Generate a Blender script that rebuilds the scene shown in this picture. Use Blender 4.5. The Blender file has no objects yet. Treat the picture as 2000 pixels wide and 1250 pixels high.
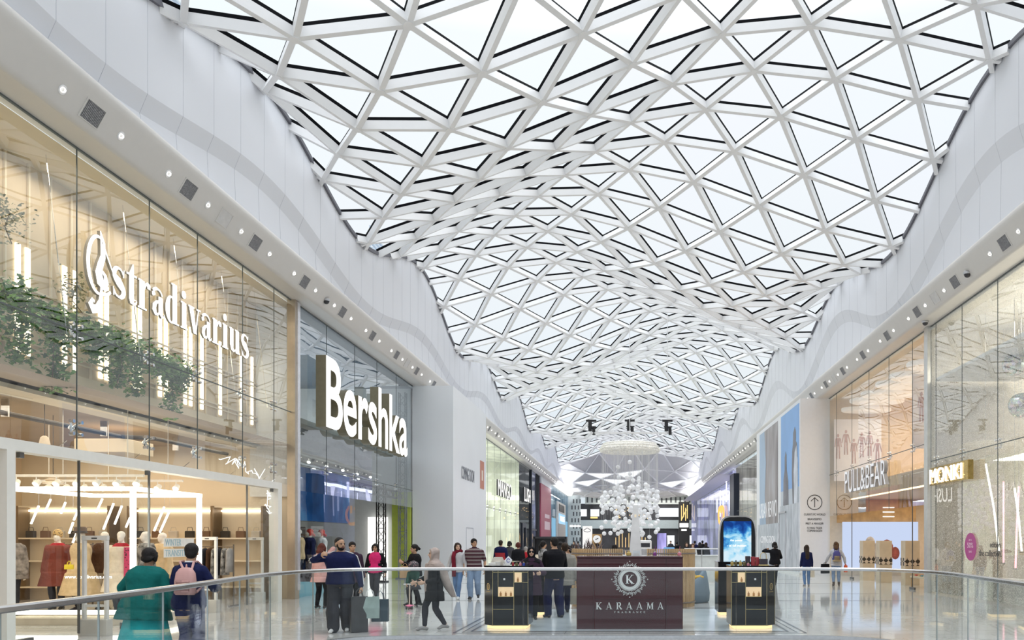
import bpy, bmesh, math, random
from mathutils import Vector, Matrix
R = random.Random(7)
PI = math.pi
SC = bpy.context.scene
COL = SC.collection

# ------------------------------------------------------------ camera, sky, light, exposure
F, VX, VY, EYE = 1600.0, 1230.0, 1055.0, 1.72
cam = bpy.data.cameras.new('camera')
cam.lens = 36.0 * F / 2000.0
cam.sensor_width = 36.0
cam.shift_x = (1000.0 - VX) / 2000.0
cam.shift_y = (VY - 625.0) / 2000.0
cam.clip_end = 600
camo = bpy.data.objects.new('camera', cam)
camo.location = (0, 0, EYE); camo.rotation_euler = (PI / 2, 0, 0)
COL.objects.link(camo); SC.camera = camo

SC.view_settings.view_transform = 'Standard'
SC.view_settings.look = 'None'
SC.view_settings.exposure = 0.0
SC.view_settings.gamma = 1.0
SC.view_settings.use_curve_mapping = False
SC.cycles.max_bounces = 12
SC.cycles.diffuse_bounces = 6
SC.cycles.glossy_bounces = 5
SC.cycles.transparent_max_bounces = 40
SC.cycles.sample_clamp_indirect = 6.0
SC.cycles.caustics_reflective = False
SC.cycles.caustics_refractive = False

world = bpy.data.worlds.new('overcast_sky'); SC.world = world
world.use_nodes = True
wn, wlk = world.node_tree.nodes, world.node_tree.links
wn.clear()
w_tc = wn.new('ShaderNodeTexCoord'); w_sep = wn.new('ShaderNodeSeparateXYZ')
w_ramp = wn.new('ShaderNodeValToRGB'); w_bg = wn.new('ShaderNodeBackground'); w_out = wn.new('ShaderNodeOutputWorld')
w_noise = wn.new('ShaderNodeTexNoise'); w_noise.inputs['Scale'].default_value = 3.0; w_noise.inputs['Detail'].default_value = 5.0
w_mix = wn.new('ShaderNodeMix'); w_mix.data_type = 'RGBA'; w_mix.blend_type = 'MULTIPLY'; w_mix.inputs['Factor'].default_value = 0.08
SKY_K = 1.0
er = w_ramp.color_ramp.elements
er[0].position = 0.0; er[0].color = (0.72, 0.80, 0.86, 1)
er[1].position = 1.0; er[1].color = (3.8, 3.95, 4.15, 1)
e = er.new(0.25); e.color = (0.90, 0.96, 1.0, 1)
e = er.new(0.52); e.color = (0.97, 1.03, 1.07, 1)
e = er.new(0.66); e.color = (2.1, 2.2, 2.3, 1)
wlk.new(w_tc.outputs['Generated'], w_sep.inputs[0]); wlk.new(w_sep.outputs['Z'], w_ramp.inputs[0])
wlk.new(w_tc.outputs['Generated'], w_noise.inputs['Vector'])
wlk.new(w_ramp.outputs[0], w_mix.inputs[6]); wlk.new(w_noise.outputs['Color'], w_mix.inputs[7])
wlk.new(w_mix.outputs[2], w_bg.inputs['Color']); w_bg.inputs['Strength'].default_value = SKY_K
wlk.new(w_bg.outputs[0], w_out.inputs[0])

def area_light(name, loc, size, power, color=(1, 1, 1), rot=(0, 0, 0), sy=None):
    l = bpy.data.lights.new(name, 'AREA'); l.energy = power; l.color = color; l.size = size
    if sy: l.shape = 'RECTANGLE'; l.size_y = sy
    o = bpy.data.objects.new(name, l); o.location = loc; o.rotation_euler = rot; COL.objects.link(o)
    return o

WARM = (1.0, 0.85, 0.66)
# shop lighting: broad area lights added to brighten the shop rooms
area_light('shop_light', (-13.6, 18.0, 4.35), 6.0, 420, WARM, sy=11.0)
area_light('shop_light', (-10.3, 16.6, 8.45), 0.7, 130, WARM, sy=11.0)  # added to brighten the beige mezzanine wall
area_light('shop_light', (-14.5, 31.0, 6.5), 6.0, 700, (0.95, 0.97, 1.0), sy=11.0)
area_light('shop_light', (-11.7, 60.0, 8.3), 3.0, 1700, (1.0, 0.95, 0.86), sy=16.0)
area_light('shop_light', (-13.0, 105.0, 6.0), 4.0, 2600, (0.85, 0.92, 1.0), sy=40.0)
area_light('shop_light', (14.0, 33.5, 7.9), 6.0, 560, (1.0, 0.86, 0.68), sy=11.0)
area_light('shop_light', (14.5, 33.5, 3.6), 6.0, 260, (1.0, 0.84, 0.64), sy=11.0)
area_light('shop_light', (13.5, 21.0, 7.9), 5.0, 800, (1.0, 0.92, 0.80), sy=9.0)
area_light('shop_light', (13.0, 95.0, 7.5), 5.0, 1800, (0.86, 0.88, 1.0), sy=40.0)
area_light('ceiling_fill_light', (-8.6, 117.0, 8.2), 0.4, 900, (0.97, 0.97, 1.0), rot=(0, PI - 0.7, 0), sy=26.0)  # pair added to lighten the folded far ceiling, no such fitting there
area_light('ceiling_fill_light', (8.6, 117.0, 8.2), 0.4, 900, (0.97, 0.97, 1.0), rot=(0, PI + 0.7, 0), sy=26.0)
area_light('far_hall_light', (2.0, 140.0, 9.0), 16.0, 4200, (1.0, 0.95, 0.88), sy=40.0)
# ------------------------------------------------------------ materials
MATS = {}
def _new(name):
    m = bpy.data.materials.new(name); m.use_nodes = True
    nt = m.node_tree; nt.nodes.clear()
    out = nt.nodes.new('ShaderNodeOutputMaterial')
    return m, nt.nodes, nt.links, out

def mat(name, col, rough=0.5, metal=0.0, var=0.06, scale=6.0, bump=0.0, bscale=40.0, emit=0.0, ecol=None, spec=0.5):
    """Principled with a little noise in its colour, and optional noise bump or emission."""
    if name in MATS: return MATS[name]
    m, n, l, out = _new(name)
    b = n.new('ShaderNodeBsdfPrincipled')
    b.inputs['Roughness'].default_value = rough; b.inputs['Metallic'].default_value = metal
    b.inputs['Specular IOR Level'].default_value = spec
    if var > 0:
        tc = n.new('ShaderNodeTexCoord'); nz = n.new('ShaderNodeTexNoise'); rp = n.new('ShaderNodeValToRGB')
        nz.inputs['Scale'].default_value = scale; nz.inputs['Detail'].default_value = 3.0
        rp.color_ramp.elements[0].position = 0.3; rp.color_ramp.elements[1].position = 0.7
        rp.color_ramp.elements[0].color = tuple(c * (1 - var) for c in col) + (1,)
        rp.color_ramp.elements[1].color = tuple(min(1, c * (1 + var)) for c in col) + (1,)
        l.new(tc.outputs['Object'], nz.inputs['Vector']); l.new(nz.outputs['Fac'], rp.inputs[0]); l.new(rp.outputs[0], b.inputs['Base Color'])
        if bump > 0:
            bz = n.new('ShaderNodeTexNoise'); bz.inputs['Scale'].default_value = bscale
            bp = n.new('ShaderNodeBump'); bp.inputs['Strength'].default_value = bump; bp.inputs['Distance'].default_value = 0.02
            l.new(tc.outputs['Object'], bz.inputs['Vector']); l.new(bz.outputs['Fac'], bp.inputs['Height']); l.new(bp.outputs[0], b.inputs['Normal'])
    else:
        b.inputs['Base Color'].default_value = tuple(col) + (1,)
    if emit > 0:
        b.inputs['Emission Color'].default_value = tuple(ecol or col) + (1,); b.inputs['Emission Strength'].default_value = emit
    l.new(b.outputs[0], out.inputs[0])
    MATS[name] = m
    return m

def glow(name, col, k):
    if name in MATS: return MATS[name]
    m, n, l, out = _new(name)
    e = n.new('ShaderNodeEmission'); e.inputs[0].default_value = tuple(col) + (1,); e.inputs[1].default_value = k
    l.new(e.outputs[0], out.inputs[0]); MATS[name] = m
    return m

def glass(name, tint=(0.93, 0.97, 0.97), base=0.03, top=0.9, power=5.0, wave=0.0, wscale=0.4, rough=0.0, sparkle=0.0):
    """Thin pane: clear body with a mirror coat that grows towards grazing view; wave bends the mirror image slightly."""
    if name in MATS: return MATS[name]
    m, n, l, out = _new(name)
    tr = n.new('ShaderNodeBsdfTransparent'); tr.inputs[0].default_value = tuple(tint) + (1,)
    gl = n.new('ShaderNodeBsdfGlossy'); gl.inputs['Roughness'].default_value = rough; gl.inputs[0].default_value = (1, 1, 1, 1)
    lw = n.new('ShaderNodeLayerWeight'); lw.inputs[0].default_value = 0.5
    pw = n.new('ShaderNodeMath'); pw.operation = 'POWER'; pw.inputs[1].default_value = power
    ma = n.new('ShaderNodeMath'); ma.operation = 'MULTIPLY_ADD'; ma.inputs[1].default_value = top - base; ma.inputs[2].default_value = base
    mx = n.new('ShaderNodeMixShader')
    l.new(lw.outputs['Facing'], pw.inputs[0]); l.new(pw.outputs[0], ma.inputs[0]); l.new(ma.outputs[0], mx.inputs[0])
    l.new(tr.outputs[0], mx.inputs[1]); l.new(gl.outputs[0], mx.inputs[2])
    tc = n.new('ShaderNodeTexCoord')
    if wave > 0:
        nz = n.new('ShaderNodeTexNoise'); nz.inputs['Scale'].default_value = wscale; nz.inputs['Detail'].default_value = 1.0
        bp = n.new('ShaderNodeBump'); bp.inputs['Strength'].default_value = wave; bp.inputs['Distance'].default_value = 0.1
        l.new(tc.outputs['Object'], nz.inputs['Vector']); l.new(nz.outputs['Fac'], bp.inputs['Height']); l.new(bp.outputs[0], gl.inputs['Normal'])
    last = mx
    if sparkle > 0:
        vo = n.new('ShaderNodeTexVoronoi'); vo.inputs['Scale'].default_value = 36.0
        lt = n.new('ShaderNodeMath'); lt.operation = 'LESS_THAN'; lt.inputs[1].default_value = sparkle
        df = n.new('ShaderNodeBsdfPrincipled'); df.inputs['Base Color'].default_value = (0.95, 0.93, 0.86, 1); df.inputs['Roughness'].default_value = 0.3
        m2 = n.new('ShaderNodeMixShader')
        l.new(tc.outputs['Object'], vo.inputs['Vector']); l.new(vo.outputs['Distance'], lt.inputs[0]); l.new(lt.outputs[0], m2.inputs[0])
        l.new(mx.outputs[0], m2.inputs[1]); l.new(df.outputs[0], m2.inputs[2]); last = m2
    l.new(last.outputs[0], out.inputs[0])
    MATS[name] = m
    return m

# ------------------------------------------------------------ mesh building
class MB:
    """Collects faces in several materials and links them as ONE mesh object."""
    def __init__(self): self.v = []; self.f = []; self.mi = []
    def quad(self, a, b, c, d, m=0):
        k = len(self.v); self.v += [tuple(a), tuple(b), tuple(c), tuple(d)]; self.f.append((k, k+1, k+2, k+3)); self.mi.append(m); return self
    def poly(self, pts, m=0):
        k = len(self.v); self.v += [tuple(p) for p in pts]; self.f.append(tuple(range(k, k+len(pts)))); self.mi.append(m); return self
    def mesh(self, vs, fs, m=0):
        k = len(self.v); self.v += [tuple(p) for p in vs]
        for f in fs: self.f.append(tuple(i + k for i in f)); self.mi.append(m)
        return self
    def box(self, x0, x1, y0, y1, z0, z1, m=0):
        x0, x1 = min(x0, x1), max(x0, x1); y0, y1 = min(y0, y1), max(y0, y1); z0, z1 = min(z0, z1), max(z0, z1)
        v = [(x0,y0,z0),(x1,y0,z0),(x1,y1,z0),(x0,y1,z0),(x0,y0,z1),(x1,y0,z1),(x1,y1,z1),(x0,y1,z1)]
        return self.mesh(v, [(0,3,2,1),(4,5,6,7),(0,1,5,4),(1,2,6,5),(2,3,7,6),(3,0,4,7)], m)
    def bevbox(self, x0, x1, y0, y1, z0, z1, b=0.01, m=0):
        """box with its vertical edges and top rim chamfered"""
        def ring(i, z): return [(x0+b+i,y0+i,z),(x1-b-i,y0+i,z),(x1-i,y0+b+i,z),(x1-i,y1-b-i,z),(x1-b-i,y1-i,z),(x0+b+i,y1-i,z),(x0+i,y1-b-i,z),(x0+i,y0+b+i,z)]
        return self.loft([ring(0, z0), ring(0, z1-b), ring(b*0.7, z1)], m)
    def bar(self, p, q, w, h=None, up=(0, 0, 1), m=0):
        p, q = Vector(p), Vector(q); h = h or w
        d = (q - p).normalized(); s = d.cross(Vector(up))
        if s.length < 1e-4: s = d.cross(Vector((1, 0, 0)))
        s.normalize(); u = s.cross(d); s = s * (w / 2); u = u * (h / 2)
        v = [p-s-u, p+s-u, p+s+u, p-s+u, q-s-u, q+s-u, q+s+u, q-s+u]
        return self.mesh(v, [(0,1,2,3),(7,6,5,4),(0,4,5,1),(1,5,6,2),(2,6,7,3),(3,7,4,0)], m)
    def loft(self, rings, m=0, caps=True):
        n = len(rings[0]); k = len(self.v)
        for r in rings: self.v += [tuple(p) for p in r]
        for a in range(len(rings) - 1):
            for i in range(n):
                j = (i + 1) % n
                self.f.append((k + a*n + i, k + a*n + j, k + (a+1)*n + j, k + (a+1)*n + i)); self.mi.append(m)
        if caps:
            self.f.append(tuple(k + i for i in reversed(range(n)))); self.mi.append(m)
            e = k + (len(rings) - 1) * n
            self.f.append(tuple(e + i for i in range(n))); self.mi.append(m)
        return self
    def tube(self, pts, r, n=8, m=0, caps=True):
        pts = [Vector(p) for p in pts]; rings = []
        rr = r if isinstance(r, (list, tuple)) else [r] * len(pts)
        prev = None
        for i, p in enumerate(pts):
            d = (pts[min(i+1, len(pts)-1)] - pts[max(i-1, 0)]).normalized()
            if prev is None:
                s = d.cross(Vector((0, 0, 1)))
                if s.length < 1e-3: s = d.cross(Vector((0, 1, 0)))
            else:
                s = prev - d * prev.dot(d)
            s.normalize(); prev = s; u = d.cross(s)
            rings.append([p + s * (rr[i] * math.cos(2*PI*k/n)) + u * (rr[i] * math.sin(2*PI*k/n)) for k in range(n)])
        return self.loft(rings, m, caps)
    def lathe(self, prof, c=(0, 0, 0), n=16, m=0):
        return self.loft([[(c[0] + r*math.cos(2*PI*k/n), c[1] + r*math.sin(2*PI*k/n), c[2] + z) for k in range(n)] for r, z in prof], m)
    def ball(self, c, rx, ry=None, rz=None, n=12, k=8, m=0, rot=None):
        ry = ry or rx; rz = rz or rx; rings = []
        for a in range(k + 1):
            t = PI * (0.02 + 0.96 * a / k) - PI / 2
            ring = []
            for i in range(n):
                p = Vector((rx*math.cos(t)*math.cos(2*PI*i/n), ry*math.cos(t)*math.sin(2*PI*i/n), rz*math.sin(t)))
                if rot is not None: p = rot @ p
                ring.append((c[0]+p.x, c[1]+p.y, c[2]+p.z))
            rings.append(ring)
        return self.loft(rings, m)
    def build(self, name, mats, parent=None, smooth=False, loc=None):
        me = bpy.data.meshes.new(name); me.from_pydata(self.v, [], self.f)
        for mm in (mats if isinstance(mats, (list, tuple)) else [mats]): me.materials.append(mm)
        if len(me.polygons): me.polygons.foreach_set('material_index', self.mi)
        if smooth: me.polygons.foreach_set('use_smooth', [True] * len(me.polygons))
        me.update()
        o = bpy.data.objects.new(name, me); COL.objects.link(o)
        if parent is not None: o.parent = parent
        if loc is not None: o.location = loc
        return o

def tag(o, label=None, cat=None, group=None, kind=None):
    if label: o['label'] = label
    if cat: o['category'] = cat
    if group: o['group'] = group
    if kind: o['kind'] = kind
    return o
def empty(name, loc=(0, 0, 0), rz=0.0, **k):
    o = bpy.data.objects.new(name, None); o.location = loc; o.rotation_euler = (0, 0, rz); o.empty_display_size = 0.2
    COL.objects.link(o); tag(o, **k); return o
def struct(o): o['kind'] = 'structure'; return o
def dup(root, loc=None, rz=None, label=None, group=None):
    r = root.copy(); COL.objects.link(r)
    if loc is not None: r.location = loc
    if rz is not None: r.rotation_euler = (0, 0, rz)
    if label: r['label'] = label
    if group: r['group'] = group
    for ch in root.children:
        c = ch.copy(); COL.objects.link(c); c.parent = r
        for g in ch.children:
            d = g.copy(); COL.objects.link(d); d.parent = c
    return r

_TXT = {}
def text_faces(s, size=1.0, ext=0.0, off=0.0, space=1.0, line=1.0, align='LEFT'):
    """Verts and faces of a word in the XY plane from Blender's own lettering."""
    key = (s, size, ext, off, space, line, align)
    if key in _TXT: return _TXT[key]
    c = bpy.data.curves.new('t', 'FONT'); c.body = s; c.size = size; c.extrude = ext; c.offset = off; c.space_character = space
    c.space_line = line; c.align_x = align; c.resolution_u = 7
    o = bpy.data.objects.new('t', c); COL.objects.link(o)
    dg = bpy.context.evaluated_depsgraph_get(); dg.update()
    me = bpy.data.meshes.new_from_object(o.evaluated_get(dg))
    r = ([tuple(v.co) for v in me.vertices], [tuple(p.vertices) for p in me.polygons])
    bpy.data.objects.remove(o); bpy.data.curves.remove(c); bpy.data.meshes.remove(me)
    _TXT[key] = r
    return r
def put_text(mb, s, origin, xdir, ydir, w=None, h=None, ext=0.01, off=0.0, space=1.0, m=0, line=1.0, align='LEFT', side=None):
    """Lettering fitted to width w and/or height h, laid on the plane (xdir, ydir); ext pushes it out both ways along the normal.
    side: material for the letters' flanks and backs."""
    vs, fs = text_faces(s, 1.0, 0.05, off, space, line, align)
    x0 = min(v[0] for v in vs); x1 = max(v[0] for v in vs); y0 = min(v[1] for v in vs); y1 = max(v[1] for v in vs)
    sx = w / (x1 - x0) if w else None; sy = h / (y1 - y0) if h else None
    sx = sx or sy; sy = sy or sx
    X, Y = Vector(xdir), Vector(ydir); N = X.cross(Y); O = Vector(origin)
    pv = [O + X * ((v[0] - (x0 if align == 'LEFT' else 0)) * sx) + Y * ((v[1] - y0) * sy) + N * (v[2] / 0.05 * ext) for v in vs]
    if side is None: return mb.mesh(pv, fs, m)
    k = len(mb.v); mb.v += [tuple(p) for p in pv]
    for f in fs:
        front = all(vs[i][2] > 0 for i in f)
        mb.f.append(tuple(i + k for i in f)); mb.mi.append(m if front else side)
    return mb
def ribbon(mb, pts, origin, xdir, ydir, ext, m=0, side=None, sx=1.0, sy=1.0, slant=0.0):
    """One pen stroke of varying width: pts = (x, y, width, pen angle deg or None); extruded both ways."""
    X, Y = Vector(xdir), Vector(ydir); N = X.cross(Y); O = Vector(origin)
    def T(x, y, z): return O + X * ((x + slant * y) * sx) + Y * (y * sy) + N * z
    L, Rr = [], []
    n = len(pts)
    for i, p in enumerate(pts):
        a, b = pts[max(i-1, 0)], pts[min(i+1, n-1)]
        dx, dy = b[0]-a[0], b[1]-a[1]; d = math.hypot(dx, dy) or 1
        nx, ny = -dy/d, dx/d
        if len(p) > 3 and p[3] is not None: nx, ny = math.cos(math.radians(p[3])), math.sin(math.radians(p[3]))
        L.append((p[0]+nx*p[2]/2, p[1]+ny*p[2]/2)); Rr.append((p[0]-nx*p[2]/2, p[1]-ny*p[2]/2))
    for i in range(n-1):
        a, b, c, d = L[i], L[i+1], Rr[i+1], Rr[i]
        mb.quad(T(*a, ext), T(*b, ext), T(*c, ext), T(*d, ext), m)
        s = m if side is None else side
        mb.quad(T(*a, -ext), T(*d, -ext), T(*c, -ext), T(*b, -ext), s)
        mb.quad(T(*a, -ext), T(*b, -ext), T(*b, ext), T(*a, ext), s); mb.quad(T(*d, ext), T(*c, ext), T(*c, -ext), T(*d, -ext), s)
    for a, d in ((L[0], Rr[0]), (L[-1], Rr[-1])):
        mb.quad(T(*a, ext), T(*d, ext), T(*d, -ext), T(*a, -ext), m if side is None else side)
    return mb
def arc(cx, cy, rx, ry, a0, a1, w, n=16):
    """pen stroke along an ellipse; w is a width or a function of the angle in degrees"""
    out = []
    for i in range(n + 1):
        a = a0 + (a1 - a0) * i / n; t = math.radians(a)
        out.append((cx + rx*math.cos(t), cy + ry*math.sin(t), w(a) if callable(w) else w))
    return out
def didone(thick, thin):
    return lambda a: thin + (thick - thin) * abs(math.cos(math.radians(a))) ** 1.5

# common materials
WHITE = mat('white_paint', (0.86, 0.86, 0.87), 0.45, var=0.015, scale=0.6)
BEAMW = mat('white_steel', (0.82, 0.82, 0.82), 0.45, var=0.01)
BLACK = mat('black_rubber', (0.004, 0.0045, 0.006), 0.8, var=0.1, spec=0.1)
STEEL = mat('brushed_steel', (0.55, 0.55, 0.56), 0.28, 1.0, var=0.08, scale=14)
CHROME = mat('chrome', (0.8, 0.8, 0.8), 0.08, 1.0, var=0.02)
DARK = mat('dark_paint', (0.03, 0.03, 0.035), 0.4, var=0.1)
LAMP = glow('lamp_disc', (1.0, 0.95, 0.86), 5.0)
LED = glow('led_white', (1.0, 0.90, 0.74), 5.0)
SIGNW = glow('sign_white', (1.0, 0.99, 0.96), 1.7)
PANE = glass('shop_glass', base=0.03, power=5.0, top=.7, wave=0.03, wscale=0.7)
PANEUP = glass('upper_glass', base=0.10, power=3.2, top=.9, wave=0.055, wscale=0.4)
PANEFAR = glass('far_glass', base=0.03, power=7.0, top=.45, wave=0.03, wscale=0.5)
# ------------------------------------------------------------ the glazed canopy
KR = 1.0745
XW = 9.0
def roof_z(x, d):
    x, d = x/KR, d/KR
    xr = 0.0163 + 3.4182 * math.cos(2*PI*(d - 17.7034) / 28.3259)
    e = min(1.0, abs(x / 8.4)) ** 6
    t = 4*PI*(d - 17.7034) / 28.3259
    z = 12.1196 + 0.4078*(x/8)**2 + 1.2747*math.cos(2*PI*(x - xr)/18.0486) + e*(-0.0328 + 0.2596*math.cos(t) + 0.3035*math.sin(t))
    return EYE + KR*(z - EYE)
def RP(x, d): return Vector((x, d, roof_z(x, d)))
def RN(x, d):
    h = 0.2
    return Vector((-(roof_z(x+h, d)-roof_z(x-h, d))/(2*h), -(roof_z(x, d+h)-roof_z(x, d-h))/(2*h), 1)).normalized()
UX, VXX, VD, X00, D00 = 2.0348*KR, -1.0174*KR, 1.743*KR, -5.0926*KR, 16.70*KR
J0, J1 = -12, 46
def node(i, j): return (X00 + UX*i + VXX*j, D00 + VD*j)
def clip_seg(a, b):
    (x0, d0), (x1, d1) = a, b
    t0, t1 = 0.0, 1.0
    for lim, s in ((XW, 1), (-XW, -1)):
        f0, f1 = s*x0 - s*lim, s*x1 - s*lim
        if f0 > 0 and f1 > 0: return None
        if f0 > 0: t0 = max(t0, f0/(f0-f1))
        if f1 > 0: t1 = min(t1, f0/(f0-f1))
    if t1 - t0 < 0.02: return None
    g = lambda t: (x0+(x1-x0)*t, d0+(d1-d0)*t)
    return g(t0), g(t1)
def clip_poly(ps):
    for lim, s in ((XW, 1), (-XW, -1)):
        out = []
        for k in range(len(ps)):
            a, b = ps[k], ps[(k+1) % len(ps)]
            fa, fb = s*a[0]-lim, s*b[0]-lim
            if fa <= 0: out.append(a)
            if fa*fb < 0:
                t = fa/(fa-fb); out.append((a[0]+(b[0]-a[0])*t, a[1]+(b[1]-a[1])*t))
        ps = out
        if len(ps) < 3: return None
    return ps
ceiling = struct(empty('ceiling')); ceiling['label'] = 'undulating triangulated glass canopy of white steel over the mall'
gr, gk, gz = MB(), MB(), MB()
BW, BD, GK = 0.122, 0.21, 0.08
def beam(a, b, seg=1):
    N = (RN(*a) + RN(*b)).normalized()
    p, q = RP(*a), RP(*b)
    o = N * (-BD/2); gr.bar(p + o, q + o, BW, BD, up=N)
    o = N * (GK/2); gk.bar(p + o, q + o, BW*0.97, GK, up=N)
for j in range(J0, J1 + 1):
    for i in range(-12, 40):
        n0 = node(i, j)
        if abs(n0[0]) > XW + 2.2: continue
        if abs(n0[0]) < XW and j < 30:
            nn = RN(*n0); gr.tube([RP(*n0) - nn*(BD+0.012), RP(*n0)], 0.115, 10)
        for (di, dj) in ((1, 0), (0, 1), (1, 1)):
            if j + dj > J1: continue
            s = clip_seg(n0, node(i+di, j+dj))
            if s: beam(*s)
        if j < J1:
            for tri in ((n0, node(i, j+1), node(i+1, j+1)), (n0, node(i+1, j+1), node(i+1, j))):
                ps = clip_poly(list(tri))
                if ps: gz.poly([RP(*p) + Vector((0, 0, GK)) for p in ps])
gr.build('steel_lattice', BEAMW, ceiling)
gk.build('glazing_gasket', BLACK, ceiling)
ROOFG = glass('roof_glass', tint=(0.95, 0.985, 1.0), base=0.03, top=0.6, power=5)
gz.build('glazing', ROOFG, ceiling)

# ------------------------------------------------------------ upper walls: wavy panels between shop soffit and canopy
DW0, DW1 = -6.0, 131.0
def upper_wall(name, s):
    m, jt = MB(), MB()
    step = 0.4; N = int((DW1 - DW0)/step)
    def prof(d):
        zt = roof_z(s*XW, d) - 0.05 if d < 104 else 12.0
        amp, mid = (0.45, 10.32) if s < 0 else (0.91, 10.62)
        zk = mid + amp*math.cos(2*PI*(d - 20.63)/15.21); zk = min(zk, zt - 0.25)
        zl = zk - (0.36 if s < 0 else 0.5)
        return [(9.38, 8.73), (9.30, 8.735), (9.255, 8.80), (9.0, 9.25), (8.965, 9.33), (8.965, 9.40), (9.0, 9.47), (9.12, 9.52), (9.15, max(zl, 9.54)), (XW, max(zk, 9.62)), (XW, zt)]
    P = [[(s*x, DW0 + k*step, z) for x, z in prof(DW0 + k*step)] for k in range(N+1)]
    M = len(P[0])
    vs = [p for r in P for p in r]; fs = []
    for k in range(N):
        for a in range(M-1):
            q = (k*M+a, (k+1)*M+a, (k+1)*M+a+1, k*M+a+1)
            fs.append(q if s < 0 else q[::-1])
    m.mesh(vs, fs)
    m.mi = [1 if i % (M-1) < 6 else 0 for i in range(len(fs))]; w = struct(m.build(name, [WALLP, SOFF])); w.data.polygons.foreach_set('use_smooth', [(i % (M-1)) < 7 for i in range(len(fs))])
    d = DW0 + 0.55
    while d < 105:
        pr = prof(d)[7:]
        for (xa, za), (xb, zb) in zip(pr, pr[1:]):
            if zb - za > 0.03: jt.bar((s*(xa-0.001), d, za), (s*(xb-0.001), d, zb), 0.006, 0.006, up=(0, 1, 0))
        d += 1.22
    jt.build('panel_joint', JOINT, w)
    eb = MB()
    for k in range(N):
        a, b = P[k][-1], P[k+1][-1]
        if a[1] < 104: eb.bar(Vector(a) + Vector((0, 0, 0.0)), Vector(b), 0.14, 0.11)
    eb.build('eaves_trim', EDGE, w)
    return w
WALLP = mat('wall_panel', (0.745, 0.76, 0.80), 0.42, var=0.012, scale=0.3)
JOINT = mat('panel_joint', (0.55, 0.56, 0.60), 0.7)
EDGE = mat('eaves_trim', (0.12, 0.12, 0.14), 0.5)
SOFF = mat('soffit_paint', (0.66, 0.64, 0.61), 0.5, var=0.01)
upper_wall('wall_left', -1)
upper_wall('wall_right', 1)

# soffits over the shopfronts
SOFF = mat('soffit_paint', (0.66, 0.64, 0.61), 0.5, var=0.01)
XG = 9.87
for nm, s in (('trim_1', -1), ('trim_2', 1)):
    m = MB(); m.box(s*9.36, s*(XG+0.2), DW0, DW1, 8.73, 8.95)
    struct(m.build(nm, SOFF))['label'] = 'white soffit over the %s shopfronts' % ('left' if s < 0 else 'right')

# downlights and air vents in the soffits
lm = MB(); lm.lathe([(0.085, 0.0), (0.085, -0.012), (0.07, -0.02)], n=18)
dl_ring = lm
GRILL = mat('vent_grille', (0.30, 0.30, 0.31), 0.6, var=0.5, scale=60)
def downlight(loc, label, group):
    t = empty('downlight', loc, label=label, cat='ceiling light', group=group)
    return t
def mk_downlight(loc, label, group):
    t = downlight(loc, label, group)
    a = MB(); a.lathe([(0.062, 0.0), (0.095, 0.0), (0.095, -0.014), (0.078, -0.022), (0.066, -0.01)], n=20)
    a.build('trim_ring', WHITE, t, True)
    b = MB(); rot = Matrix.Rotation(0.5, 3, 'X'); b.ball((0, 0, -0.002), 0.066, 0.066, 0.05, n=14, k=8, rot=rot); b.build('lamp', mat('lamp_gimbal', (0.75, 0.73, 0.7), 0.2, 0.6, emit=0.5), t, True)
    c = MB(); rr = Matrix.Rotation(-0.62, 3, 'X')
    c.mesh([tuple(rr @ Vector((0.048*math.cos(k*PI/8), 0.048*math.sin(k*PI/8), -0.052))) for k in range(16)], [tuple(range(16))]); c.build('lens', LAMP, t)
    return t
def mk_vent(loc, label, group, pale=False):
    t = empty('air_vent', loc, label=label, cat='air vent', group=group)
    f = MB()
    for (a, b, c, d) in ((-0.24, 0.24, -0.24, -0.215), (-0.24, 0.24, 0.215, 0.24), (-0.24, -0.215, -0.215, 0.215), (0.215, 0.24, -0.215, 0.215)):
        f.box(a, b, c, d, -0.015, 0.0)
    f.build('frame', SOFF, t)
    g = MB()
    if pale: g.box(-0.215, 0.215, -0.215, 0.215, -0.008, 0)
    else:
        g.box(-0.215, 0.215, -0.215, 0.215, -0.003, 0, 1)
        for k in range(14): y = -0.2 + k*0.03; g.bar((-0.215, y, -0.006), (0.215, y, -0.006), 0.016, 0.008, m=0)
    g.build('grille', [mat('access_panel', (0.62, 0.61, 0.6), 0.6)] if pale else [GRILL, DARK], t)
    return t
for s, wd in ((-1, 'left'), (1, 'right')):
    x = s*9.15; z = 8.985; ty = -1.057 if s < 0 else 1.057
    lg = 'round gimbal downlights in the %s soffit' % wd
    vg = 'square air vents in the %s soffit' % wd
    proto = mk_downlight((x, 11.7, z), 'round white gimbal downlight set in the %s soffit' % wd, lg)
    vproto = mk_vent((x, 13.95, z), 'square dark air vent grille in the %s white soffit' % wd, vg)
    proto.rotation_euler = vproto.rotation_euler = (0, ty, 0); proto.scale = (.85, .85, .85); vproto.scale = (.74, 1.05, 1)
    k = 1; d = 13.21
    while d < 124:
        dup(proto, (x, d, z)); k += 1
        d += 1.514
    d = 16.98; k = 1
    while d < 124:
        if k % 6 == 4:
            k = k
        dup(vproto, (x, d, z)); d += 3.03; k += 1
    for k, d in enumerate((18.49, 33.65) if s < 0 else (24.55, 36.67)):
        t = mk_vent((x, d, z), 'pale square access panel in the %s soffit, %s of the two' % (wd, ('nearer', 'farther')[k]), None, True)
        t.rotation_euler = (0, ty, 0); t.scale = (.74, 1.05, 1); t.name = 'access_panel'; t['category'] = 'access panel'

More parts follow.
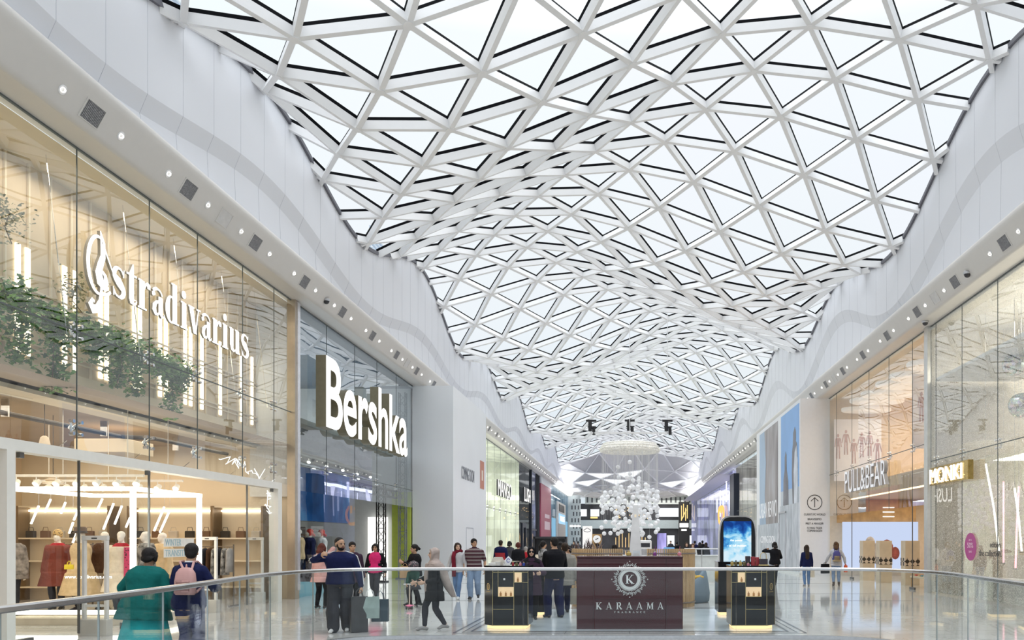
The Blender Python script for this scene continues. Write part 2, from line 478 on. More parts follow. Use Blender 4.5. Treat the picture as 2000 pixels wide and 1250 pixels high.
# louvred screens on the roof outside the canopy's eaves
LOUV = mat('louvre_blade', (0.62, 0.70, 0.78), .5)
for k, (s, d0, d1, lab) in enumerate(((-1, 12.5, 25.0, 'pale louvred roof screen outside the left eaves, nearer bay'), (-1, 33.0, 44.0, 'pale louvred roof screen outside the left eaves, farther bay'), (1, 17.0, 25.5, 'pale louvred roof screen outside the right eaves'))):
    m = MB()
    for q in range(14): z = 11.6 + .19*q; m.bar((s*10.4, d0, z), (s*10.4, d1, z), .10, .06)
    d = d0
    while d <= d1: m.box(s*10.46-.03, s*10.46+.03, d-.03, d+.03, 8.95, 14.4); d += 2.5
    o = m.build('trim_13' if k == 0 else 'trim_%d' % (13+k), LOUV); struct(o)['label'] = lab
# ------------------------------------------------------------ floor, void edge, glass balustrade
def at(px, py, d): return Vector(((px - VX)/F*d, d, EYE + (VY - py)/F*d))
def spline(pts, n=6):
    pts = [Vector(p) for p in pts]; out = []
    for i in range(len(pts)-1):
        p0, p1, p2, p3 = pts[max(i-1,0)], pts[i], pts[i+1], pts[min(i+2,len(pts)-1)]
        for k in range(n):
            t = k/n; out.append(0.5*((2*p1)+(p2-p0)*t+(2*p0-5*p1+4*p2-p3)*t*t+(3*p1-p0-3*p2+p3)*t*t*t))
    return out + [pts[-1]]
RAIL = spline([(-4.45,3.2,0),(-4.52,5.0,0),(-4.62,6.9,0),(-4.86,9.0,0),(-5.14,10.7,0),(-5.30,12.1,0),(-5.18,13.2,0),(-4.75,13.95,0),(-4.0,14.25,0),(-2.6,14.3,0),(-1.0,14.3,0),
               (1.0,14.3,0),(2.6,14.3,0),(3.6,14.2,0),(4.3,13.75,0),(4.72,13.0,0),(4.78,12.0,0),(4.62,10.4,0),(4.45,8.6,0),(4.32,6.4,0),(4.25,3.2,0)])
def floor_mat():
    m, n, l, out = _new('polished_stone')
    b = n.new('ShaderNodeBsdfPrincipled'); tc = n.new('ShaderNodeTexCoord'); br = n.new('ShaderNodeTexBrick')
    br.offset = 0.5; br.inputs['Scale'].default_value = 1.0; br.inputs['Mortar Size'].default_value = 0.006
    br.inputs['Brick Width'].default_value = 1.2; br.inputs['Row Height'].default_value = 0.6; br.inputs['Bias'].default_value = 0.0
    br.inputs['Color1'].default_value = (0.62, 0.61, 0.59, 1); br.inputs['Color2'].default_value = (0.54, 0.53, 0.52, 1); br.inputs['Mortar'].default_value = (0.36, 0.36, 0.36, 1)
    nz = n.new('ShaderNodeTexNoise'); nz.inputs['Scale'].default_value = 1.6; nz.inputs['Detail'].default_value = 6
    mp = n.new('ShaderNodeMapping'); mp.inputs['Scale'].default_value = (0.6, 3.0, 1)
    mx = n.new('ShaderNodeMix'); mx.data_type = 'RGBA'; mx.blend_type = 'MULTIPLY'; mx.inputs['Factor'].default_value = 0.35
    rp = n.new('ShaderNodeValToRGB'); rp.color_ramp.elements[0].position = 0.35; rp.color_ramp.elements[1].position = 0.65
    rp.color_ramp.elements[0].color = (0.72, 0.71, 0.70, 1); rp.color_ramp.elements[1].color = (1, 1, 1, 1)
    l.new(tc.outputs['Object'], br.inputs['Vector']); l.new(tc.outputs['Object'], mp.inputs['Vector']); l.new(mp.outputs[0], nz.inputs['Vector'])
    l.new(nz.outputs['Fac'], rp.inputs[0]); l.new(br.outputs['Color'], mx.inputs[6]); l.new(rp.outputs[0], mx.inputs[7]); l.new(mx.outputs[2], b.inputs['Base Color'])
    b.inputs['Roughness'].default_value = 0.07; b.inputs['Specular IOR Level'].default_value = 0.75
    l.new(b.outputs[0], out.inputs[0]); MATS['polished_stone'] = m
    return m
FLOORM = floor_mat()
edge = [Vector((p.x, p.y, 0)) for p in RAIL]
bm = bmesh.new()
inner = [bm.verts.new(p) for p in edge]
outer = [bm.verts.new(p) for p in ((20, 3.2, 0), (20, 175, 0), (-20, 175, 0), (-20, 3.2, 0))]
loop = inner + outer
es = [bm.edges.new((loop[i], loop[(i+1) % len(loop)])) for i in range(len(loop))]
bmesh.ops.triangle_fill(bm, use_beauty=True, edges=es)
for f in bm.faces:
    if f.normal.z < 0: f.normal_flip()
me = bpy.data.meshes.new('floor'); bm.to_mesh(me); bm.free(); me.materials.append(FLOORM)
floor = bpy.data.objects.new('floor', me); COL.objects.link(floor); struct(floor)['label'] = 'polished pale stone floor of the upper mall'
m = MB()
for a, b in zip(edge, edge[1:]): m.quad(a, b, b - Vector((0,0,0.7)), a - Vector((0,0,0.7)))
m.build('slab_edge', WHITE, floor)
m = MB()
def off(p, q, k):
    d = (q - p).normalized(); return Vector((-d.y, d.x, 0)) * k
def offset_line(pts, k):
    out = []
    for i, p in enumerate(pts):
        d = (pts[min(i+1, len(pts)-1)] - pts[max(i-1, 0)]).normalized(); out.append(p + Vector((-d.y, d.x, 0))*k)
    return out
rim = offset_line(edge, 0.16)
for a, b, c, d in zip(edge, edge[1:], rim[1:], rim): m.quad(a+Vector((0,0,.004)), b+Vector((0,0,.004)), c+Vector((0,0,.004)), d+Vector((0,0,.004)))
m.build('edge_strip', mat('edge_strip', (0.5, 0.5, 0.5), 0.3, 0.8), floor)
m = MB(); m.box(-20, 20, -8, 3.2, -0.3, 0)
struct(m.build('floor_near', FLOORM))['label'] = 'near end of the pale stone floor beside the void'
m = MB(); m.box(-20, 20, -8, 60, -6.6, -6.5)
struct(m.build('floor_lower', FLOORM))['label'] = 'floor of the level below the void'
# dark inlaid lines in the stone
LINE = mat('inlay_line', (0.10, 0.10, 0.12), 0.15, var=0.1)
m = MB()
Z = 0.003
for k, (w, o) in enumerate(((0.05, 0.0), (0.025, 0.14), (0.05, 0.28))):
    x, y0, y1 = 2.98 + o, 15.42 - o, 20.6 + o
    for (a, b, c, d) in ((-x, x, y0-w/2, y0+w/2), (-x, x, y1-w/2, y1+w/2), (-x-w/2, -x+w/2, y0, y1), (x-w/2, x+w/2, y0, y1)):
        m.quad((a,c,Z), (b,c,Z), (b,d,Z), (a,d,Z))
for d in (23.3, 26.3, 32.6, 36.0, 43.0, 47.0, 55.0, 60.0):
    for (a, b) in ((-8.0, -3.6), (3.6, 8.0)): m.quad((a,d-.04,Z), (b,d-.04,Z), (b,d+.04,Z), (a,d+.04,Z))
struct(m.build('floor_inlay', LINE))['label'] = 'dark lines inlaid in the stone floor'
# balustrade
RG = glass('balustrade_glass', tint=(0.95, 0.975, 0.975), base=0.018, top=0.9, power=5)
bal = empty('glass_balustrade', (0, 14.3, 0), label='curved frameless glass balustrade with steel handrail around the void', cat='balustrade')
def loc(o): o.location = (0, -14.3, 0); return o
rail = [p + Vector((0, 0, 1.22)) for p in RAIL]
m = MB(); L = offset_line(rail, 0.0); prof = [(-.045,-.018),(-.035,-.03),(.035,-.03),(.045,-.018),(.045,.012),(.03,.026),(-.03,.026),(-.045,.012)]
rings = []
for i, p in enumerate(rail):
    d = (rail[min(i+1,len(rail)-1)] - rail[max(i-1,0)]).normalized(); s = Vector((-d.y, d.x, 0))
    rings.append([p + s*a + Vector((0,0,b)) for a, b in prof])
m.loft(rings); loc(m.build('handrail', mat('handrail_steel', (0.62, 0.62, 0.62), 0.24, 1.0, var=0.04, scale=20), bal, False))
# panes of about 1.25 m with open joints
acc, cur, segs, last = 0.0, [RAIL[0]], [], RAIL[0]
fine = []
for a, b in zip(RAIL, RAIL[1:]):
    n = max(1, int((b-a).length/0.02)); fine += [a.lerp(b, k/n) for k in range(n)]
mid = min(range(len(fine)), key=lambda i: abs(fine[i].x-0.62) + (100 if fine[i].y < 14 else 0))
cum = [0.0]
for a, b in zip(fine, fine[1:]): cum.append(cum[-1] + (b-a).length)
ends = []
s0 = cum[mid]
while s0 > 0: s0 -= 1.24
s0 += 1.24
cuts = [0.0]
while s0 < cum[-1]: cuts.append(s0); s0 += 1.24
def pt(s):
    for i in range(len(cum)-1):
        if cum[i+1] >= s: return fine[i].lerp(fine[i+1], (s-cum[i])/max(1e-6, cum[i+1]-cum[i]))
    return fine[-1]
POST = mat('pane_edge', (0.42, 0.47, 0.47), 0.15, 0.3)
for a, b in zip(cuts, cuts[1:]):
    if b - a < 0.3: continue
    m = MB(); n = 6
    P = [pt(a + 0.006 + (b-a-0.012)*k/n) for k in range(n+1)]
    Q = offset_line(P, 0.014)
    for k in range(n):
        for A, B in ((P[k], P[k+1]), (Q[k+1], Q[k])):
            m.quad(A, B, B + Vector((0,0,1.19)), A + Vector((0,0,1.19)))
    for A, B in ((Q[0], P[0]), (P[n], Q[n])): m.quad(A, B, B + Vector((0,0,1.19)), A + Vector((0,0,1.19)), 1)
    loc(m.build('glass_pane', [RG, POST], bal))
m = MB(); sh = offset_line(RAIL, 0.007); rings = [[p + Vector((0,0,z)) + off(sh[max(i-1,0)], sh[min(i+1,len(sh)-1)], w) for w, z in ((-.03,0.0),(.03,0.0),(.03,.06),(-.03,.06))] for i, p in enumerate(sh)]
m.loft(rings); loc(m.build('base_shoe', STEEL, bal))
# ------------------------------------------------------------ left side: shop rooms and fronts
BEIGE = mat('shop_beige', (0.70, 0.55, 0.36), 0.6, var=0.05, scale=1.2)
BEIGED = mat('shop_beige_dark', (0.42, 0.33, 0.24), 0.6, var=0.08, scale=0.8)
CREAM = mat('shop_cream', (0.78, 0.68, 0.52), 0.55, var=0.04, scale=1.0)
CONC = mat('grey_concrete', (0.30, 0.28, 0.27), 0.7, var=0.15, scale=1.5)
OFFW = mat('shop_offwhite', (0.74, 0.75, 0.74), 0.5, var=0.03)
FRAMEW = mat('portal_white', (0.80, 0.79, 0.74), 0.45, var=0.02)
COOLG = mat('cool_grey', (0.45, 0.50, 0.54), 0.5, var=0.08, scale=1.0)
def plane(m, a, b, c, d, k=0): m.quad(a, b, c, d, k)
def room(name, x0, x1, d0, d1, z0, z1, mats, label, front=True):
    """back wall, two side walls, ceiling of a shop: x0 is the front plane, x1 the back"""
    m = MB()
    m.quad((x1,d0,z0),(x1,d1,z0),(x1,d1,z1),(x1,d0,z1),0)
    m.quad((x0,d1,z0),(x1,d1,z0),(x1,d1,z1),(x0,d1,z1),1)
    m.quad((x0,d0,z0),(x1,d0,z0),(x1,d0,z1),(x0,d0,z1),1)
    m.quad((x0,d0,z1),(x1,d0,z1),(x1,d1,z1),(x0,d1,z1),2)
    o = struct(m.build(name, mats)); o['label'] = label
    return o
XL = -9.87
def glazing(name, X, d0, d1, z0, z1, mull, zseams, label, gm=PANE, jm=None, skip=None):
    """frameless shop glazing in the plane x = X: one mesh of panes, thin joints"""
    t = struct(empty(name, (X, d0, 0))); t['label'] = label
    g, j = MB(), MB()
    cuts = [d0] + [q for q in mull] + [d1]; zs = [z0] + list(zseams) + [z1]
    for a, b in zip(cuts, cuts[1:]):
        for c, d in zip(zs, zs[1:]):
            if skip and skip(a, b, c, d): continue
            g.quad((0, a-d0+.006, c), (0, b-d0-.006, c), (0, b-d0-.006, d), (0, a-d0+.006, d))
    for q in mull: j.box(-.008, .008, q-d0-.009, q-d0+.009, z0, z1)
    for q in zseams: j.box(-.01, .01, 0, d1-d0, q-.012, q+.012)
    j.box(-.02, .02, 0, d1-d0, z1-.03, z1)
    g.build('glass', gm, t); j.build('joint', jm or mat('silicone_joint', (0.10, 0.12, 0.12), 0.4), t)
    return t
def spider(pts, X, s, parent, name='spider_fitting'):
    """star-shaped bolt fittings that clamp the panes"""
    for (d, z) in pts:
        m = MB(); c = Vector((0, 0, 0))
        for (a, b) in ((-.11,-.11),(.11,-.11),(.11,.11),(-.11,.11)):
            m.bar((-s*.10, 0, 0), (-s*.03, a, b), .028); m.tube([(-s*.05,a,b),(s*.03,a,b)], .034, 8)
        m.ball((-s*.10,0,0), .05, n=8, k=5)
        o = m.build(name, CHROME, parent, False); o.location = (0, d - parent.location.y, z)

# --- fashion shop with the clef sign
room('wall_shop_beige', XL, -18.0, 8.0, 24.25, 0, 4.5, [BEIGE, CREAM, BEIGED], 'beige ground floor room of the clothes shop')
m = MB(); m.box(-11.6,-11.0,8,24.2,4.42,5.0); m.box(-11.15,-10.75,8,24.2,4.5,4.66)
m.box(-10.98,-9.9,24.18,24.3,4.4,8.73)
struct(m.build('trim_3', CREAM))['label'] = 'cream mezzanine ledge inside the clothes shop'
m = MB(); m.quad((-9.9,24.15,3.0),(-11.2,24.15,3.0),(-11.2,24.15,8.73),(-9.9,24.15,8.73)); struct(m.build('wall_shop_return', OFFW))['label'] = 'pale end wall above the clothes shop door'
mz = struct(empty('wall_mezzanine', (-11.0, 16.0, 5.0))); mz['label'] = 'beige mezzanine wall with upright light strips'
m = MB(); m.quad((-.02,-8,0),(-.02,8.2,0),(-.02,8.2,3.7),(-.02,-8,3.7)); m.build('wall_panel', mat('mezz_panel', (0.68, 0.55, 0.38), 0.6, var=0.12, scale=0.9), mz)
m, q = MB(), MB()
for d in (11.3,11.5,12.4,12.6,13.55,13.8,14.72,14.96,15.94,16.2,17.02,17.22,18.18,18.39,19.18,19.42,20.26,20.52,21.05,22.0,23.2,23.85):
    m.box(-.01, .02, d-16-.055, d-16+.055, .08, 2.05)
d = 11.0
while d < 24: q.box(-.015, .02, d-16-.02, d-16+.02, 0, 3.6); d += .57
for z in (1.31, .33): q.box(-.015, .03, -8, 8.2, z-.02, z+.02); q.box(-.015, .03, -8, 8.2, z-.12, z-.09)
m.build('light_strip', glow('mezz_strip', (1.0, 0.86, 0.60), 3.2), mz); q.build('batten', CREAM, mz)
m = MB(); m.quad((-11.2,8,8.6),(-9.9,8,8.6),(-9.9,24.2,8.6),(-11.2,24.2,8.6)); struct(m.build('ceiling_shop', CREAM))['label'] = 'cream ceiling over the clothes shop window'

SM = [8.4, 10.45, 12.55, 14.62, 16.83, 18.7, 20.88, 22.72]
w1 = glazing('window_1', XL, 8.0, 23.9, 3.32, 8.73, SM, [5.45], 'tall frameless glass front of the clothes shop with the clef sign', PANEUP)
spider([(d, 5.45) for d in SM[2:]], XL, 1, w1); spider([(d, 3.72) for d in SM[2:]], XL, 1, w1)
m = MB()
for d in SM[2:]:
    for z0, z1 in ((5.4, 8.6), (3.5, 5.3)): m.bar((-.18, d-8, z0), (-.55, d-8, z1 if z0 > 5 else z0 - .3), .012)
m.build('tie_rod', CHROME, w1)
# white portal round the shop door
pt_ = struct(empty('door_1', (XL, 18, 0))); pt_['label'] = 'wide white portal frame of the clothes shop'
m = MB(); m.box(-.12, .14, -10, 4.92, 3.14, 3.32); m.box(-.12, .14, 4.68, 4.92, 0, 3.14); m.box(-.12, .14, -5.2, -5.02, 0, 3.14)
m.build('portal_frame', FRAMEW, pt_)
m = MB()
for a, b in ((-5.0,-3.35),(-3.33,-1.2),(3.1,4.66)): m.quad((.02,a,.05),(.02,b,.05),(.02,b,3.14),(.02,a,3.14))
m.build('glass_leaf', PANE, pt_)
m = MB()
for a, b in ((-4.9,-4.5),(-2.1,-1.4)): m.box(-.03, .05, a, b, 0.0, .12)
for a in (-4.8, -1.3, 4.5): m.box(-.02, .04, a, a+.1, 3.05, 3.14)
for a in (-3.34, -1.2, 3.1): m.box(-.01,.03,a-.012,a+.012,.05,3.14)
m.build('patch_fitting', mat('dark_steel', (0.16,0.17,0.18), .35, .8), pt_)

# ivy
LEAF = [mat('ivy_%s' % k, c, 0.5, var=0.35, scale=5.0) for k, c in (('dark', (0.06,0.18,0.03)), ('mid', (0.13,0.32,0.05)), ('pale', (0.28,0.45,0.12)))]
def ivy(loc, length, tails, n, label, group, mats=LEAF, sz=0.075, name='hanging_ivy'):
    t = empty(name, loc, label=label, cat='hanging plant', group=group)
    rr = random.Random(int(loc[1]*100)); m, st = MB(), MB()
    def leaf(p, s):
        a, b = rr.uniform(0, 2*PI), rr.uniform(-.9, .5)
        u = Vector((math.cos(a)*math.cos(b), math.sin(a)*math.cos(b), math.sin(b))); v = u.cross(Vector((rr.uniform(-1,1), rr.uniform(-1,1), 1))).normalized(); nn = u.cross(v)
        pts = [p - u*s*.5, p - u*s*.25 + v*s*.5, p + u*s*.05 + v*s*.28 + nn*s*.1, p + u*s*.3 + v*s*.36, p + u*s*.75, p + u*s*.3 - v*s*.36, p + u*s*.05 - v*s*.28 + nn*s*.1, p - u*s*.25 - v*s*.5]
        m.poly(pts, rr.choices((0, 1, 2), (4, 4, 1.6))[0])
    for k in range(n):
        y = rr.uniform(0, length); leaf(Vector((rr.gauss(0, .13), y, rr.gauss(.02, .13) - .05*math.sin(y*3))), sz*rr.uniform(.7, 1.4))
    for (y, L, wd) in tails:
        st.tube([(0, y, 0), (rr.gauss(0,.05), y+rr.gauss(0,.06), -L*.5), (rr.gauss(0,.05), y+rr.gauss(0,.08), -L)], .008, 5)
        for k in range(int(n*.42*L*wd/.35)):
            f = rr.random(); leaf(Vector((rr.gauss(0, wd*.35), y + rr.gauss(0, wd*.34)*(1-f*.55), -f*L)), sz*rr.uniform(.7, 1.3))
    m.build('foliage', mats, t); st.tube([(0,0,0),(0,length*.5,.03),(0,length,0)], .012, 5); st.build('stem', mat('ivy_stem', (0.12,0.08,0.04), .7), t)
    return t
IG = 'ivy hanging along the shop mezzanine'
for d0, ln, tails, z, lab in ((12.5, 1.9, [(.5,.7,.5),(1.5,1.05,.4)], 5.78, 'green ivy swag hanging at the left end of the mezzanine'),
                        (14.45, 1.15, [(.45,1.3,.33)], 5.70, 'green ivy with a long tail hanging under the clef sign'),
                        (15.65, 1.3, [(.3,.55,.3),(1.05,.9,.35)], 5.72, 'green ivy tuft hanging below the first sign letters'),
                        (17.0, 1.2, [(.3,.9,.3)], 5.66, 'green ivy tuft hanging below the middle sign letters'),
                        (18.15, 1.2, [(.55,1.15,.28),(.95,.45,.25)], 5.62, 'green ivy at the right end with a trailing tail')):
    ivy((-10.45, d0, z), ln, tails, 900, lab, IG)
PALEL = [mat('grey_leaf_a', (0.26,0.27,0.17), .6, var=.2), mat('grey_leaf_b', (0.36,0.36,0.25), .6, var=.2), mat('grey_leaf_c', (0.48,0.47,0.36), .6, var=.2)]
ivy((-10.6, 13.3, 7.3), .9, [(.2,.7,.4),(.7,.5,.4)], 300, 'pale grey green trailing plant high up at the left end', None, PALEL, .05, 'trailing_plant')
ivy((-10.7, 15.5, 6.6), .6, [(.3,.5,.3)], 160, 'pale grey green trailing plant half hidden behind the clef sign', None, PALEL, .05, 'trailing_plant')

# clef sign and lettering
SIDE = mat('sign_side_beige', (0.45, 0.40, 0.33), .5)
clef = empty('shop_sign', (-9.72, 15.0, 5.8), label='large white illuminated treble clef lettering sign on the glass', cat='shop sign')
def gpt(m, strokes, x, base=.52, k=.58, kx=.58):
    for s in strokes: ribbon(m, s, (0, x, base), (0,1,0), (0,0,1), .022, 0, 1, kx, k)
T, H = .30, .06
def vs_(x, y0, y1, w=T): return [(x, y0, w, 0), (x, y1, w, 0)]
def serif(x, y, w): return [(x-w/2, y, H), (x+w/2, y, H)]
def GL(c):
    if c == 's': return [[(.60,.98,.05,0),(.57,.72,.05,0)], [(.58,.80,.08)]+[(.33+.24*math.cos(math.radians(a)),.745+.225*math.sin(math.radians(a)),.07+.14*max(0,math.sin(math.radians(a-90)))) for a in range(30,200,14)]+[(.16,.62,.25),(.33,.52,.33),(.50,.38,.27)]+[(.33+.25*math.cos(math.radians(a)),.255+.225*math.sin(math.radians(a)),.07+.15*max(0,math.cos(math.radians(a)))) for a in range(10,-165,-14)]+[(.07,.22,.07)], [(.05,.30,.05,0),(.07,.02,.05,0)]], .66
    if c == 't': return [vs_(.27,.14,1.22,.26)[:1]+[(.27,1.0,.26,0),(.36,1.35,.05,0)], [(.0,.97,.07),(.56,.97,.07)], [(.27,.16,.26,0),(.30,.06,.22,30),(.40,.03,.10),(.50,.06,.07),(.56,.16,.05)]], .58
    if c == 'r': return [vs_(.2,.0,.98), serif(.22,.03,.5), [(.0,.97,H),(.22,.97,H)], [(.34,.72,.07),(.42,.90,.10),(.52,.93,.16),(.60,.88,.22),(.60,.78,.18)]], .70
    if c == 'a': return [vs_(.54,.10,.72,.27), arc(.34,.72,.30,.24,10,150,lambda a:.07+.05*(a>90)), [(.08,.82,.16),(.12,.72,.2),(.14,.68,.14)], [(.46,.56,.07),(.28,.48,.13),(.16,.34,.22),(.15,.2,.24),(.24,.07,.15),(.36,.06,.09),(.48,.18,.06)], [(.56,.12,.24,0),(.62,.04,.12),(.74,.06,.06),(.76,.14,.04)]], .78
    if c == 'd': return [vs_(.58,.0,1.46), [(.36,1.44,H),(.60,1.44,H)], arc(.36,.48,.24,.47,60,300,didone(.28,.06)), [(.58,.03,H),(.86,.03,H)]], .90
    if c == 'i': return [vs_(.24,.0,.98), serif(.24,.03,.48), [(.02,.97,H),(.26,.97,H)], arc(.22,1.27,.075,.075,0,360,.15,14)], .52
    if c == 'v': return [[(.12,1.0,.30,0),(.42,.0,.24,0)], [(.66,1.0,.06,0),(.44,.0,.10,0)], serif(.14,.97,.42), serif(.66,.97,.30)], .80
    if c == 'u': return [vs_(.2,.25,.98), [(.0,.97,H),(.22,.97,H)], [(.2,.3,.30,0),(.24,.14,.24,35),(.36,.06,.12),(.50,.10,.07),(.60,.22,.06)], vs_(.68,.0,.98), [(.48,.97,H),(.7,.97,H)], [(.68,.03,H),(.92,.03,H)]], .96
word = 'stradivarius'; gap = .07
tot = sum(GL(c)[1] for c in word) + gap*(len(word)-1); kx = 5.48/tot; x = .36
for c in word:
    st_, wd = GL(c); mb = MB(); gpt(mb, st_, x, kx=kx); mb.build('letter', [SIGNW, SIDE], clef); x += (wd+gap)*kx
mb = MB()
def wcl(a): return .035 + .05*abs(math.sin(math.radians(a)*.5 + .6))
big = [(.05+.0*k, 0, 0) for k in range(0)]
pts = [(-.02+.42*math.cos(math.radians(a))*(.72), .94+.52*math.sin(math.radians(a)), .05+.05*abs(math.cos(math.radians(a)))) for a in range(70, 285, 10)] + [(.12,.45,.07),(.22,.47,.07),(.32,.55,.05)]
ribbon(mb, pts, (0,-.02,0), (0,1,0), (0,0,1), .028, 0, 1)
ribbon(mb, [(.02,1.58,.03),(.12,1.38,.08),(.10,1.14,.14),(.02,.96,.16),(-.03,.80,.19),(.02,.66,.22),(.13,.60,.18),(.19,.68,.14),(.16,.80,.09),(.08,.86,.05)], (0,-.02,0), (0,1,0), (0,0,1), .028, 0, 1)
ribbon(mb, [(.02,1.58,.02),(.05,1.3,.05,0),(.05,.9,.05,0),(.05,.5,.07,0),(.02,.30,.10),(-.06,.14,.16),(-.18,.10,.18),(-.25,.18,.14),(-.20,.27,.07),(-.14,.24,.05)], (0,-.02,0), (0,1,0), (0,0,1), .028, 0, 1)
ribbon(mb, [(.10,1.36,.05),(.22,1.18,.04),(.34,1.0,.035),(.40,.92,.03)], (0,-.02,0), (0,1,0), (0,0,1), .028, 0, 1)
mb.build('clef', [SIGNW, SIDE], clef)

# door post between the two left shops
m = MB(); m.box(-.1,.12,-.1,.22,0,8.73); o = struct(m.build('trim_4', mat('bronze_post', (0.52,0.44,0.34), .3, .7), loc=(XL, 23.95, 0))); o['label'] = 'tall bronze and steel post between the two left shops'
m = MB(); m.box(.1,.16,.02,.20,.25,8.7); m.build('steel_face', mat('pale_steel', (0.8,0.8,0.84), .25, .8), o)

# --- shop with the bold lettering
room('wall_shop_grey', XL, -18.0, 24.3, 37.2, 0, 8.6, [mat('deep_cool_grey', (0.16,0.22,0.28), .5, var=.1), OFFW, mat('deep_cool_ceiling', (0.12,0.16,0.21), .5)], 'grey room of the shop with bold lettering')
BG = glass('blue_glass', tint=(0.80, 0.90, 0.95), base=0.14, top=0.95, power=3.0, wave=0.08, wscale=0.4)
BM = [26.66, 29.4, 31.97, 34.6]
w2 = glazing('window_2', XL, 24.2, 37.2, 3.2, 8.73, BM, [3.98], 'tall blue tinted glass front of the shop with bold lettering', BG)
spider([(d, 3.98) for d in BM], XL, 1, w2)
m = MB(); m.quad((0,0,0),(0,5.2,0),(0,5.2,3.2),(0,0,3.2)); m.build('shop_window_glass', PANE, w2)
# bulkhead with stepped light slots inside
m = MB()
for k in range(4): m.box(-17.5, -10.6-.9*k, 24.4+1.1*k, 37.0, 5.5-.16*k, 5.66-.16*k)
struct(m.build('ceiling_bulkhead', mat('bulkhead_grey', (0.55,0.54,0.52), .5)))['label'] = 'stepped grey ceiling inside the shop with bold lettering'
m = MB()
for k in range(4): m.box(-17.0, -10.75-.9*k, 24.6+1.1*k, 24.68+1.1*k, 5.44-.16*k, 5.48-.16*k)
m.build('trim_5', glow('slot_light', (1,.78,.5), 2.5)); struct(bpy.data.objects['trim_5'])['label'] = 'warm light slots in the stepped ceiling'
def blue_screen():
    mt, n, l, out = _new('blue_screen'); e = n.new('ShaderNodeEmission'); tc = n.new('ShaderNodeTexCoord'); nz = n.new('ShaderNodeTexNoise'); rp = n.new('ShaderNodeValToRGB')
    nz.inputs['Scale'].default_value = .55; nz.inputs['Detail'].default_value = 4; nz.inputs['Distortion'].default_value = .8
    c = rp.color_ramp.elements; c[0].position = .3; c[0].color = (.006,.018,.055,1); c[1].position = .8; c[1].color = (.03,.16,.30,1)
    q = rp.color_ramp.elements.new(.55); q.color = (.012,.055,.16,1)
    l.new(tc.outputs['Object'], nz.inputs['Vector']); l.new(nz.outputs['Fac'], rp.inputs[0]); l.new(rp.outputs[0], e.inputs[0]); e.inputs[1].default_value = 1.0
    l.new(e.outputs[0], out.inputs[0]); return mt
t = empty('video_screen', (-10.0, 26.8, 2.3), label='dark blue video screen hanging behind the glass below the bold lettering', cat='screen')
m = MB(); m.box(-.1, -.02, -2.5, 2.5, 0, 1.68); m.build('housing', DARK, t); m = MB(); m.quad((-.015,-2.48,.02),(-.015,2.48,.02),(-.015,2.48,1.66),(-.015,-2.48,1.66)); m.build('display', blue_screen(), t)
BRZ = mat('bronze_letter', (0.34,0.30,0.20), .35, .4)
t = empty('shop_sign', (-9.58, 25.3, 5.3), label='deep white block letter shop sign with bronze sides over the screen', cat='shop sign')
vsb, fsb = text_faces('Bershka', 1, .05, .0, 1.0)
wid = max(v[0] for v in vsb) - min(v[0] for v in vsb); hgt = max(v[1] for v in vsb) - min(v[1] for v in vsb)
pos = 0.0
adv = {}
import itertools
for k, ch in enumerate('Bershka'):
    a, _ = text_faces('Bershka'[:k] or '|', 1, .05, .0, 1.0); full, _f = text_faces('Bershka'[:k+1], 1, .05, .0, 1.0)
    v, f = text_faces(ch, 1, .05, .018, 1.0)
    w0 = max(q[0] for q in full) - (max(q[0] for q in v)); x0 = w0
    mb = MB(); kk = len(mb.v); sx, sy = 9.2/wid, 2.14/hgt
    mb.v += [(q[2]/.05*.16, (q[0]+x0)*sx, q[1]*sy) for q in v]
    for ff in f:
        mb.f.append(ff); mb.mi.append(0 if all(v[i][2] > 0 for i in ff) else 1)
    mb.build('letter', [SIGNW, BRZ], t)
# lime panel, trusses
m = MB(); m.box(-10.75,-9.9,37.02,37.15,0,3.9); struct(m.build('wall_lime', mat('lime_panel', (0.52,0.62,0.10), .5)))['label'] = 'lime green panel at the shop entrance'
def truss(m, p, q, w=.29, n=None):
    p, q = Vector(p), Vector(q); d = q - p; L = d.length; d.normalize()
    a = d.cross(Vector((.01, .02, 1))); a = (a if a.length > .1 else d.cross(Vector((0, 1, 0)))).normalized(); b = d.cross(a)
    C = [a*w/2+b*w/2, a*w/2-b*w/2, -a*w/2-b*w/2, -a*w/2+b*w/2]
    for c in C: m.tube([p+c, q+c], .024, 6)
    n = n or int(L/.34)
    for k in range(n):
        for i in range(4):
            c, e = (C[i], C[(i+1) % 4]) if k % 2 else (C[(i+1) % 4], C[i])
            m.tube([p + d*(L*k/n) + c, p + d*(L*(k+1)/n) + e], .011, 5)
            if k % 3 == 0: m.tube([p + d*(L*k/n) + C[i], p + d*(L*k/n) + C[(i+1) % 4]], .013, 5)
BT = mat('black_truss', (0.02,0.02,0.022), .4, .5)
tr = empty('stage_truss', (-10.2, 33.6, 0), label='black lattice stage truss standing in the shop entrance', cat='truss')
m = MB(); truss(m, (0,0,.05), (0,0,4.0)); m.box(-.25,.25,-.25,.25,0,.05); m.build('upright', BT, tr)
m = MB(); truss(m, (0,-4.0,3.7), (0,2.6,3.7)); m.build('crossbar', BT, tr)
tr = empty('stage_truss', (-10.55, 36.6, 0), label='tall grey lattice truss in front of the lime panel', cat='truss')
m = MB(); truss(m, (.4,0,.05), (.4,0,8.3)); m.box(.15,.65,-.25,.25,0,.05); m.build('upright', mat('grey_truss', (0.25,0.28,0.30), .4, .5), tr)
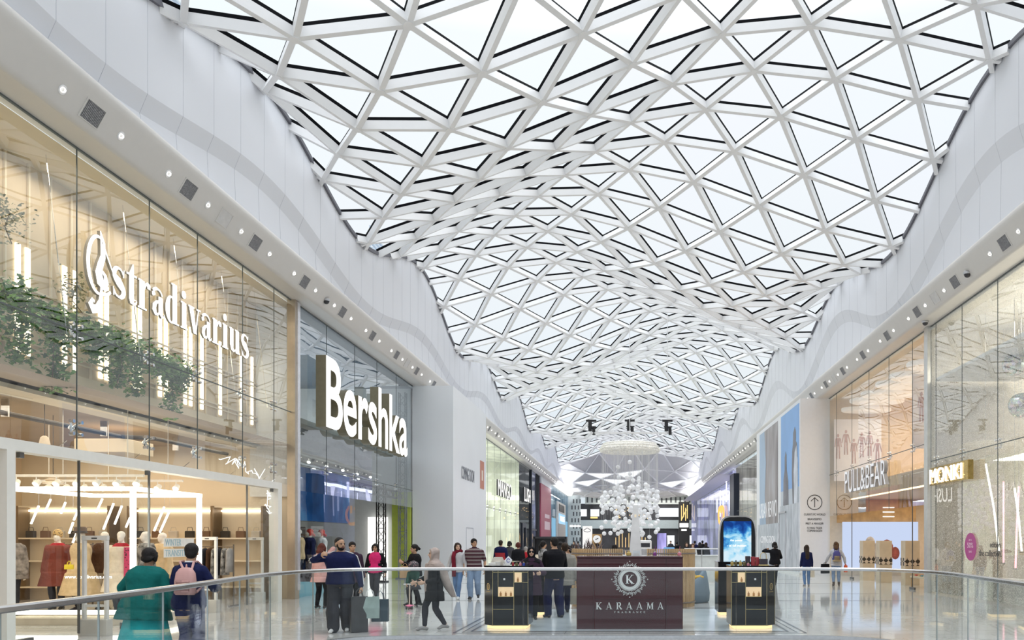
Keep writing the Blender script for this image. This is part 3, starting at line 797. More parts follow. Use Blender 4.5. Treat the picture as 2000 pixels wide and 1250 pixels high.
# white lit back panel inside and door frame
m = MB(); m.box(-11.8,-10.95,36.9,37.1,0,2.76); struct(m.build('wall_lightbox', glow('lightbox', (1,.99,.95), 1.3)))['label'] = 'bright white backlit panel inside the entrance'
m = MB(); m.box(-10.1,-9.92,24.4,29.3,0,.6); struct(m.build('trim_6', mat('teal_plinth', (0.20,0.45,0.55), .4)))['label'] = 'pale teal plinth under the shop window'
m = MB()
for z in (.6, 1.35, 2.1): m.box(-11.9,-11.6,24.5,29.3,z,z+.04)
for d in (24.5,25.7,26.9,28.1,29.3): m.box(-11.9,-11.6,d-.03,d+.03,0,2.2)
m.box(-12.0,-11.95,24.4,29.4,0,3.2)
t = tag(m.build('display_shelving', mat('dark_shelf', (0.09,0.06,0.05), .5)), 'dark display shelving behind the red haired mannequins', 'shelving')

# --- white hoarding
HOARD = mat('hoarding_white', (0.78, 0.80, 0.82), .35, var=.02, scale=.5)
m = MB(); m.box(-9.95, -8.02, 37.2, 45.7, 0, 8.73); hb = struct(m.build('wall_hoarding', HOARD)); hb['label'] = 'plain white hoarding box with COMING SOON lettering'
m = MB(); put_text(m, 'COMING SOON', (-8.012, 39.0, 4.66), (0,1,0), (0,0,1), w=3.2, h=.62, ext=.004); m.build('lettering', mat('grey_print', (0.16,0.17,0.20), .5), hb)
m = MB(); m.box(-8.02,-8.0,43.9,45.0,4.5,6.0); m.build('poster', mat('orange_poster', (0.52,0.20,0.13), .5), hb)
m = MB(); m.box(-8.0,-7.995,44.25,44.65,4.95,5.5); m.build('poster_logo', mat('cream_print', (0.8,0.7,0.6), .5), hb)
m = MB()
for a, b, c, d in ((40.15,40.2,0,2.3),(41.9,41.95,0,2.3),(40.15,41.95,2.3,2.35)): m.box(-8.02,-8.005,a,b,c,d)
m.build('door_outline', mat('door_gap', (0.42,0.44,0.48), .5), hb)

# --- shops beyond the hoarding
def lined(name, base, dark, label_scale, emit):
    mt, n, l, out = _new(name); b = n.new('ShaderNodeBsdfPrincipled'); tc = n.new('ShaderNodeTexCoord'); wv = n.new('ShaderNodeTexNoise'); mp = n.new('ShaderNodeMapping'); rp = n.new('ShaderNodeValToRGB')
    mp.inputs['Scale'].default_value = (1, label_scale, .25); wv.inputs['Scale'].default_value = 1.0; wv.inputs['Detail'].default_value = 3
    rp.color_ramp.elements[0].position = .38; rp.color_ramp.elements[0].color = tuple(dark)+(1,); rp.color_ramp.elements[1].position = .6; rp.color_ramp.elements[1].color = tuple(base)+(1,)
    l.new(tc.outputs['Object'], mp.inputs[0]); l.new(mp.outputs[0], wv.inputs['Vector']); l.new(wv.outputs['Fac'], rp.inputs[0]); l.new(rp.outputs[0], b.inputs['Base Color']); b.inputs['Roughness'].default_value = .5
    if emit: l.new(rp.outputs[0], b.inputs['Emission Color']); b.inputs['Emission Strength'].default_value = emit  # lets shop walls glow by themselves, in place of room lighting
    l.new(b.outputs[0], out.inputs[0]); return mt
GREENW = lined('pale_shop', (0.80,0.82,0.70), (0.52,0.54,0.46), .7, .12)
room('wall_shop_pale', XL, -13.5, 45.75, 73.0, 0, 8.6, [GREENW, GREENW, GREENW], 'pale bright room of the white lettered shop')
MM = [48.5,51.3,54.1,56.9,59.7,62.5,65.3,68.1,70.9]
w3 = glazing('window_3', XL, 45.7, 73.0, 0, 8.73, MM, [4.0], 'tall glass front of the bright shop with small white lettering', PANEFAR)
spider([(d, 4.0) for d in MM], XL, 1, w3)
m = MB(); m.box(-.1,.1,0,.12,0,8.73); m.build('end_post', DARK, w3).location = (0, .0, 0)
m = MB()
for d in (57.5,60.8): m.box(-13.3,-13.2,d,d+.5,0,7.6)
m.box(-13.3,-13.2,56,66,7.0,7.3)
struct(m.build('trim_7', glow('shop_strip', (1,.98,.88), 1.8)))['label'] = 'upright light strips inside the bright shop'
t = empty('shop_sign', (-9.7, 60.0, 5.0), label='small white letters MANGO on the bright shop glass', cat='shop sign')
m = MB(); put_text(m, 'MANGO', (0,0,0), (0,1,0), (0,0,1), w=6.8, h=1.2, ext=.06, m=0, side=1); m.build('lettering', [SIGNW, DARK], t)
room('wall_shop_dim', XL, -12.5, 73.25, 81.5, 0, 8.6, [mat('dim_shop', (0.22,0.22,0.23), .4, var=.3, scale=.7)]*3, 'dim room of the dark shop')
w4 = glazing('window_4', XL, 73.1, 81.5, 0, 8.73, [77.3], [], 'dark glass front of the dim shop', PANEFAR); 
m = MB(); m.box(-.12,.14,8.2,8.6,0,8.73); m.box(-.08,.1,1.6,4.4,2.9,3.3); m.box(-.08,.1,1.6,2.1,0,2.9); m.box(-.08,.1,3.9,4.4,0,2.9); m.build('dark_frame', mat('navy_frame', (0.02,0.025,0.04), .4), w4)
t = empty('shop_sign', (-9.72, 75.0, 5.3), label='white letters LUSH on the dark glass shop front', cat='shop sign')
m = MB(); put_text(m, 'LUSH', (0,0,0), (0,1,0), (0,0,1), w=4.6, h=1.3, ext=.08, off=.01, m=0, side=1); m.build('lettering', [SIGNW, DARK], t)
room('wall_shop_violet', XL, -12.5, 81.6, 90.0, 0, 8.6, [lined('violet_shop', (0.42,0.42,0.60), (0.10,0.10,0.14), 3.0, .15)]*3, 'violet lit room of the shop with dark posts')
w5 = glazing('window_5', XL, 81.6, 90.0, 0, 8.73, [83.7,85.8,87.9], [4.2], 'glass shop front with dark posts beside the red panel', PANEFAR)
m = MB()
for d in (86.0,87.2,88.4): m.box(-9.9,-9.75,d,d+.1,0,8.7)
m.box(-9.9,-9.75,82,85.8,2.7,2.85)
struct(m.build('trim_8', DARK))['label'] = 'thin dark posts of the violet shop front'
m = MB(); m.box(-9.95,-9.75,90.0,101.5,0,8.0); o = struct(m.build('wall_red_hoarding', mat('red_hoarding', (0.36,0.07,0.11), .45, var=.1))); o['label'] = 'dark red hoarding panel with pale lettering'
m = MB(); m.box(-9.95,-9.7,90.0,101.5,8.0,8.73)
m.build('top_board', OFFW, o)
m = MB(); m.box(-9.75,-9.74,94.0,99.5,4.3,4.75); m.box(-9.75,-9.74,93.8,99.8,2.95,3.9); m.build('lettering', mat('pale_pink_print', (0.66,0.50,0.52), .5), o)
PBLUE = glow('blue_wash', (0.35,0.68,0.95), .75)
room('wall_shop_blue', XL, -12.0, 101.6, 131.0, 0, 8.6, [mat('blue_shop', (0.20,0.30,0.38), .4, var=.2, scale=.6)]*3, 'blue lit room of the far left shop')
w6 = glazing('window_6', XL, 101.6, 131.0, 0, 8.73, [106,110.5,115,119.5,124,128], [], 'blue glass front of the far left shop', PANEFAR)
m = MB(); m.box(-9.9,-9.72,110.0,124.0,0,7.0)
o = struct(m.build('door_2', mat('stone_portal', (0.62,0.60,0.56), .5))); o['label'] = 'tall pale stone portal of the far left shop'
m = MB(); m.box(-9.72,-9.66,111.0,123.0,0,4.0); m.build('portal_recess', mat('portal_inner', (0.46,0.44,0.42), .5), o)
m = MB(); m.box(-9.72,-9.62,112.0,122.0,4.0,5.4); m.build('lit_sign_panel', glow('sky_panel', (0.45,0.75,1.0), 1.0), o)
m = MB(); put_text(m, 'VANS', (-9.61,113,4.35), (0,1,0), (0,0,1), w=7.5, h=.75, ext=.02); m.build('lettering', SIGNW, o)
m = MB()
for k in range(4): m.box(-9.72,-9.66,112.6+2.4*k,114.0+2.4*k,5.7,6.7)
m.build('portal_slots', DARK, o)
m = MB(); m.box(-9.9,-9.8,104.0,108.4,0,4.6); m.box(-9.9,-9.8,126.2,129.0,0,4.6)
struct(m.build('trim_9', PBLUE))['label'] = 'glowing pale blue panels beside the stone portal'
# ------------------------------------------------------------ right side
XR = 9.87
WARMW = mat('warm_plaster', (0.72,0.60,0.44), .6, var=.05)
OAK = mat('oak_board', (0.46,0.29,0.13), .5, var=.2, scale=3)
# near glitter shop
room('wall_shop_glitter', XR, 15.5, 8.0, 26.8, 0, 8.6, [mat('glitter_back', (0.60,0.60,0.54), .5, var=.12, scale=.7), mat('glitter_side', (0.58,0.54,0.47), .5, var=.1), mat('glitter_ceil', (0.62,0.61,0.57), .5)], 'pale room of the glitter shop')
GG = glass('glitter_glass', tint=(0.90,0.91,0.88), base=0.12, top=0.9, power=3.0, wave=0.06, wscale=0.4, sparkle=0.30)
RM = [10.4,13.0,15.4,17.6,19.75,21.97,24.33,26.4]
w = glazing('window_7', XR, 8.0, 26.9, 0.05, 8.73, RM, [4.3], 'tall glass front covered in silver glitter dots', GG)
spider([(d, 4.3) for d in RM], XR, -1, w)
m = MB(); m.box(-.03,.03,8,18.9,0,.1); m.build('bottom_channel', STEEL, w).location = (0,-8+.0,0)
m = MB(); m.box(-.12,.12,-.12,.2,0,8.73); o = struct(m.build('trim_10', mat('pale_steel_post', (0.66,0.66,0.64), .3, .7), loc=(XR, 26.95, 0))); o['label'] = 'tall pale steel post between the two right shops'
m = MB(); m.box(XR+.02,12.5,8,26.5,6.85,6.95); struct(m.build('trim_11', mat('pelmet', (0.8,0.8,0.78), .4)))['label'] = 'white pelmet inside the glitter shop'
# mirror balls
def mirror_tiles():
    mt, n, l, out = _new('mirror_tiles'); b = n.new('ShaderNodeBsdfPrincipled'); b.inputs['Metallic'].default_value = 1; b.inputs['Roughness'].default_value = .08
    tc = n.new('ShaderNodeTexCoord'); vo = n.new('ShaderNodeTexVoronoi'); vo.inputs['Scale'].default_value = 14; mx = n.new('ShaderNodeMix'); mx.data_type = 'RGBA'; mx.inputs['Factor'].default_value = .25
    mx.inputs[6].default_value = (.85,.88,.9,1); l.new(tc.outputs['Object'], vo.inputs['Vector']); l.new(vo.outputs['Color'], mx.inputs[7]); l.new(mx.outputs[2], b.inputs['Base Color']); l.new(b.outputs[0], out.inputs[0]); return mt
MIR = mirror_tiles()
for k, (x, d, z, r, lab) in enumerate(((10.75, 22.9, 6.62, .33, 'upper mirror ball hanging behind the glitter glass'), (10.75, 22.5, 5.42, .34, 'lower mirror ball hanging behind the glitter glass'))):
    t = empty('mirror_ball', (x, d, z), label=lab, cat='mirror ball')
    m = MB(); m.ball((0,0,0), r, n=26, k=16); m.build('ball', MIR, t); m = MB(); m.tube([(0,0,r),(0,0,8.5-z)], .008, 5); m.build('cord', STEEL, t)
# gold box sign with bulbs
t = empty('shop_sign', (9.62, 26.25, 3.46), label='gold mirror box sign with white bulb letters', cat='shop sign')
m = MB(); m.bevbox(.0,.16,-2.95,.0,0,.56,.01); m.build('box', mat('gold_box', (0.55,0.38,0.13), .18, 1.0, var=.2), t)
m = MB(); put_text(m, 'MONKI', (-.02,-.05,.05), (0,-1,0), (0,0,1), w=2.5, h=.46, ext=.02, off=-.012); m.build('letters', SIGNW, t)
m = MB(); 
vs, fs = text_faces('MONKI', 1.0, .05, .006)
for k in range(34): m.ball((-.045, -.12-.074*k, .06 + .4*((k*7) % 5)/4), .015, n=6, k=4)
m.build('bulbs', glow('bulb', (1,.93,.75), 4), t)
# sale disc
t = empty('sale_sticker', (9.84, 23.65, 1.53), label='round magenta sale sticker on the glitter glass', cat='sticker')
m = MB(); m.tube([(0,0,0),(-.008,0,0)], .40, 36); m.build('disc', mat('magenta', (0.42,0.05,0.24), .4), t)
m = MB(); put_text(m, 'UP TO', (-.012,.1,.17), (0,-1,0), (0,0,1), w=.2, h=.05, ext=.002); put_text(m, '50%', (-.012,.2,-.03), (0,-1,0), (0,0,1), w=.4, h=.15, ext=.002); put_text(m, 'SALE', (-.012,.1,-.17), (0,-1,0), (0,0,1), w=.22, h=.06, ext=.002); m.build('lettering', mat('pink_print', (0.85,0.6,0.72), .5), t)
t = empty('window_lettering', (9.85, 22.2, 1.3), label='small black words edition and the collection on glitter glass', cat='lettering')
m = MB(); put_text(m, 'edition', (0,.2,.22), (0,-1,0), (0,0,1), w=.62, ext=.003); put_text(m, 'the collection.', (0,.9,-.02), (0,-1,0), (0,0,1), w=1.4, ext=.003); m.build('letters', DARK, t)
for k, (x, d, z0, z1, tx, tp) in enumerate(((12.0, 26.3, 1.0, 3.6, 0, (1,.45,.5)), (11.0, 24.4, 1.4, 4.0, -.4, (1,.97,.9)), (11.1, 23.2, 1.4, 3.2, -.2, (1,.97,.9)), (11.3, 24.0, .9, 3.3, .1, (1,.55,.5)))):
    t = empty('neon_tube', (x, d, z0), label=('pink neon tube upright at the back of the glitter shop', 'long white neon tube leaning in the glitter window', 'short white neon tube leaning in the glitter window', 'pink neon tube beside the long white neon tube')[k], cat='neon light')
    m = MB(); m.tube([(0,0,0),(tx*.4,0,(z1-z0)*.5),(tx,0,z1-z0)], .03, 8); m.build('tube', glow('neon_%d' % (tp[1] < .9), tp, 2.6), t)
    m = MB(); m.tube([(tx,0,z1-z0),(tx,0,8.5-z0)], .006, 5); m.box(-.06,.06,-.06,.06,-.04,0); m.build('hanger', STEEL, t)
for k, (d, z, lab) in enumerate(((25.2, .0, 'low pale display bench by the glitter door'), (21.6, 0, 'low grey display plinth inside the glitter window'))):
    t = empty('display_plinth', (11.4 if k == 0 else 12.8, d, 0), label=lab, cat='plinth'); m = MB(); m.bevbox(-.6,.6,-.5,.5,0,.5,.02); m.build('block', mat('plinth_grey', (0.5,0.5,0.49), .5), t); m = MB(); m.box(-.62,.62,-.52,.52,.5,.53); m.build('top', OFFW, t)
for k, d in enumerate((22.9, 21.0)):
    t = empty('clothes_rail', (11.7, d, 0), label=('wire clothes rail behind the sale sticker', 'wire clothes rail at the right edge of the glitter window')[k], cat='clothes rail')
    m = MB()
    for y in (-.6, .6): m.tube([(0,y,0),(0,y,1.55)], .016, 6); m.box(-.25,.25,y-.02,y+.02,0,.03)
    m.tube([(0,-.6,1.55),(0,.6,1.55)], .016, 6); m.tube([(0,-.6,.5),(0,.6,.5)], .012, 6); m.build('frame', mat('copper_tube', (0.6,0.45,0.36), .3, .8), t)

# warm shop with oval ceiling clouds
room('wall_shop_warm', XR, 17.5, 27.2, 40.4, 0, 8.6, [WARMW, WARMW, mat('warm_ceiling', (0.80,0.68,0.50), .5)], 'warm cream room of the shop with grey block lettering')
PM = [28.6,31.2,33.8,36.4,39.1]
w = glazing('window_8', XR, 27.15, 40.5, 2.9, 8.73, PM, [4.93], 'tall glass front of the warm lit shop', glass('warm_glass', tint=(0.95,0.95,0.93), base=.08, top=.9, power=3.5, wave=.06, wscale=.4))
spider([(d, 4.93) for d in PM], XR, -1, w)
m = MB()
for d in (36.4, 28.6): m.box(-.015,.015,d-27.15-.01,d-27.15+.01,0,2.9); m.box(-.03,.03,d-27.15-.25,d-27.15+.25,0,.08)
m.build('door_stile', mat('dark_steel2', (0.14,0.14,0.14), .4, .6), w)
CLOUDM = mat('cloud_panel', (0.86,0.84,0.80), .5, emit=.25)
for k, (x, d, z, rx, ry) in enumerate(((11.4,30.0,8.05,1.25,.8),(11.3,31.9,8.0,1.2,.75),(11.4,33.8,8.05,1.25,.8),(11.3,35.8,8.0,1.2,.8),(11.4,37.8,8.05,1.25,.8),(11.4,39.5,7.9,1.2,.6),(14.2,33.4,7.9,1.3,1.0))):
    t = empty('ceiling_cloud', (x, d, z), label='white oval ceiling cloud panel hung in the warm shop', cat='ceiling panel', group='oval ceiling clouds of the warm shop')
    m = MB(); m.loft([[(rx*s*math.cos(2*PI*i/28), ry*s*math.sin(2*PI*i/28), zz) for i in range(28)] for s, zz in ((.94,0),(1,.05),(1,.16),(.96,.2))]); m.build('panel', CLOUDM, t)
    m = MB()
    for a in (-.5,.5): m.tube([(a*rx,0,.2),(a*rx,0,8.5-z)], .008, 4)
    m.build('hanger', STEEL, t)
m = MB(); m.box(XR+1.0,17,27.3,40.3,3.75,4.4); m.quad((XR+1.0,27.3,3.7),(17,27.3,3.7),(17,40.3,3.7),(XR+1.0,40.3,3.7)); o = struct(m.build('ceiling_warm_low', mat('warm_low_ceiling', (0.72,0.60,0.44), .5))); o['label'] = 'low cream ceiling of the warm shop'
m = MB(); m.box(XR+1.0,XR+1.06,27.3,40.3,3.70,3.76); m.build('light_cove', glow('cove', (1,.8,.5), 3.0), o)
# figure banners
def banner(loc, w, h, n, label, rot):
    t = empty('figure_banner', loc, rz=rot, label=label, cat='banner')
    m = MB(); m.box(-w/2, w/2, -.02, .02, 0, h); m.build('cloth', mat('banner_cloth', (0.74,0.76,0.84), .6, var=.02), t)
    m = MB()
    for k in range(n):
        c = -w/2 + w*(k+.5)/n; H = h*.40; z = h*.36 + .08*h*math.sin(k*2.2)
        m.ball((c,-.03,z+H*.94), H*.05, .008, H*.07, 8, 5)
        m.loft([[(c-H*a,-.032,z+H*b),(c+H*a,-.032,z+H*b),(c+H*a,-.024,z+H*b),(c-H*a,-.024,z+H*b)] for b, a in ((.5,.07),(.66,.055),(.84,.085))])
        for s in (-1,1):
            m.bar((c+s*H*.045,-.028,z+H*.5),(c+s*H*.06,-.028,z), H*.055, .008, up=(0,1,0)); m.bar((c+s*H*.09,-.028,z+H*.82),(c+s*H*(.13+.04*(k%2)),-.028,z+H*.48), H*.035, .008, up=(0,1,0))
    m.build('printed_figures', mat('figure_print', (0.40,0.26,0.28), .6, var=.3, scale=4), t)
banner((11.1, 39.9, 4.6), 2.3, 3.0, 6, 'long white banner of printed figures at the far end of the warm shop', 0)
banner((10.9, 29.0, 4.95), 2.0, 2.6, 3, 'white banner of three printed figures beside the steel post', .25)
PBS = mat('grey_letter', (0.84,0.86,0.90), .4, emit=.25); PBD = mat('grey_letter_side', (0.42,0.42,0.43), .5)
t = empty('shop_sign', (9.62, 36.4, 3.8), label='grey white PULL&BEAR block letter sign on the warm shop glass', cat='shop sign')
m = MB(); put_text(m, 'PULL&BEAR', (0,0,0), (0,-1,0), (0,0,1), w=5.8, h=.95, ext=.07, off=-.005, m=0, side=1); m.build('letters', [PBS, PBD], t)
# inside the warm shop, ground floor
t = empty('wall_sign_board', (12.2, 39.5, 2.55), label='oak board with three white bars above the print screen', cat='sign board')
m = MB(); m.box(-2.2,1.6,0,.1,0,1.1); m.build('board', OAK, t); m = MB()
for k in range(3): m.box(.0,.55,-.03,0,.28+.22*k,.33+.22*k)
m.build('white_bars', SIGNW, t)
t = empty('print_screen', (11.6, 39.2, 0), label='large pale blue lit print screen under the oak board', cat='screen')
def spots(name, base, spot, s, th, emit=.0):
    mt, n, l, out = _new(name); b = n.new('ShaderNodeBsdfPrincipled'); tc = n.new('ShaderNodeTexCoord'); vo = n.new('ShaderNodeTexVoronoi'); vo.inputs['Scale'].default_value = s
    rp = n.new('ShaderNodeValToRGB'); rp.color_ramp.interpolation = 'CONSTANT'; rp.color_ramp.elements[0].color = tuple(spot)+(1,); rp.color_ramp.elements[1].position = th; rp.color_ramp.elements[1].color = tuple(base)+(1,)
    l.new(tc.outputs['Object'], vo.inputs['Vector']); l.new(vo.outputs['Distance'], rp.inputs[0]); l.new(rp.outputs[0], b.inputs['Base Color']); b.inputs['Roughness'].default_value = .6
    if emit: l.new(rp.outputs[0], b.inputs['Emission Color']); b.inputs['Emission Strength'].default_value = emit
    l.new(b.outputs[0], out.inputs[0]); MATS[name] = mt; return mt
m = MB(); m.box(-1.4,2.2,0,.12,.3,2.6); m.build('panel', glow('pale_blue_screen', (0.62,0.72,0.95), .95), t)
m = MB()
for (x, z, r, c) in ((.7,1.3,.45,0),(-.1,1.55,.35,1),(.1,1.1,.5,1),(1.1,1.1,.3,0)): m.ball((x,-.01,z), r*.7, .02, r, 14, 8, m=c)
m.build('printed_shape', [mat('red_print', (0.28,0.07,0.06), .5, var=.4, scale=5), mat('silver_print', (0.55,0.55,0.58), .3, .5, var=.3, scale=5)], t)
def tribal():
    mt, n, l, out = _new('tribal_band'); b = n.new('ShaderNodeBsdfPrincipled'); tc = n.new('ShaderNodeTexCoord'); ck = n.new('ShaderNodeTexChecker'); ck.inputs['Scale'].default_value = 7
    mp = n.new('ShaderNodeMapping'); mp.inputs['Rotation'].default_value = (0, PI/4, 0); ck.inputs[1].default_value = (.6,.5,.38,1); ck.inputs[2].default_value = (.03,.025,.02,1)
    l.new(tc.outputs['Object'], mp.inputs[0]); l.new(mp.outputs[0], ck.inputs[0]); l.new(ck.outputs[0], b.inputs['Base Color']); l.new(b.outputs[0], out.inputs[0]); return mt
TRB = tribal()
for k, (x, d, wd, lab) in enumerate(((10.2, 35.2, .5, 'left pale timber column with dark patterned band in the warm shop'), (10.3, 33.2, .5, 'middle pale timber column with dark patterned band in the warm shop'), (10.75, 31.4, .55, 'right pale timber column with dark patterned band near the rail'))):
    t = empty('display_column', (x, d, 0), label=lab, cat='column', kind='thing')
    m = MB(); m.bevbox(-wd/2,wd/2,-.25,.25,0,1.7,.01); m.build('shaft', mat('pale_timber', (0.60,0.50,0.36), .5, var=.1, scale=2), t)
    m = MB(); m.box(-wd/2-.01,wd/2+.01,-.26,.26,.74,1.04); m.build('patterned_band', TRB, t)
def garment(m, y, w, z0, z1, k, x=0.0, t=.05):
    rings = []
    for z, f in ((z1, .35), (z1-.06, .8), (z1-.35, .85), (z0, 1.0)):
        rings.append([(x-t*f, y-w/2*f*1.0, z), (x, y-w/2*f*1.05, z), (x+t*f, y-w/2*f, z), (x+t*f, y+w/2*f, z), (x, y+w/2*f*1.05, z), (x-t*f, y+w/2*f, z)])
    m.loft(rings[::-1], k)
def clothes_rack(loc, rz, L, cols, label, seed, h=1.5, cat='clothes rack'):
    """a rail whose coats and shirts hang side by side, each a garment of its own"""
    t = empty('clothes_rack', loc, rz=rz, label=label, cat=cat)
    m = MB()
    for y in (-L/2, L/2): m.tube([(0,y,0),(0,y,h+.06)], .018, 6); m.box(-.25,.25,y-.025,y+.025,0,.03)
    m.tube([(0,-L/2,h),(0,L/2,h)], .016, 6); m.build('rail', mat('rack_metal', (0.2,0.17,0.14), .35, .8), t)
    rr = random.Random(seed); n = int(L/.13)
    for k in range(n):
        y = -L/2 + .1 + (L-.2)*k/max(1, n-1); ln = rr.uniform(.6, 1.05); c = rr.choice(cols)
        g = MB(); rings = []
        for z, f, tt in ((-ln, 1.0, .05), (-.35, .86, .05), (-.08, .8, .045), (-.02, .3, .02)):
            rings.append([(.24*f*math.cos(a), tt*math.sin(a), z) for a in [2*PI*i/10 for i in range(10)]])
        g.loft(rings); g.tube([(0,0,-.02),(0,0,.03)], .006, 4)
        o = g.build('coat' if 'coat' in label else 'garment', c, None, True); o.location = (loc[0] - math.sin(rz)*y, loc[1] + math.cos(rz)*y, loc[2]+h-.02); o.rotation_euler = (0,0,rz)
        tag(o, 'garment hanging on the %s' % label, 'garment', 'garments on the ' + label)
    return t
FAB = lambda nm, c, v=.15: mat('fabric_'+nm, c, .85, var=v, scale=9, bump=.2, bscale=120)
clothes_rack((11.6, 28.6, 0), .3, 1.6, [FAB('rust',(0.5,0.22,0.06)), FAB('ochre',(0.62,0.36,0.1)), FAB('cream',(0.7,0.62,0.5)), FAB('khaki',(0.25,0.22,0.12))], 'orange and cream clothes rack beside the steel post', 3, 1.7)
t = empty('display_table', (10.9, 29.6, 0), label='low table of folded striped knitwear at the warm shop door', cat='table')
m = MB(); m.box(-.5,.5,-.8,.8,.34,.4); m.build('top', mat('pale_timber', (0.60,0.50,0.36)), t)
for a in (-.45,.45):
    for b in (-.74,.74): m = MB(); m.box(a-.03,a+.03,b-.03,b+.03,0,.34); m.build('leg', OAK, t)
KN = [FAB('knit_red',(0.5,0.1,0.07)), FAB('knit_white',(0.75,0.72,0.66)), FAB('knit_teal',(0.15,0.28,0.3)), FAB('knit_tan',(0.5,0.36,0.2))]
for k in range(9):
    m = MB(); m.bevbox(-.16,.16,-.12,.12,0,.06,.015); o = m.build('folded_jumper', KN[k % 4]); o.location = (10.7+.38*(k//5), 29.0+.3*(k % 5), .4)
    tag(o, 'folded striped jumper on the low table at the warm shop door', 'jumper', 'folded jumpers on the low table')
# wayfinding pilaster and poster hoarding
m = MB(); m.box(8.43, 9.95, 40.5, 54.4, 0, 8.73); ph = struct(m.build('wall_pilaster', mat('pilaster_white', (0.78,0.79,0.81), .4, var=.015))); ph['label'] = 'white pilaster box with wayfinding print and tall posters'
INK = mat('black_print', (0.03,0.03,0.035), .5)
m = MB(); c = Vector((9.14, 40.49, 3.59))
ribbon(m, arc(0,0,.36,.36,0,360,.035,40), c, (1,0,0), (0,0,1), .003); ribbon(m, [(0,-.24,.035),(0,.22,.035)], c, (1,0,0), (0,0,1), .003)
ribbon(m, [(-.18,.06,.035),(0,.235,.035),(.18,.06,.035)], c, (1,0,0), (0,0,1), .003)
for s, z, w in (('CURRYS PC WORLD', 2.94, 1.06), ('BRAVISSIMO', 2.71, .68), ('PRET A MANGER', 2.49, .88), ('FLYING TIGER', 2.27, .74), ('COPENHAGEN', 2.13, .74)):
    put_text(m, s, (9.14-w/2, 40.488, z), (1,0,0), (0,0,1), w=w, h=.10, ext=.003)
m.build('wayfinding_print', INK, ph)
def poster_mat(name, stops, sc, dist=1.0, seed=0):
    mt, n, l, out = _new(name); b = n.new('ShaderNodeBsdfPrincipled'); tc = n.new('ShaderNodeTexCoord'); mp = n.new('ShaderNodeMapping'); nz = n.new('ShaderNodeTexNoise'); rp = n.new('ShaderNodeValToRGB')
    mp.inputs['Scale'].default_value = sc; mp.inputs['Location'].default_value = (seed, seed, 0); nz.inputs['Scale'].default_value = 1; nz.inputs['Detail'].default_value = 3; nz.inputs['Distortion'].default_value = dist
    for k, (p, c) in enumerate(stops):
        e = rp.color_ramp.elements[k] if k < 2 else rp.color_ramp.elements.new(p)
        e.position = p; e.color = tuple(c)+(1,)
    l.new(tc.outputs['Object'], mp.inputs[0]); l.new(mp.outputs[0], nz.inputs['Vector']); l.new(nz.outputs['Fac'], rp.inputs[0]); l.new(rp.outputs[0], b.inputs['Base Color']); b.inputs['Roughness'].default_value = .35
    l.new(b.outputs[0], out.inputs[0]); return mt
SKYB = mat('poster_sky', (0.22,0.42,0.74), .4, var=.1, scale=.3); SAND = mat('poster_haze', (0.50,0.56,0.62), .35, var=.15, scale=.5)
m = MB(); m.box(8.415,8.43,40.75,45.6,4.4,8.55); m.box(8.415,8.43,40.75,45.6,3.6,4.4,1); po = m.build('beach_poster', [SKYB, SAND], ph)
FG = mat('poster_figure', (0.17,0.17,0.19), .4, var=.3, scale=1.2); FW = mat('poster_shirt', (0.62,0.66,0.72), .4, var=.2, scale=1.2)
def flat(m, pts, k=0, x=8.405):
    m.mesh([(x, d, z) for d, z in pts] + [(x+.012, d, z) for d, z in pts], [tuple(range(len(pts)))] + [(i, (i+1) % len(pts), len(pts)+(i+1) % len(pts), len(pts)+i) for i in range(len(pts))], k)
m = MB()
flat(m, [(42.3,3.6),(41.0,3.6),(41.0,5.6),(41.25,6.6),(41.5,6.75),(41.45,7.2),(41.75,7.5),(42.15,7.2),(42.2,6.7),(42.4,6.3),(42.5,5.2)], 0)
flat(m, [(41.0,3.6),(41.0,5.7),(41.3,6.5),(41.75,6.2),(42.0,5.2),(41.9,3.6)], 1, 8.40)
flat(m, [(44.9,3.6),(43.4,3.6),(43.5,4.9),(43.9,5.5),(43.95,6.3),(44.2,6.5),(44.45,6.2),(44.45,5.5),(44.8,5.0)], 0)
m.build('printed_people', [FG, FW], ph)
m = MB(); m.box(8.41,8.43,46.6,53.0,2.7,8.5); m.build('portrait_poster', poster_mat('portrait_print', ((.3,(.16,.14,.14)),(.7,(.44,.44,.46)),(.5,(.30,.27,.26))), (.2,.55,.16), 1.2), ph)
m = MB(); flat(m, [(53.0,2.7),(50.6,2.7),(51.0,4.5),(50.6,6.5),(51.2,8.5),(53.0,8.5)], 0, 8.402); m.build('poster_sky_strip', mat('poster_pale_sky', (0.36,0.47,0.60), .4, var=.1, scale=.4), ph)
FOIL = poster_mat('crumpled_foil', ((.3,(.32,.35,.38)),(.7,(.74,.76,.80)),(.5,(.50,.54,.58))), (.3,1.2,.35), 3.0, 4)
m = MB(); m.box(8.41,8.43,40.75,45.9,0.12,3.6); m.build('silver_foil', FOIL, ph)
m = MB(); m.box(8.41,8.43,46.4,53.8,0.12,2.7); m.build('silver_foil', FOIL, ph)
m = MB()
for a, b, c, d in ((44.0,44.09,.1,3.25),(45.9,45.99,.1,3.25),(44.0,45.99,3.2,3.28)): m.box(8.36,8.42,a,b,c,d)
m.build('door_frame', mat('door_frame_steel', (0.66,0.66,0.68), .3, .6), ph)
m = MB(); put_text(m, 'URBAN REVIVO', (8.40,53.0,3.1), (0,-1,0), (0,0,1), w=6.2, h=.95, ext=.004); put_text(m, 'COMING SOON', (8.40,52.6,1.55), (0,-1,0), (0,0,1), w=5.2, h=.42, ext=.004); m.build('lettering', mat('white_print', (0.88,0.88,0.9), .5, emit=.1), ph)
m = MB(); m.box(8.38,8.44,40.5,54.4,0,.12); m.build('skirting', OFFW, ph)
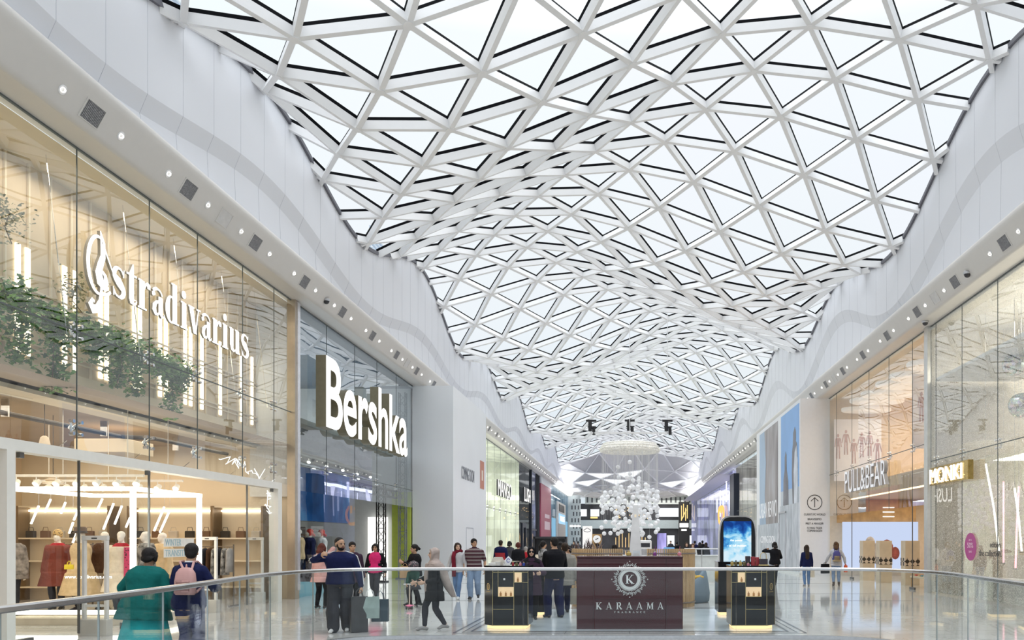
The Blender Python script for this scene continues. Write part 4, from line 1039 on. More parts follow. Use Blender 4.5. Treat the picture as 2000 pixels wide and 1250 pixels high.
# shops beyond
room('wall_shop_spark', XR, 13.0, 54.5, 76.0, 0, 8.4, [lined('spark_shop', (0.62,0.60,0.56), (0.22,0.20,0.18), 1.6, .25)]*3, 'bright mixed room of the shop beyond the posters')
w = glazing('window_9', XR, 54.5, 76.0, 0, 8.73, [58,61.5,65,68.5,72], [4.4], 'glass front beyond the tall posters', PANEFAR)
m = MB(); m.box(9.6,10.1,75.6,78.6,0,7.9); struct(m.build('trim_12', mat('navy_pier', (0.015,0.02,0.04), .4)))['label'] = 'dark navy pier beside the violet shop'
room('wall_shop_lilac', XR, 12.5, 78.6, 131.0, 0, 8.4, [lined('lilac_shop', (0.50,0.50,0.74), (0.26,0.27,0.36), .5, .3)]*3, 'violet lit far right shop room')  # violet light is put into the wall colour and its glow
w = glazing('window_10', XR, 78.6, 131.0, 0, 7.6, [84,90,96,102,108,114,120,126], [], 'glass front of the violet lit far right shop', PANEFAR)
t = empty('shop_sign', (9.7, 87.0, 4.4), label='orange ring logo with power stroke on the violet shop', cat='shop sign')
m = MB(); ribbon(m, arc(0,0,2.4,.95,120,420,.3,30), (0,0,0), (0,-1,0), (0,0,1), .08); ribbon(m, [(0,.2,.4),(0,1.0,.4)], (0,0,0), (0,-1,0), (0,0,1), .08); m.build('ring', glow('orange_neon', (1,.42,.12), 1.8), t)
VL = glow('violet_tube', (0.72,0.72,1.0), 2.2)
for k, (d, z0, z1) in enumerate(((80.5,4.5,6.4),(82.6,4.2,7.2),(84.9,4.8,6.8),(87.6,5.8,8.0),(90.5,4.6,6.9),(93.6,4.4,7.4),(97.0,5.0,6.6))):
    m = MB(); m.box(10.3,10.4,d,d+.35,z0,z1); tag(m.build('light_tube', VL), 'white violet upright light tube in the far right shop window', 'light tube', 'upright light tubes of the violet shop')
m = MB(); m.quad((XR-1.4,78,8.0),(XR+1,78,8.0),(XR+1,131,8.0),(XR-1.4,131,8.0)); struct(m.build('ceiling_violet', mat('soffit_grey', (0.50,0.50,0.58), .5)))['label'] = 'grey recessed soffit above the violet shop'
# security cameras under the soffits
for k, (x, d, lab) in enumerate(((9.15, 22.2, 'black dome security camera under the right soffit near the glitter shop'), (9.45, 26.2, 'black dome security camera beside the pale steel post'), (-9.15, 24.7, 'black dome security camera under the left soffit'))):
    t = empty('dome_camera', (x, d, 8.985 if abs(x) < 9.3 else 8.73), label=lab, cat='security camera'); m = MB(); m.lathe([(.11,0),(.11,-.05),(.10,-.06)], n=16); m.build('housing', STEEL, t); m = MB(); m.ball((0,0,-.06), .09, n=14, k=8); m.build('dome', DARK, t)
# ------------------------------------------------------------ far end of the mall
GREYP = [mat('grey_panel_%d' % k, c, .5, var=.03) for k, c in enumerate(((0.66,0.66,0.68),(0.58,0.58,0.60),(0.50,0.50,0.52)))]
SKYL = glow('far_skylight', (0.95,0.98,1.0), 1.6)
rows = [(104.2, None), (107.5, 10.7), (111, 9.8), (115, 9.2), (120, 9.0), (127, 9.1), (138, 9.35), (151, 9.7)]
fc = struct(empty('ceiling_far', (0, 90, 0))); fc['label'] = 'grey triangulated folded ceiling beyond the glazed canopy'
pm, rm, done = MB(), MB(), set()
def frow(k):
    d, z = rows[k]; st = 3.9; out = []
    for i in range(-4, 6):
        x = i*st + (st/2 if k % 2 else 0)
        zz = (roof_z(max(-XW, min(XW, x)), 103.6) - .25 if z is None else z + .35*math.sin(i*1.9 + k*1.3) + .02*abs(x))
        out.append(Vector((x, d-90, zz)))
    return out
sky = {(1, 3), (1, 5), (1, 7), (2, 4), (2, 6), (2, 10), (3, 8)}
for k in range(len(rows)-1):
    A, B = frow(k), frow(k+1)
    tris = []
    for i in range(9):
        if k % 2 == 0: tris += [(A[i], A[i+1], B[i]), (A[i+1], B[i+1], B[i])]
        else: tris += [(A[i], B[i+1], B[i]), (A[i], A[i+1], B[i+1])]
    for q, tr_ in enumerate(tris):
        pm.poly(tr_, 3 if (k, q) in sky else (q*7 + k*3) % 3)
        for a, b in zip(tr_, tr_[1:] + tr_[:1]):
            key = frozenset((tuple(round(c, 3) for c in a), tuple(round(c, 3) for c in b)))
            if key in done: continue
            done.add(key); rm.bar(a - Vector((0,0,.06)), b - Vector((0,0,.06)), .12)
pm.build('panels', GREYP + [SKYL], fc); rm.build('rods', mat('pale_rod', (0.88,0.88,0.9), .4), fc)
# perforated pale pier, left
PG = mat('pale_green_panel', (0.66,0.72,0.71), .5, var=.06)
m = MB(); m.box(-11.0,-7.9,131.2,131.8,0,8.9); o = struct(m.build('wall_perforated', PG)); o['label'] = 'pale green pier with rows of slots at the far left end'
m = MB()
for r in range(8):
    for c in range(3):
        x = -9.35 + .52*c + (.25 if r % 2 else 0); m.box(x, x+.2, 131.15, 131.22, .5+1.02*r, 1.15+1.02*r)
m.build('slots', mat('slot_dark', (0.10,0.11,0.12), .6), o); m = MB(); m.box(-9.6,-7.85,131.1,131.25,3.85,4.1); m.build('light_band', SIGNW, o)
m = MB(); m.box(-8.2,14,150,150.4,8.3,10.5); o = struct(m.build('wall_far_top', PG)); o['label'] = 'pale green slotted band above the far shopfront'
m = MB()
for c in range(26): m.box(-7.9+.85*c, -7.6+.85*c, 149.95, 150.02, 8.6, 9.6)
m.build('slots', MATS['slot_dark'], o)
# far dark shopfront on two levels
FD = mat('far_dark', (0.035,0.037,0.045), .35, var=.4, scale=.6)
m = MB(); m.box(-9.5,13.0,150.4,151,0,8.4); o = struct(m.build('wall_far', FD)); o['label'] = 'dark two level shopfront closing the far end'
m = MB(); m.box(-9.4,13,149.6,150.4,3.85,5.4); m.build('sign_band', mat('far_band', (0.42,0.50,0.54), .4), o)
m = MB()
for a, b, c, d in ((-9.2,-7.9,6.1,7.4),(-7.2,-5.6,6.1,7.4),(5.3,9.0,6.0,7.6),(5.6,8.2,.6,2.6),(11.0,12.4,1.0,2.6)): m.box(a,b,150.3,150.39,c,d)
m.build('lit_windows', glow('far_window', (.92,.96,1.0), 1.3), o)
m = MB()
for k in range(10): m.box(-2.6+.6*k,-2.52+.6*k,150.2,150.38,.4,3.0 if k % 3 else 2.2)
for k in range(46): x, z = R.uniform(-2.8,3.4), R.uniform(5.6,8.0); m.ball((x,150.2,z), .09, n=6, k=4)
m.build('golden_lights', glow('gold_lights', (1.0,.66,.30), 1.8), o)
m = MB(); m.box(-2.0,-1.2,149.6,149.7,4.45,5.0) if False else None
put_text(m, 'JOHN LEWIS', (-2.6,149.58,4.45), (1,0,0), (0,0,1), w=5.2, h=.6, ext=.03); m.build('lettering', INK, o)
m = MB(); m.box(-7.2,-5.9,150.1,150.38,5.7,6.0); m.build('small_gold_sign', glow('gold_sign', (1,.75,.3), 1.2), o)
m = MB(); m.box(12.0,13.2,143,150.4,0,9.4); m.box(13.2,14.2,131,143,0,9.4); struct(m.build('wall_far_right', mat('far_right_pale', (0.56,0.52,0.46), .5)))['label'] = 'pale stone piers at the far right'
t = empty('sign_tower', (9.2, 139.0, 0), label='tall black sign pier with golden strokes at the far right', cat='sign')
m = MB(); m.box(-.9,.9,0,.5,0,8.2); m.build('pier', mat('sign_black', (0.02,0.02,0.02), .4), t)
m = MB()
for k, (a, b, c) in enumerate(((-.5,5.0,7.6),(-.15,5.6,7.9),(.2,5.0,7.2),(.5,5.4,7.7))): m.box(a,a+.14,-.05,0,b,c)
m.bar((-.4,-.03,5.2),(.4,-.03,6.9),.14); m.build('gold_strokes', MATS['gold_sign'], t)
m = MB(); m.box(-.75,.75,-.05,0,3.9,4.6); m.box(-.45,.45,-.05,0,3.3,3.6); m.build('white_plate', SIGNW, t)

# ------------------------------------------------------------ hanging globe installation
ch = empty('globe_chandelier', (0, 45.0, 6.7), label='hanging installation of many white globes on wires below a ring', cat='chandelier')
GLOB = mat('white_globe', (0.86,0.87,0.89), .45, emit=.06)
m = MB(); N = 40
for rad, z, r in ((1.55,0,.10),(1.50,.14,.09),(1.42,.26,.08),(1.58,-.10,.06)):
    m.loft([[((rad+r*math.cos(a))*math.cos(b), (rad+r*math.cos(a))*math.sin(b), z+r*math.sin(a)) for a in [2*PI*i/8 for i in range(8)]] for b in [2*PI*k/N for k in range(N+1)]], caps=False)
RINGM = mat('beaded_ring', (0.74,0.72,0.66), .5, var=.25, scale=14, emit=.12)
m.build('ring', RINGM, ch)
m = MB()
for b in [2*PI*k/60 for k in range(60)]: m.ball((1.66*math.cos(b),1.66*math.sin(b),.06*math.sin(9*b)), .035, n=6, k=4)
m.build('beads', RINGM, ch)
m = MB()
P3 = [(-2.1,-.4,.85), (0,.9,1.05), (2.05,-.4,.85)]
for a, b in zip(P3, P3[1:] + P3[:1]): m.bar(a, b, .16, .07)
for k in range(12): b = 2*PI*k/12; m.tube([(1.5*math.cos(b),1.5*math.sin(b),.25),(.2*math.cos(b),.2*math.sin(b)-.1,.8)], .015, 4)
for p in P3: m.tube([p, (p[0],p[1],roof_z(p[0],45+p[1])-6.9)], .02, 5)
m.tube([(0,0,.3),(0,0,roof_z(0,45)-6.9)], .02, 5)
m.build('suspension_frame', mat('frame_white', (0.8,0.8,0.8), .4), ch)
for p in P3:
    m = MB(); x, y, z = p; m.box(x-.28,x+.28,y-.08,y+.08,z+.62,z+.72); m.tube([(x-.06,y,z+.62),(x-.06,y,z+.1)], .10, 10); m.tube([(x+.13,y,z+.3),(x+.15,y,z-.1)], .09, 10); m.bar((x-.2,y,z+.34),(x+.26,y,z+.34),.06)
    m.build('spotlight', mat('spot_black', (0.015,0.015,0.017), .5), ch)
rr = random.Random(12); globes = []
for k in range(900):
    rad = rr.choice((1.55, 1.55, 1.1, .7)); b = rr.uniform(0, 2*PI); x, y = rad*math.cos(b), rad*math.sin(b)
    side = abs(x)/1.55
    z = rr.triangular(-4.95, -1.2 - .9*side, -3.1)
    if abs(x) < .35 and z < -3.5 and rr.random() < .5: continue
    if all((x-g[0])**2 + (y-g[1])**2 + (z-g[2])**2 > .26**2 for g in globes): globes.append((x, y, z))
    if len(globes) >= 186: break
globes += [(-.0,-.3,-.72), (-.65,.2,-.95), (.0,.5,-1.3), (.5,-.2,-1.6), (-.6,-.3,-1.55)]
globes.sort(key=lambda g: g[1])
m = MB(); m.ball((0,0,0), .118, n=16, k=10); g0 = m.build('globe', GLOB, ch, True); g0.location = globes[0]
for g in globes[1:100]:
    c = g0.copy(); COL.objects.link(c); c.parent = ch; c.location = g
m = MB()
for g in globes[100:]: m.ball(g, .118, n=12, k=8)
o = m.build('globes_behind', GLOB, ch, True); o['kind'] = 'stuff'
m = MB()
for g in globes: m.tube([(g[0],g[1],g[2]), (g[0],g[1],-.05)], .004, 3)
for k in range(40): b = rr.uniform(0,2*PI); m.tube([(1.5*math.cos(b),1.5*math.sin(b),0),(1.5*math.cos(b),1.5*math.sin(b),-rr.uniform(2,4))], .004, 3)
m.build('wires', mat('thin_wire', (0.75,0.75,0.75), .4, .3), ch)
# ------------------------------------------------------------ perfume kiosk island
GLOSSB = mat('gloss_black', (0.012,0.012,0.014), .08, var=.2, scale=1.5, spec=.22)
GOLD = mat('gold_trim', (0.62,0.47,0.22), .25, 1.0, var=.08)
NICHE = mat('niche_lining', (0.75,0.55,0.34), .5, emit=.4, ecol=(1.0,.68,.38))
AMBER = mat('amber_glass', (0.45,0.20,0.05), .1, var=.2)
BURG = mat('burgundy_gloss', (0.055,0.012,0.017), .07, var=.12, scale=2)
BURGD = mat('burgundy_seam', (0.03,0.008,0.01), .3)
SILV = mat('silver_letter', (0.74,0.73,0.72), .35, .3, var=.03)
def perfume(m_glass, m_cap, loc, w=.045, h=.09, rnd=False):
    """one bottle: body, collar and cap"""
    a, b = MB(), MB()
    if rnd: a.lathe([(w*.35,0),(w*.5,.01),(w*.5,h*.55),(w*.2,h*.72)], n=14)
    else: a.bevbox(-w/2,w/2,-w*.3,w*.3,0,h*.7,.006)
    b.lathe([(w*.16,h*.7),(w*.16,h*.76),(w*.24,h*.76),(w*.24,h)], n=12)
    return a, b
def bottle(loc, gm, cm, w, h, label, group, rnd=False, name='perfume_bottle'):
    t = empty(name, loc, label=label, cat='bottle', group=group); a, b = perfume(gm, cm, loc, w, h, rnd); a.build('flask', gm, t); b.build('cap', cm, t); return t
def display_unit(loc, s, label, niches=True, my=1):
    """cabinet with a chamfered outer corner; s mirrors it left to right, my front to back"""
    t = empty('display_cabinet', loc, label=label, cat='cabinet')
    W, Dp, Hh, C = .69, .78, 1.2, .19
    fp = [(-C, .2), (0, 0), (W, 0), (W, Dp), (-C, Dp)]
    pp = [(s*x, my*y) for x, y in fp]
    if s*my < 0: pp = pp[::-1]
    m = MB()
    def ring(sc, z): return [(x*(1-sc) + s*.25*sc, y*(1-sc) + my*.4*sc, z) for x, y in pp]
    m.loft([ring(0,.07), ring(0,Hh)]); m.build('body', GLOSSB, t)
    m = MB(); m.loft([ring(.12,0), ring(.12,.07)]); m.build('plinth_light', glow('plinth_gold', (1.0,.70,.34), 1.6), t)
    m = MB(); m.loft([ring(-.02,Hh), ring(-.02,Hh+.025)]); m.build('top', GLOSSB, t)
    g = MB(); y = -my*.004
    def v(x, a, b, w=.008): g.box(s*(x-w/2), s*(x+w/2), y, y+my*.006, a, b)
    def h(z, a, b, w=.008): g.box(s*a, s*b, y, y+my*.006, z-w/2, z+w/2)
    v(.004,.07,Hh); v(.686,.07,Hh); h(.074,0,W,.01); v(.412,.07,Hh); v(.565,.90,1.1); v(.107,.63,Hh); h(1.1,0,W); h(.905,.41,W); h(.385,0,.41); h(.63,.107,.41)
    g.box(s*-.19, s*-.182, my*.195, my*.21, .07, Hh)
    g.build('gold_trim', GOLD, t)
    if niches:
        for (a, b, c, d) in ((.111,.408,.634,.815),(.425,.561,.91,1.095)):
            m = MB(); m.box(s*a, s*b, y, y+my*.004, c, d); m.build('lit_niche', NICHE, t)
            n = 3 if b-a > .2 else 1
            for k in range(n):
                x = a + (b-a)*(k+.5)/n; bm_ = MB(); bm_.bevbox(s*x-.018,s*x+.018,y-.03 if my>0 else y,y-.006 if my>0 else y+.03,c+.005,c+.07,.004); bm_.box(s*x-.007,s*x+.007,y-.022,y-.012,c+.07,c+.095)
                bm_.build('tester_bottle', AMBER, t)
        m = MB(); m.box(s*.21,s*.245,y-.002,y,.95,.985); m.box(s*.22,s*.30,y-.002,y,1.155,1.165); m.build('label_plate', SILV, t)
        # emblem on the chamfer
        m = MB(); X = Vector((s*.19, -my*.2, 0)).normalized() if s > 0 else Vector((.19, my*.2, 0)).normalized()
        c = Vector((-s*.095, my*.1, 0)) - Vector((s*.2, my*.19, 0)).normalized()*.004
        ribbon(m, arc(0,0,.045,.06,0,360,.012,20), c + Vector((0,0,.82)), X, (0,0,1), .002); ribbon(m, arc(0,0,.02,.03,0,360,.008,14), c + Vector((0,0,.82)), X, (0,0,1), .002)
        put_text(m, 'KARAAMA', c + Vector((0,0,.71)) - X*.075, X, (0,0,1), w=.15, h=.022, ext=.001); m.build('emblem', GOLD, t)
    return t
display_unit((-2.65,15.82,0), 1, 'black and gold display cabinet at the front left of the perfume kiosk')
display_unit((2.65,15.82,0), -1, 'black and gold display cabinet at the front right of the perfume kiosk')
display_unit((-2.65,19.55,0), 1, 'plain black cabinet at the rear left of the perfume kiosk', False, -1)
display_unit((2.72,19.55,0), -1, 'plain black cabinet at the rear right of the perfume kiosk', False, -1)
m = MB(); m.quad((-2.9,15.5,.005),(2.9,15.5,.005),(2.9,20.4,.005),(-2.9,20.4,.005)); struct(m.build('floor_kiosk', mat('kiosk_floor', (0.56,0.62,0.65), .12, var=.08, scale=1.5)))['label'] = 'pale blue grey floor panel of the kiosk island'
# burgundy counter
ct = empty('kiosk_counter', (0, 15.8, 0), label='glossy burgundy kiosk counter with silver crest and lettering', cat='counter')
m = MB(); m.bevbox(-1.025,1.025,0,.7,.0,1.38,.012); m.build('body', BURG, ct)
m = MB(); m.bevbox(-1.03,1.03,-.01,.71,1.38,1.41,.008); m.build('top', BURG, ct)
m = MB()
for x in (-.70,.70): m.box(x-.004,x+.004,-.003,0,.0,1.38)
m.box(-.70,.70,-.003,0,.575,.581); m.build('seam', BURGD, ct)
def serif_glyph(c):
    TK, TN, SR = .20, .07, .05
    def ser(x, y, w=.40): return [(x-w/2,y,SR),(x+w/2,y,SR)]
    def vst(x, w=TK): return [(x,0,w,0),(x,1,w,0)]
    if c == 'K': return [vst(.22), ser(.22,.025), ser(.22,.975), [(.76,.96,TN),(.30,.42,TN)], [(.38,.52,.12),(.82,.02,.24)], ser(.78,.975,.32), ser(.86,.025,.36)], 1.02
    if c == 'A': return [[(.14,0,TN,0),(.50,1.0,TN,0)], [(.50,1.02,.10,0),(.86,0,TK+.02,0)], [(.24,.33,TN),(.76,.33,TN)], ser(.14,.025,.30), ser(.86,.025,.38)], 1.04
    if c == 'R': return [vst(.22), ser(.22,.025), ser(.22,.975), [(.22,.97,TN),(.48,.97,TN)]+[(.48+.22*math.cos(math.radians(a)),.735+.235*math.sin(math.radians(a)),.07+.13*max(0,math.cos(math.radians(a)))) for a in range(75,-91,-15)]+[(.22,.50,TN)], [(.46,.50,.10),(.86,.02,.22)], ser(.88,.025,.22)], 1.0
    if c == 'M': return [[(.16,0,TN,0),(.20,1,TN,0)], [(.22,1.0,TK,0),(.56,.08,.12,0)], [(.56,.08,TN,0),(.90,1,TN,0)], [(.94,0,TK,0),(.94,1,TK,0)], ser(.16,.025,.30), ser(.94,.025,.38), ser(.14,.975,.28), ser(.98,.975,.28)], 1.14
    if c == 'F': return [vst(.22), ser(.22,.025), [(.02,.97,TN),(.74,.97,TN)], [(.22,.52,TN),(.56,.52,TN)], [(.74,1,.05,0),(.72,.76,.05,0)]], .80
    if c == 'E': return [vst(.22), [(.02,.97,TN),(.74,.97,TN)], [(.02,.03,TN),(.78,.03,TN)], [(.22,.52,TN),(.56,.52,TN)], [(.74,1,.05,0),(.72,.76,.05,0)], [(.78,0,.05,0),(.76,.24,.05,0)]], .84
    if c == 'G': return [arc(.52,.5,.42,.48,50,320,didone(.2,.06)), [(.86,.10,.16,0),(.86,.42,.16,0)], ser(.80,.42,.36), [(.80,.98,.05,0),(.78,.72,.05,0)]], 1.02
    if c == 'C': return [arc(.52,.5,.42,.48,50,315,didone(.2,.06)), [(.84,.98,.05,0),(.82,.72,.05,0)]], .92
    if c == 'N': return [[(.18,0,TN,0),(.18,1,TN,0)], [(.16,1,TK,0),(.84,0,TK,0)], [(.84,0,TN,0),(.84,1,TN,0)], ser(.18,.025,.30), ser(.12,.975,.3), ser(.84,.975,.3)], 1.02
    return [], .5
def serif_text(m, s, x0, z0, w, h, y, gap, ext=.006):
    G = [serif_glyph(c) for c in s]; tot = sum(g[1] for g in G) + gap*(len(s)-1); k = w/tot; x = 0
    for st, wd in G:
        for r in st: ribbon(m, [(p[0], p[1], p[2]) + tuple(p[3:]) for p in r], (x0 + x*k, y, z0), (1,0,0), (0,0,1), ext, sx=k, sy=h)
        x += wd + gap
m = MB(); serif_text(m, 'KARAAMA', -.655, .385, 1.31, .135, -.006, .62); m.build('name_lettering', SILV, ct)
m = MB(); serif_text(m, 'FRAGRANCE', -.30, .315, .60, .034, -.004, .75, .003); m.build('small_lettering', SILV, ct)
cz = .965
m = MB(); c = (0, -.004, cz)
ribbon(m, arc(0,0,.215,.215,0,360,.012,60), c, (1,0,0), (0,0,1), .006); ribbon(m, arc(0,0,.178,.178,0,360,.05,60), c, (1,0,0), (0,0,1), .004); ribbon(m, arc(0,0,.15,.15,0,360,.008,60), c, (1,0,0), (0,0,1), .007)
for k in range(24):
    a = 2*PI*k/24; rad = .272 + .012*(k % 2); cx, cy = rad*math.cos(a), rad*math.sin(a); r0 = .030 + .006*(k % 2)
    for sg in (1, -1):
        pts = []
        for q in range(14): t_ = q/13; an = a + sg*(PI*.2 + t_*PI*1.7); rr_ = r0*(1 - .72*t_); pts.append((cx + rr_*math.cos(an), cy + rr_*math.sin(an), .009*(1-.4*t_)))
        ribbon(m, pts, c, (1,0,0), (0,0,1), .004)
    if k % 2 == 0:
        a2 = a + 2*PI/48; ribbon(m, [(.235*math.cos(a2),.235*math.sin(a2),.006),(.30*math.cos(a2+.03),.30*math.sin(a2+.03),.014),(.335*math.cos(a2),.335*math.sin(a2),.004)], c, (1,0,0), (0,0,1), .004)
for k in range(48):
    a = 2*PI*k/48; m.ball((.232*math.cos(a), -.006, cz+.232*math.sin(a)), .006, n=6, k=4)
for k in range(4):
    a = PI/2*k; m.ball((.345*math.cos(a), -.006, cz+.345*math.sin(a)), .012, n=8, k=5)
m.build('crest', SILV, ct)
m = MB(); serif_text(m, 'K', -.085, cz-.085, .17, .17, -.008, 0, .008); m.build('crest_initial', mat('white_letter', (0.86,0.86,0.86), .35), ct)
# things on the counters
CAPS = [mat('cap_gold', (0.6,0.45,0.2), .3, 1.0), mat('cap_black', (0.02,0.02,0.02), .3), mat('cap_silver', (0.7,0.7,0.7), .25, .9)]
GLS = {k: mat('flask_'+k, c, .12, var=.1) for k, c in (('red',(0.35,0.02,0.03)), ('blue',(0.03,0.07,0.4)), ('dark',(0.03,0.02,0.03)), ('olive',(0.14,0.11,0.03)), ('white',(0.75,0.73,0.7)), ('rose',(0.6,0.2,0.25)), ('gold',(0.5,0.36,0.1)), ('purple',(0.2,0.03,0.22)))}
zt = 1.225
for k, (x, y, c, w, h, lab) in enumerate(((-2.28,16.0,'red',.045,.085,'tall red perfume bottle on the front left cabinet'), (-2.21,16.0,'olive',.05,.07,'squat olive perfume bottle beside the tall red one'), (-2.14,16.02,'rose',.045,.07,'rose coloured perfume bottle on the front left cabinet'),
        (-2.07,16.0,'blue',.045,.075,'blue perfume bottle on the front left cabinet'), (-2.01,16.05,'dark',.04,.07,'dark perfume bottle at the right end of the front left cabinet'), (-2.45,16.0,'white',.05,.05,'small white perfume bottle on the front left cabinet'))):
    bottle((x,y,zt), GLS[c], CAPS[k % 3], w, h, lab, None)
for k, (x, y, c, w, h, lab) in enumerate(((1.60+.4,16.0,'gold',.06,.09,'gold perfume bottle at the left of the front right cabinet'), (2.08,16.05,'olive',.06,.10,'first olive bottle on the front right cabinet'), (2.16,16.0,'gold',.06,.10,'gold bottle between two olive bottles'), (2.24,16.05,'olive',.06,.09,'second olive bottle on the front right cabinet'), (2.31,15.98,'rose',.05,.06,'small rose bottle before the red boxes'))):
    bottle((x,y,zt), GLS[c], CAPS[k % 2], w, h, lab, None)
for k, (x, y, w, d, h, c, lab) in enumerate(((2.42,16.1,.07,.08,.17,'red','left tall red gift box on the front right cabinet'), (2.50,16.1,.07,.08,.16,'red','right tall red gift box on the front right cabinet'), (2.34,16.25,.09,.08,.18,'dark','dark gift box behind the red boxes'))):
    t = empty('gift_box', (x, y, zt), label=lab, cat='box'); m = MB(); m.bevbox(-w/2,w/2,-d/2,d/2,0,h*.7,.004); m.build('base', GLS[c], t); m = MB(); m.bevbox(-w/2-.002,w/2+.002,-d/2-.002,d/2+.002,h*.68,h,.004); m.build('lid', GLS[c], t)
t = empty('gold_stand', (2.56+.05, 16.0, zt), label='gold frame tray with hoop handle on the front right cabinet', cat='stand')
m = MB(); m.box(-.10,.10,-.05,.05,0,.02); m.build('tray', GOLD, t); m = MB(); m.tube([(-.06*math.cos(a),0,.19+.06*math.sin(a)) for a in [PI*k/12 for k in range(13)]], .006, 6)
for x in (-.06,.06): m.bar((x,0,.02),(x,0,.19),.012)
m.build('hoop', GOLD, t); m = MB(); m.box(-.08,-.0,-.03,.03,.02,.13); m.box(.0,.08,-.03,.03,.02,.13); m.build('box_pair', GLS['dark'], t)
t = empty('display_card', (-2.62,16.25,zt), label='cream octagonal display card standing on the front left cabinet', cat='card'); m = MB()
m.loft([[(x,y,z) for x,z in ((-.13,0),(.13,0),(.14,.06),(.09,.16),(-.07,.16),(-.13,.08))] for y in (0,.02)]); m.build('card', mat('cream_card', (0.68,0.63,0.55), .5), t); m = MB(); m.box(-.06,.06,-.05,0,0,.07); m.build('sample_box', mat('white_box', (0.78,0.76,0.72), .5), t)
t = empty('leaflet', (-2.42,16.3,zt), label='white leaflet with blue swirl leaning on the front left cabinet', cat='leaflet'); m = MB()
m.loft([[(x,y+z*.2,z) for x,z in ((-.06,.01),(.03,.0),(.08,.10),(.0,.18),(-.08,.09))] for y in (0,.006)]); m.build('paper', mat('white_paper', (0.82,0.82,0.84), .5), t); m = MB(); ribbon(m, arc(0,0,.03,.035,20,330,.012,16), (0,-.002+.018,.09), (1,0,0), (0,.2,1), .003); m.build('print', GLS['blue'], t)
t = empty('white_box', (-2.68,16.0,zt), label='low white carton at the left end of the front left cabinet', cat='box'); m = MB(); m.bevbox(-.07,.07,-.05,.05,0,.055,.005); m.build('carton', MATS['white_box'], t)
zt2 = 1.415
for x, c, w, h, lab in ((.49,'purple',.07,.09,'purple jar on the burgundy counter'), (.97,'rose',.075,.085,'pink jar at the right end of the burgundy counter')):
    t = empty('potion_jar', (x,15.98,zt2), label=lab, cat='jar'); m = MB(); m.lathe([(w*.45,0),(w*.5,.01),(w*.5,h*.6),(w*.3,h*.8)], n=16); m.build('body', GLS[c], t); m = MB(); m.lathe([(w*.3,h*.8),(w*.32,h)], n=12); m.build('lid', CAPS[2], t); m = MB(); m.tube([(0,0,h),(.01,0,h+.1)], .005, 6); m.build('reed', GLS[c], t)
bottle((-.02,16.0,zt2), GLS['gold'], CAPS[0], .10, .10, 'amber gold bottle on the burgundy counter', None, True)
t = empty('acrylic_box', (.13,16.05,zt2), label='clear acrylic tester box on the burgundy counter', cat='box'); m = MB(); m.box(-.07,.07,-.05,.05,0,.10); m.build('case', glass('acrylic', tint=(.9,.93,.95), base=.08), t); m = MB(); m.box(-.05,.05,-.035,.035,.0,.05); m.build('contents', GLS['white'], t)
# white tapering pylon
t = empty('white_pylon', (.12, 17.3, 0), label='tall white tapering pylon behind the burgundy counter', cat='pylon')
m = MB(); m.loft([[(x,y,z) for x, y in ((-w,-w),(w,-w),(w,w),(-w,w))] for w, z in ((.24,0),(.05,2.46),(.02,2.49))]); m.build('shaft', mat('pylon_white', (0.80,0.79,0.78), .45), t)
m = MB(); m.box(-.02,.02,-.075,-.068,2.2,2.26); m.build('badge', mat('badge_warm', (0.8,0.68,0.5), .4, emit=.4), t)
# slatted timber seating shells
SLAT = mat('slat_timber', (0.52,0.36,0.20), .5, var=.12, scale=4)
def slat_shell(loc, r, a0, a1, h, label, n):
    t = empty('slatted_screen', loc, label=label, cat='timber screen')
    for k in range(min(n, 100)):
        a = a0 + (a1-a0)*k/(n-1); c, s = math.cos(a), math.sin(a); m = MB(); m.bar((r*c,r*s,0),(r*c*1.02,r*s*1.02,h), .035, .07, up=(c,s,0)); m.build('slat', SLAT, t)
    for z in (.12, h-.12): m = MB(); m.tube([((r+.05)*math.cos(a0+(a1-a0)*k/24),(r+.05)*math.sin(a0+(a1-a0)*k/24),z) for k in range(25)], .02, 6); m.build('rail', mat('rail_dark', (0.15,0.12,0.1), .5), t)
slat_shell((-.55,21.6,0), .92, PI*1.02, PI*1.62, 1.5, 'curved timber slat screen at the left behind the burgundy counter', 34)
slat_shell((.75,21.6,0), .92, PI*1.40, PI*1.98, 1.5, 'curved timber slat screen at the right behind the burgundy counter', 32)
# blue grey pod seat
t = empty('pod_sofa', (1.38, 22.9, 0), label='round blue grey pod sofa with a raised curved side', cat='sofa')
m = MB(); rings = []; n = 36
def ph(a): return .50 + .46*max(0, math.cos(a-.15))**1.5
prof = [(.80,.0,0),(.84,.04,0),(.86,.25,0),(.80,.7,1),(.74,.97,1),(.69,1.0,1),(.64,.97,1),(.62,.6,1),(.60,.42,0)]
for r, f, kind in prof: rings.append([((r)*math.cos(2*PI*i/n), r*.95*math.sin(2*PI*i/n), f*ph(2*PI*i/n) if f > .3 else f) for i in range(n)])
m.loft(rings); m.build('shell', mat('pod_fabric', (0.13,0.18,0.23), .7, var=.06, bump=.1), t, True)
m = MB(); m.lathe([(.60,.30),(.60,.42),(.55,.46)], n=28); m.build('seat_cushion', mat('pod_teal', (0.08,0.16,0.16), .8), t, True)
for k, (x, y, z, cn, cl) in enumerate(((.28,-.05,.66,'yellow',(0.72,0.44,0.03)),(.02,-.25,.66,'brown',(0.28,0.19,0.13)),(.46,-.32,.62,'mustard',(0.62,0.38,0.05)))):
    m = MB(); m.ball((0,0,0), .23, .09, .19, 14, 8, rot=Matrix.Rotation(.5-.4*k, 3, 'Y') @ Matrix.Rotation(.5*k, 3, 'X')); o = m.build('scatter_cushion', FAB('cush_'+cn, cl), None, True); o.location = (1.38+x, 22.9+y, z)
    tag(o, '%s scatter cushion in the round blue grey sofa' % cn, 'cushion')
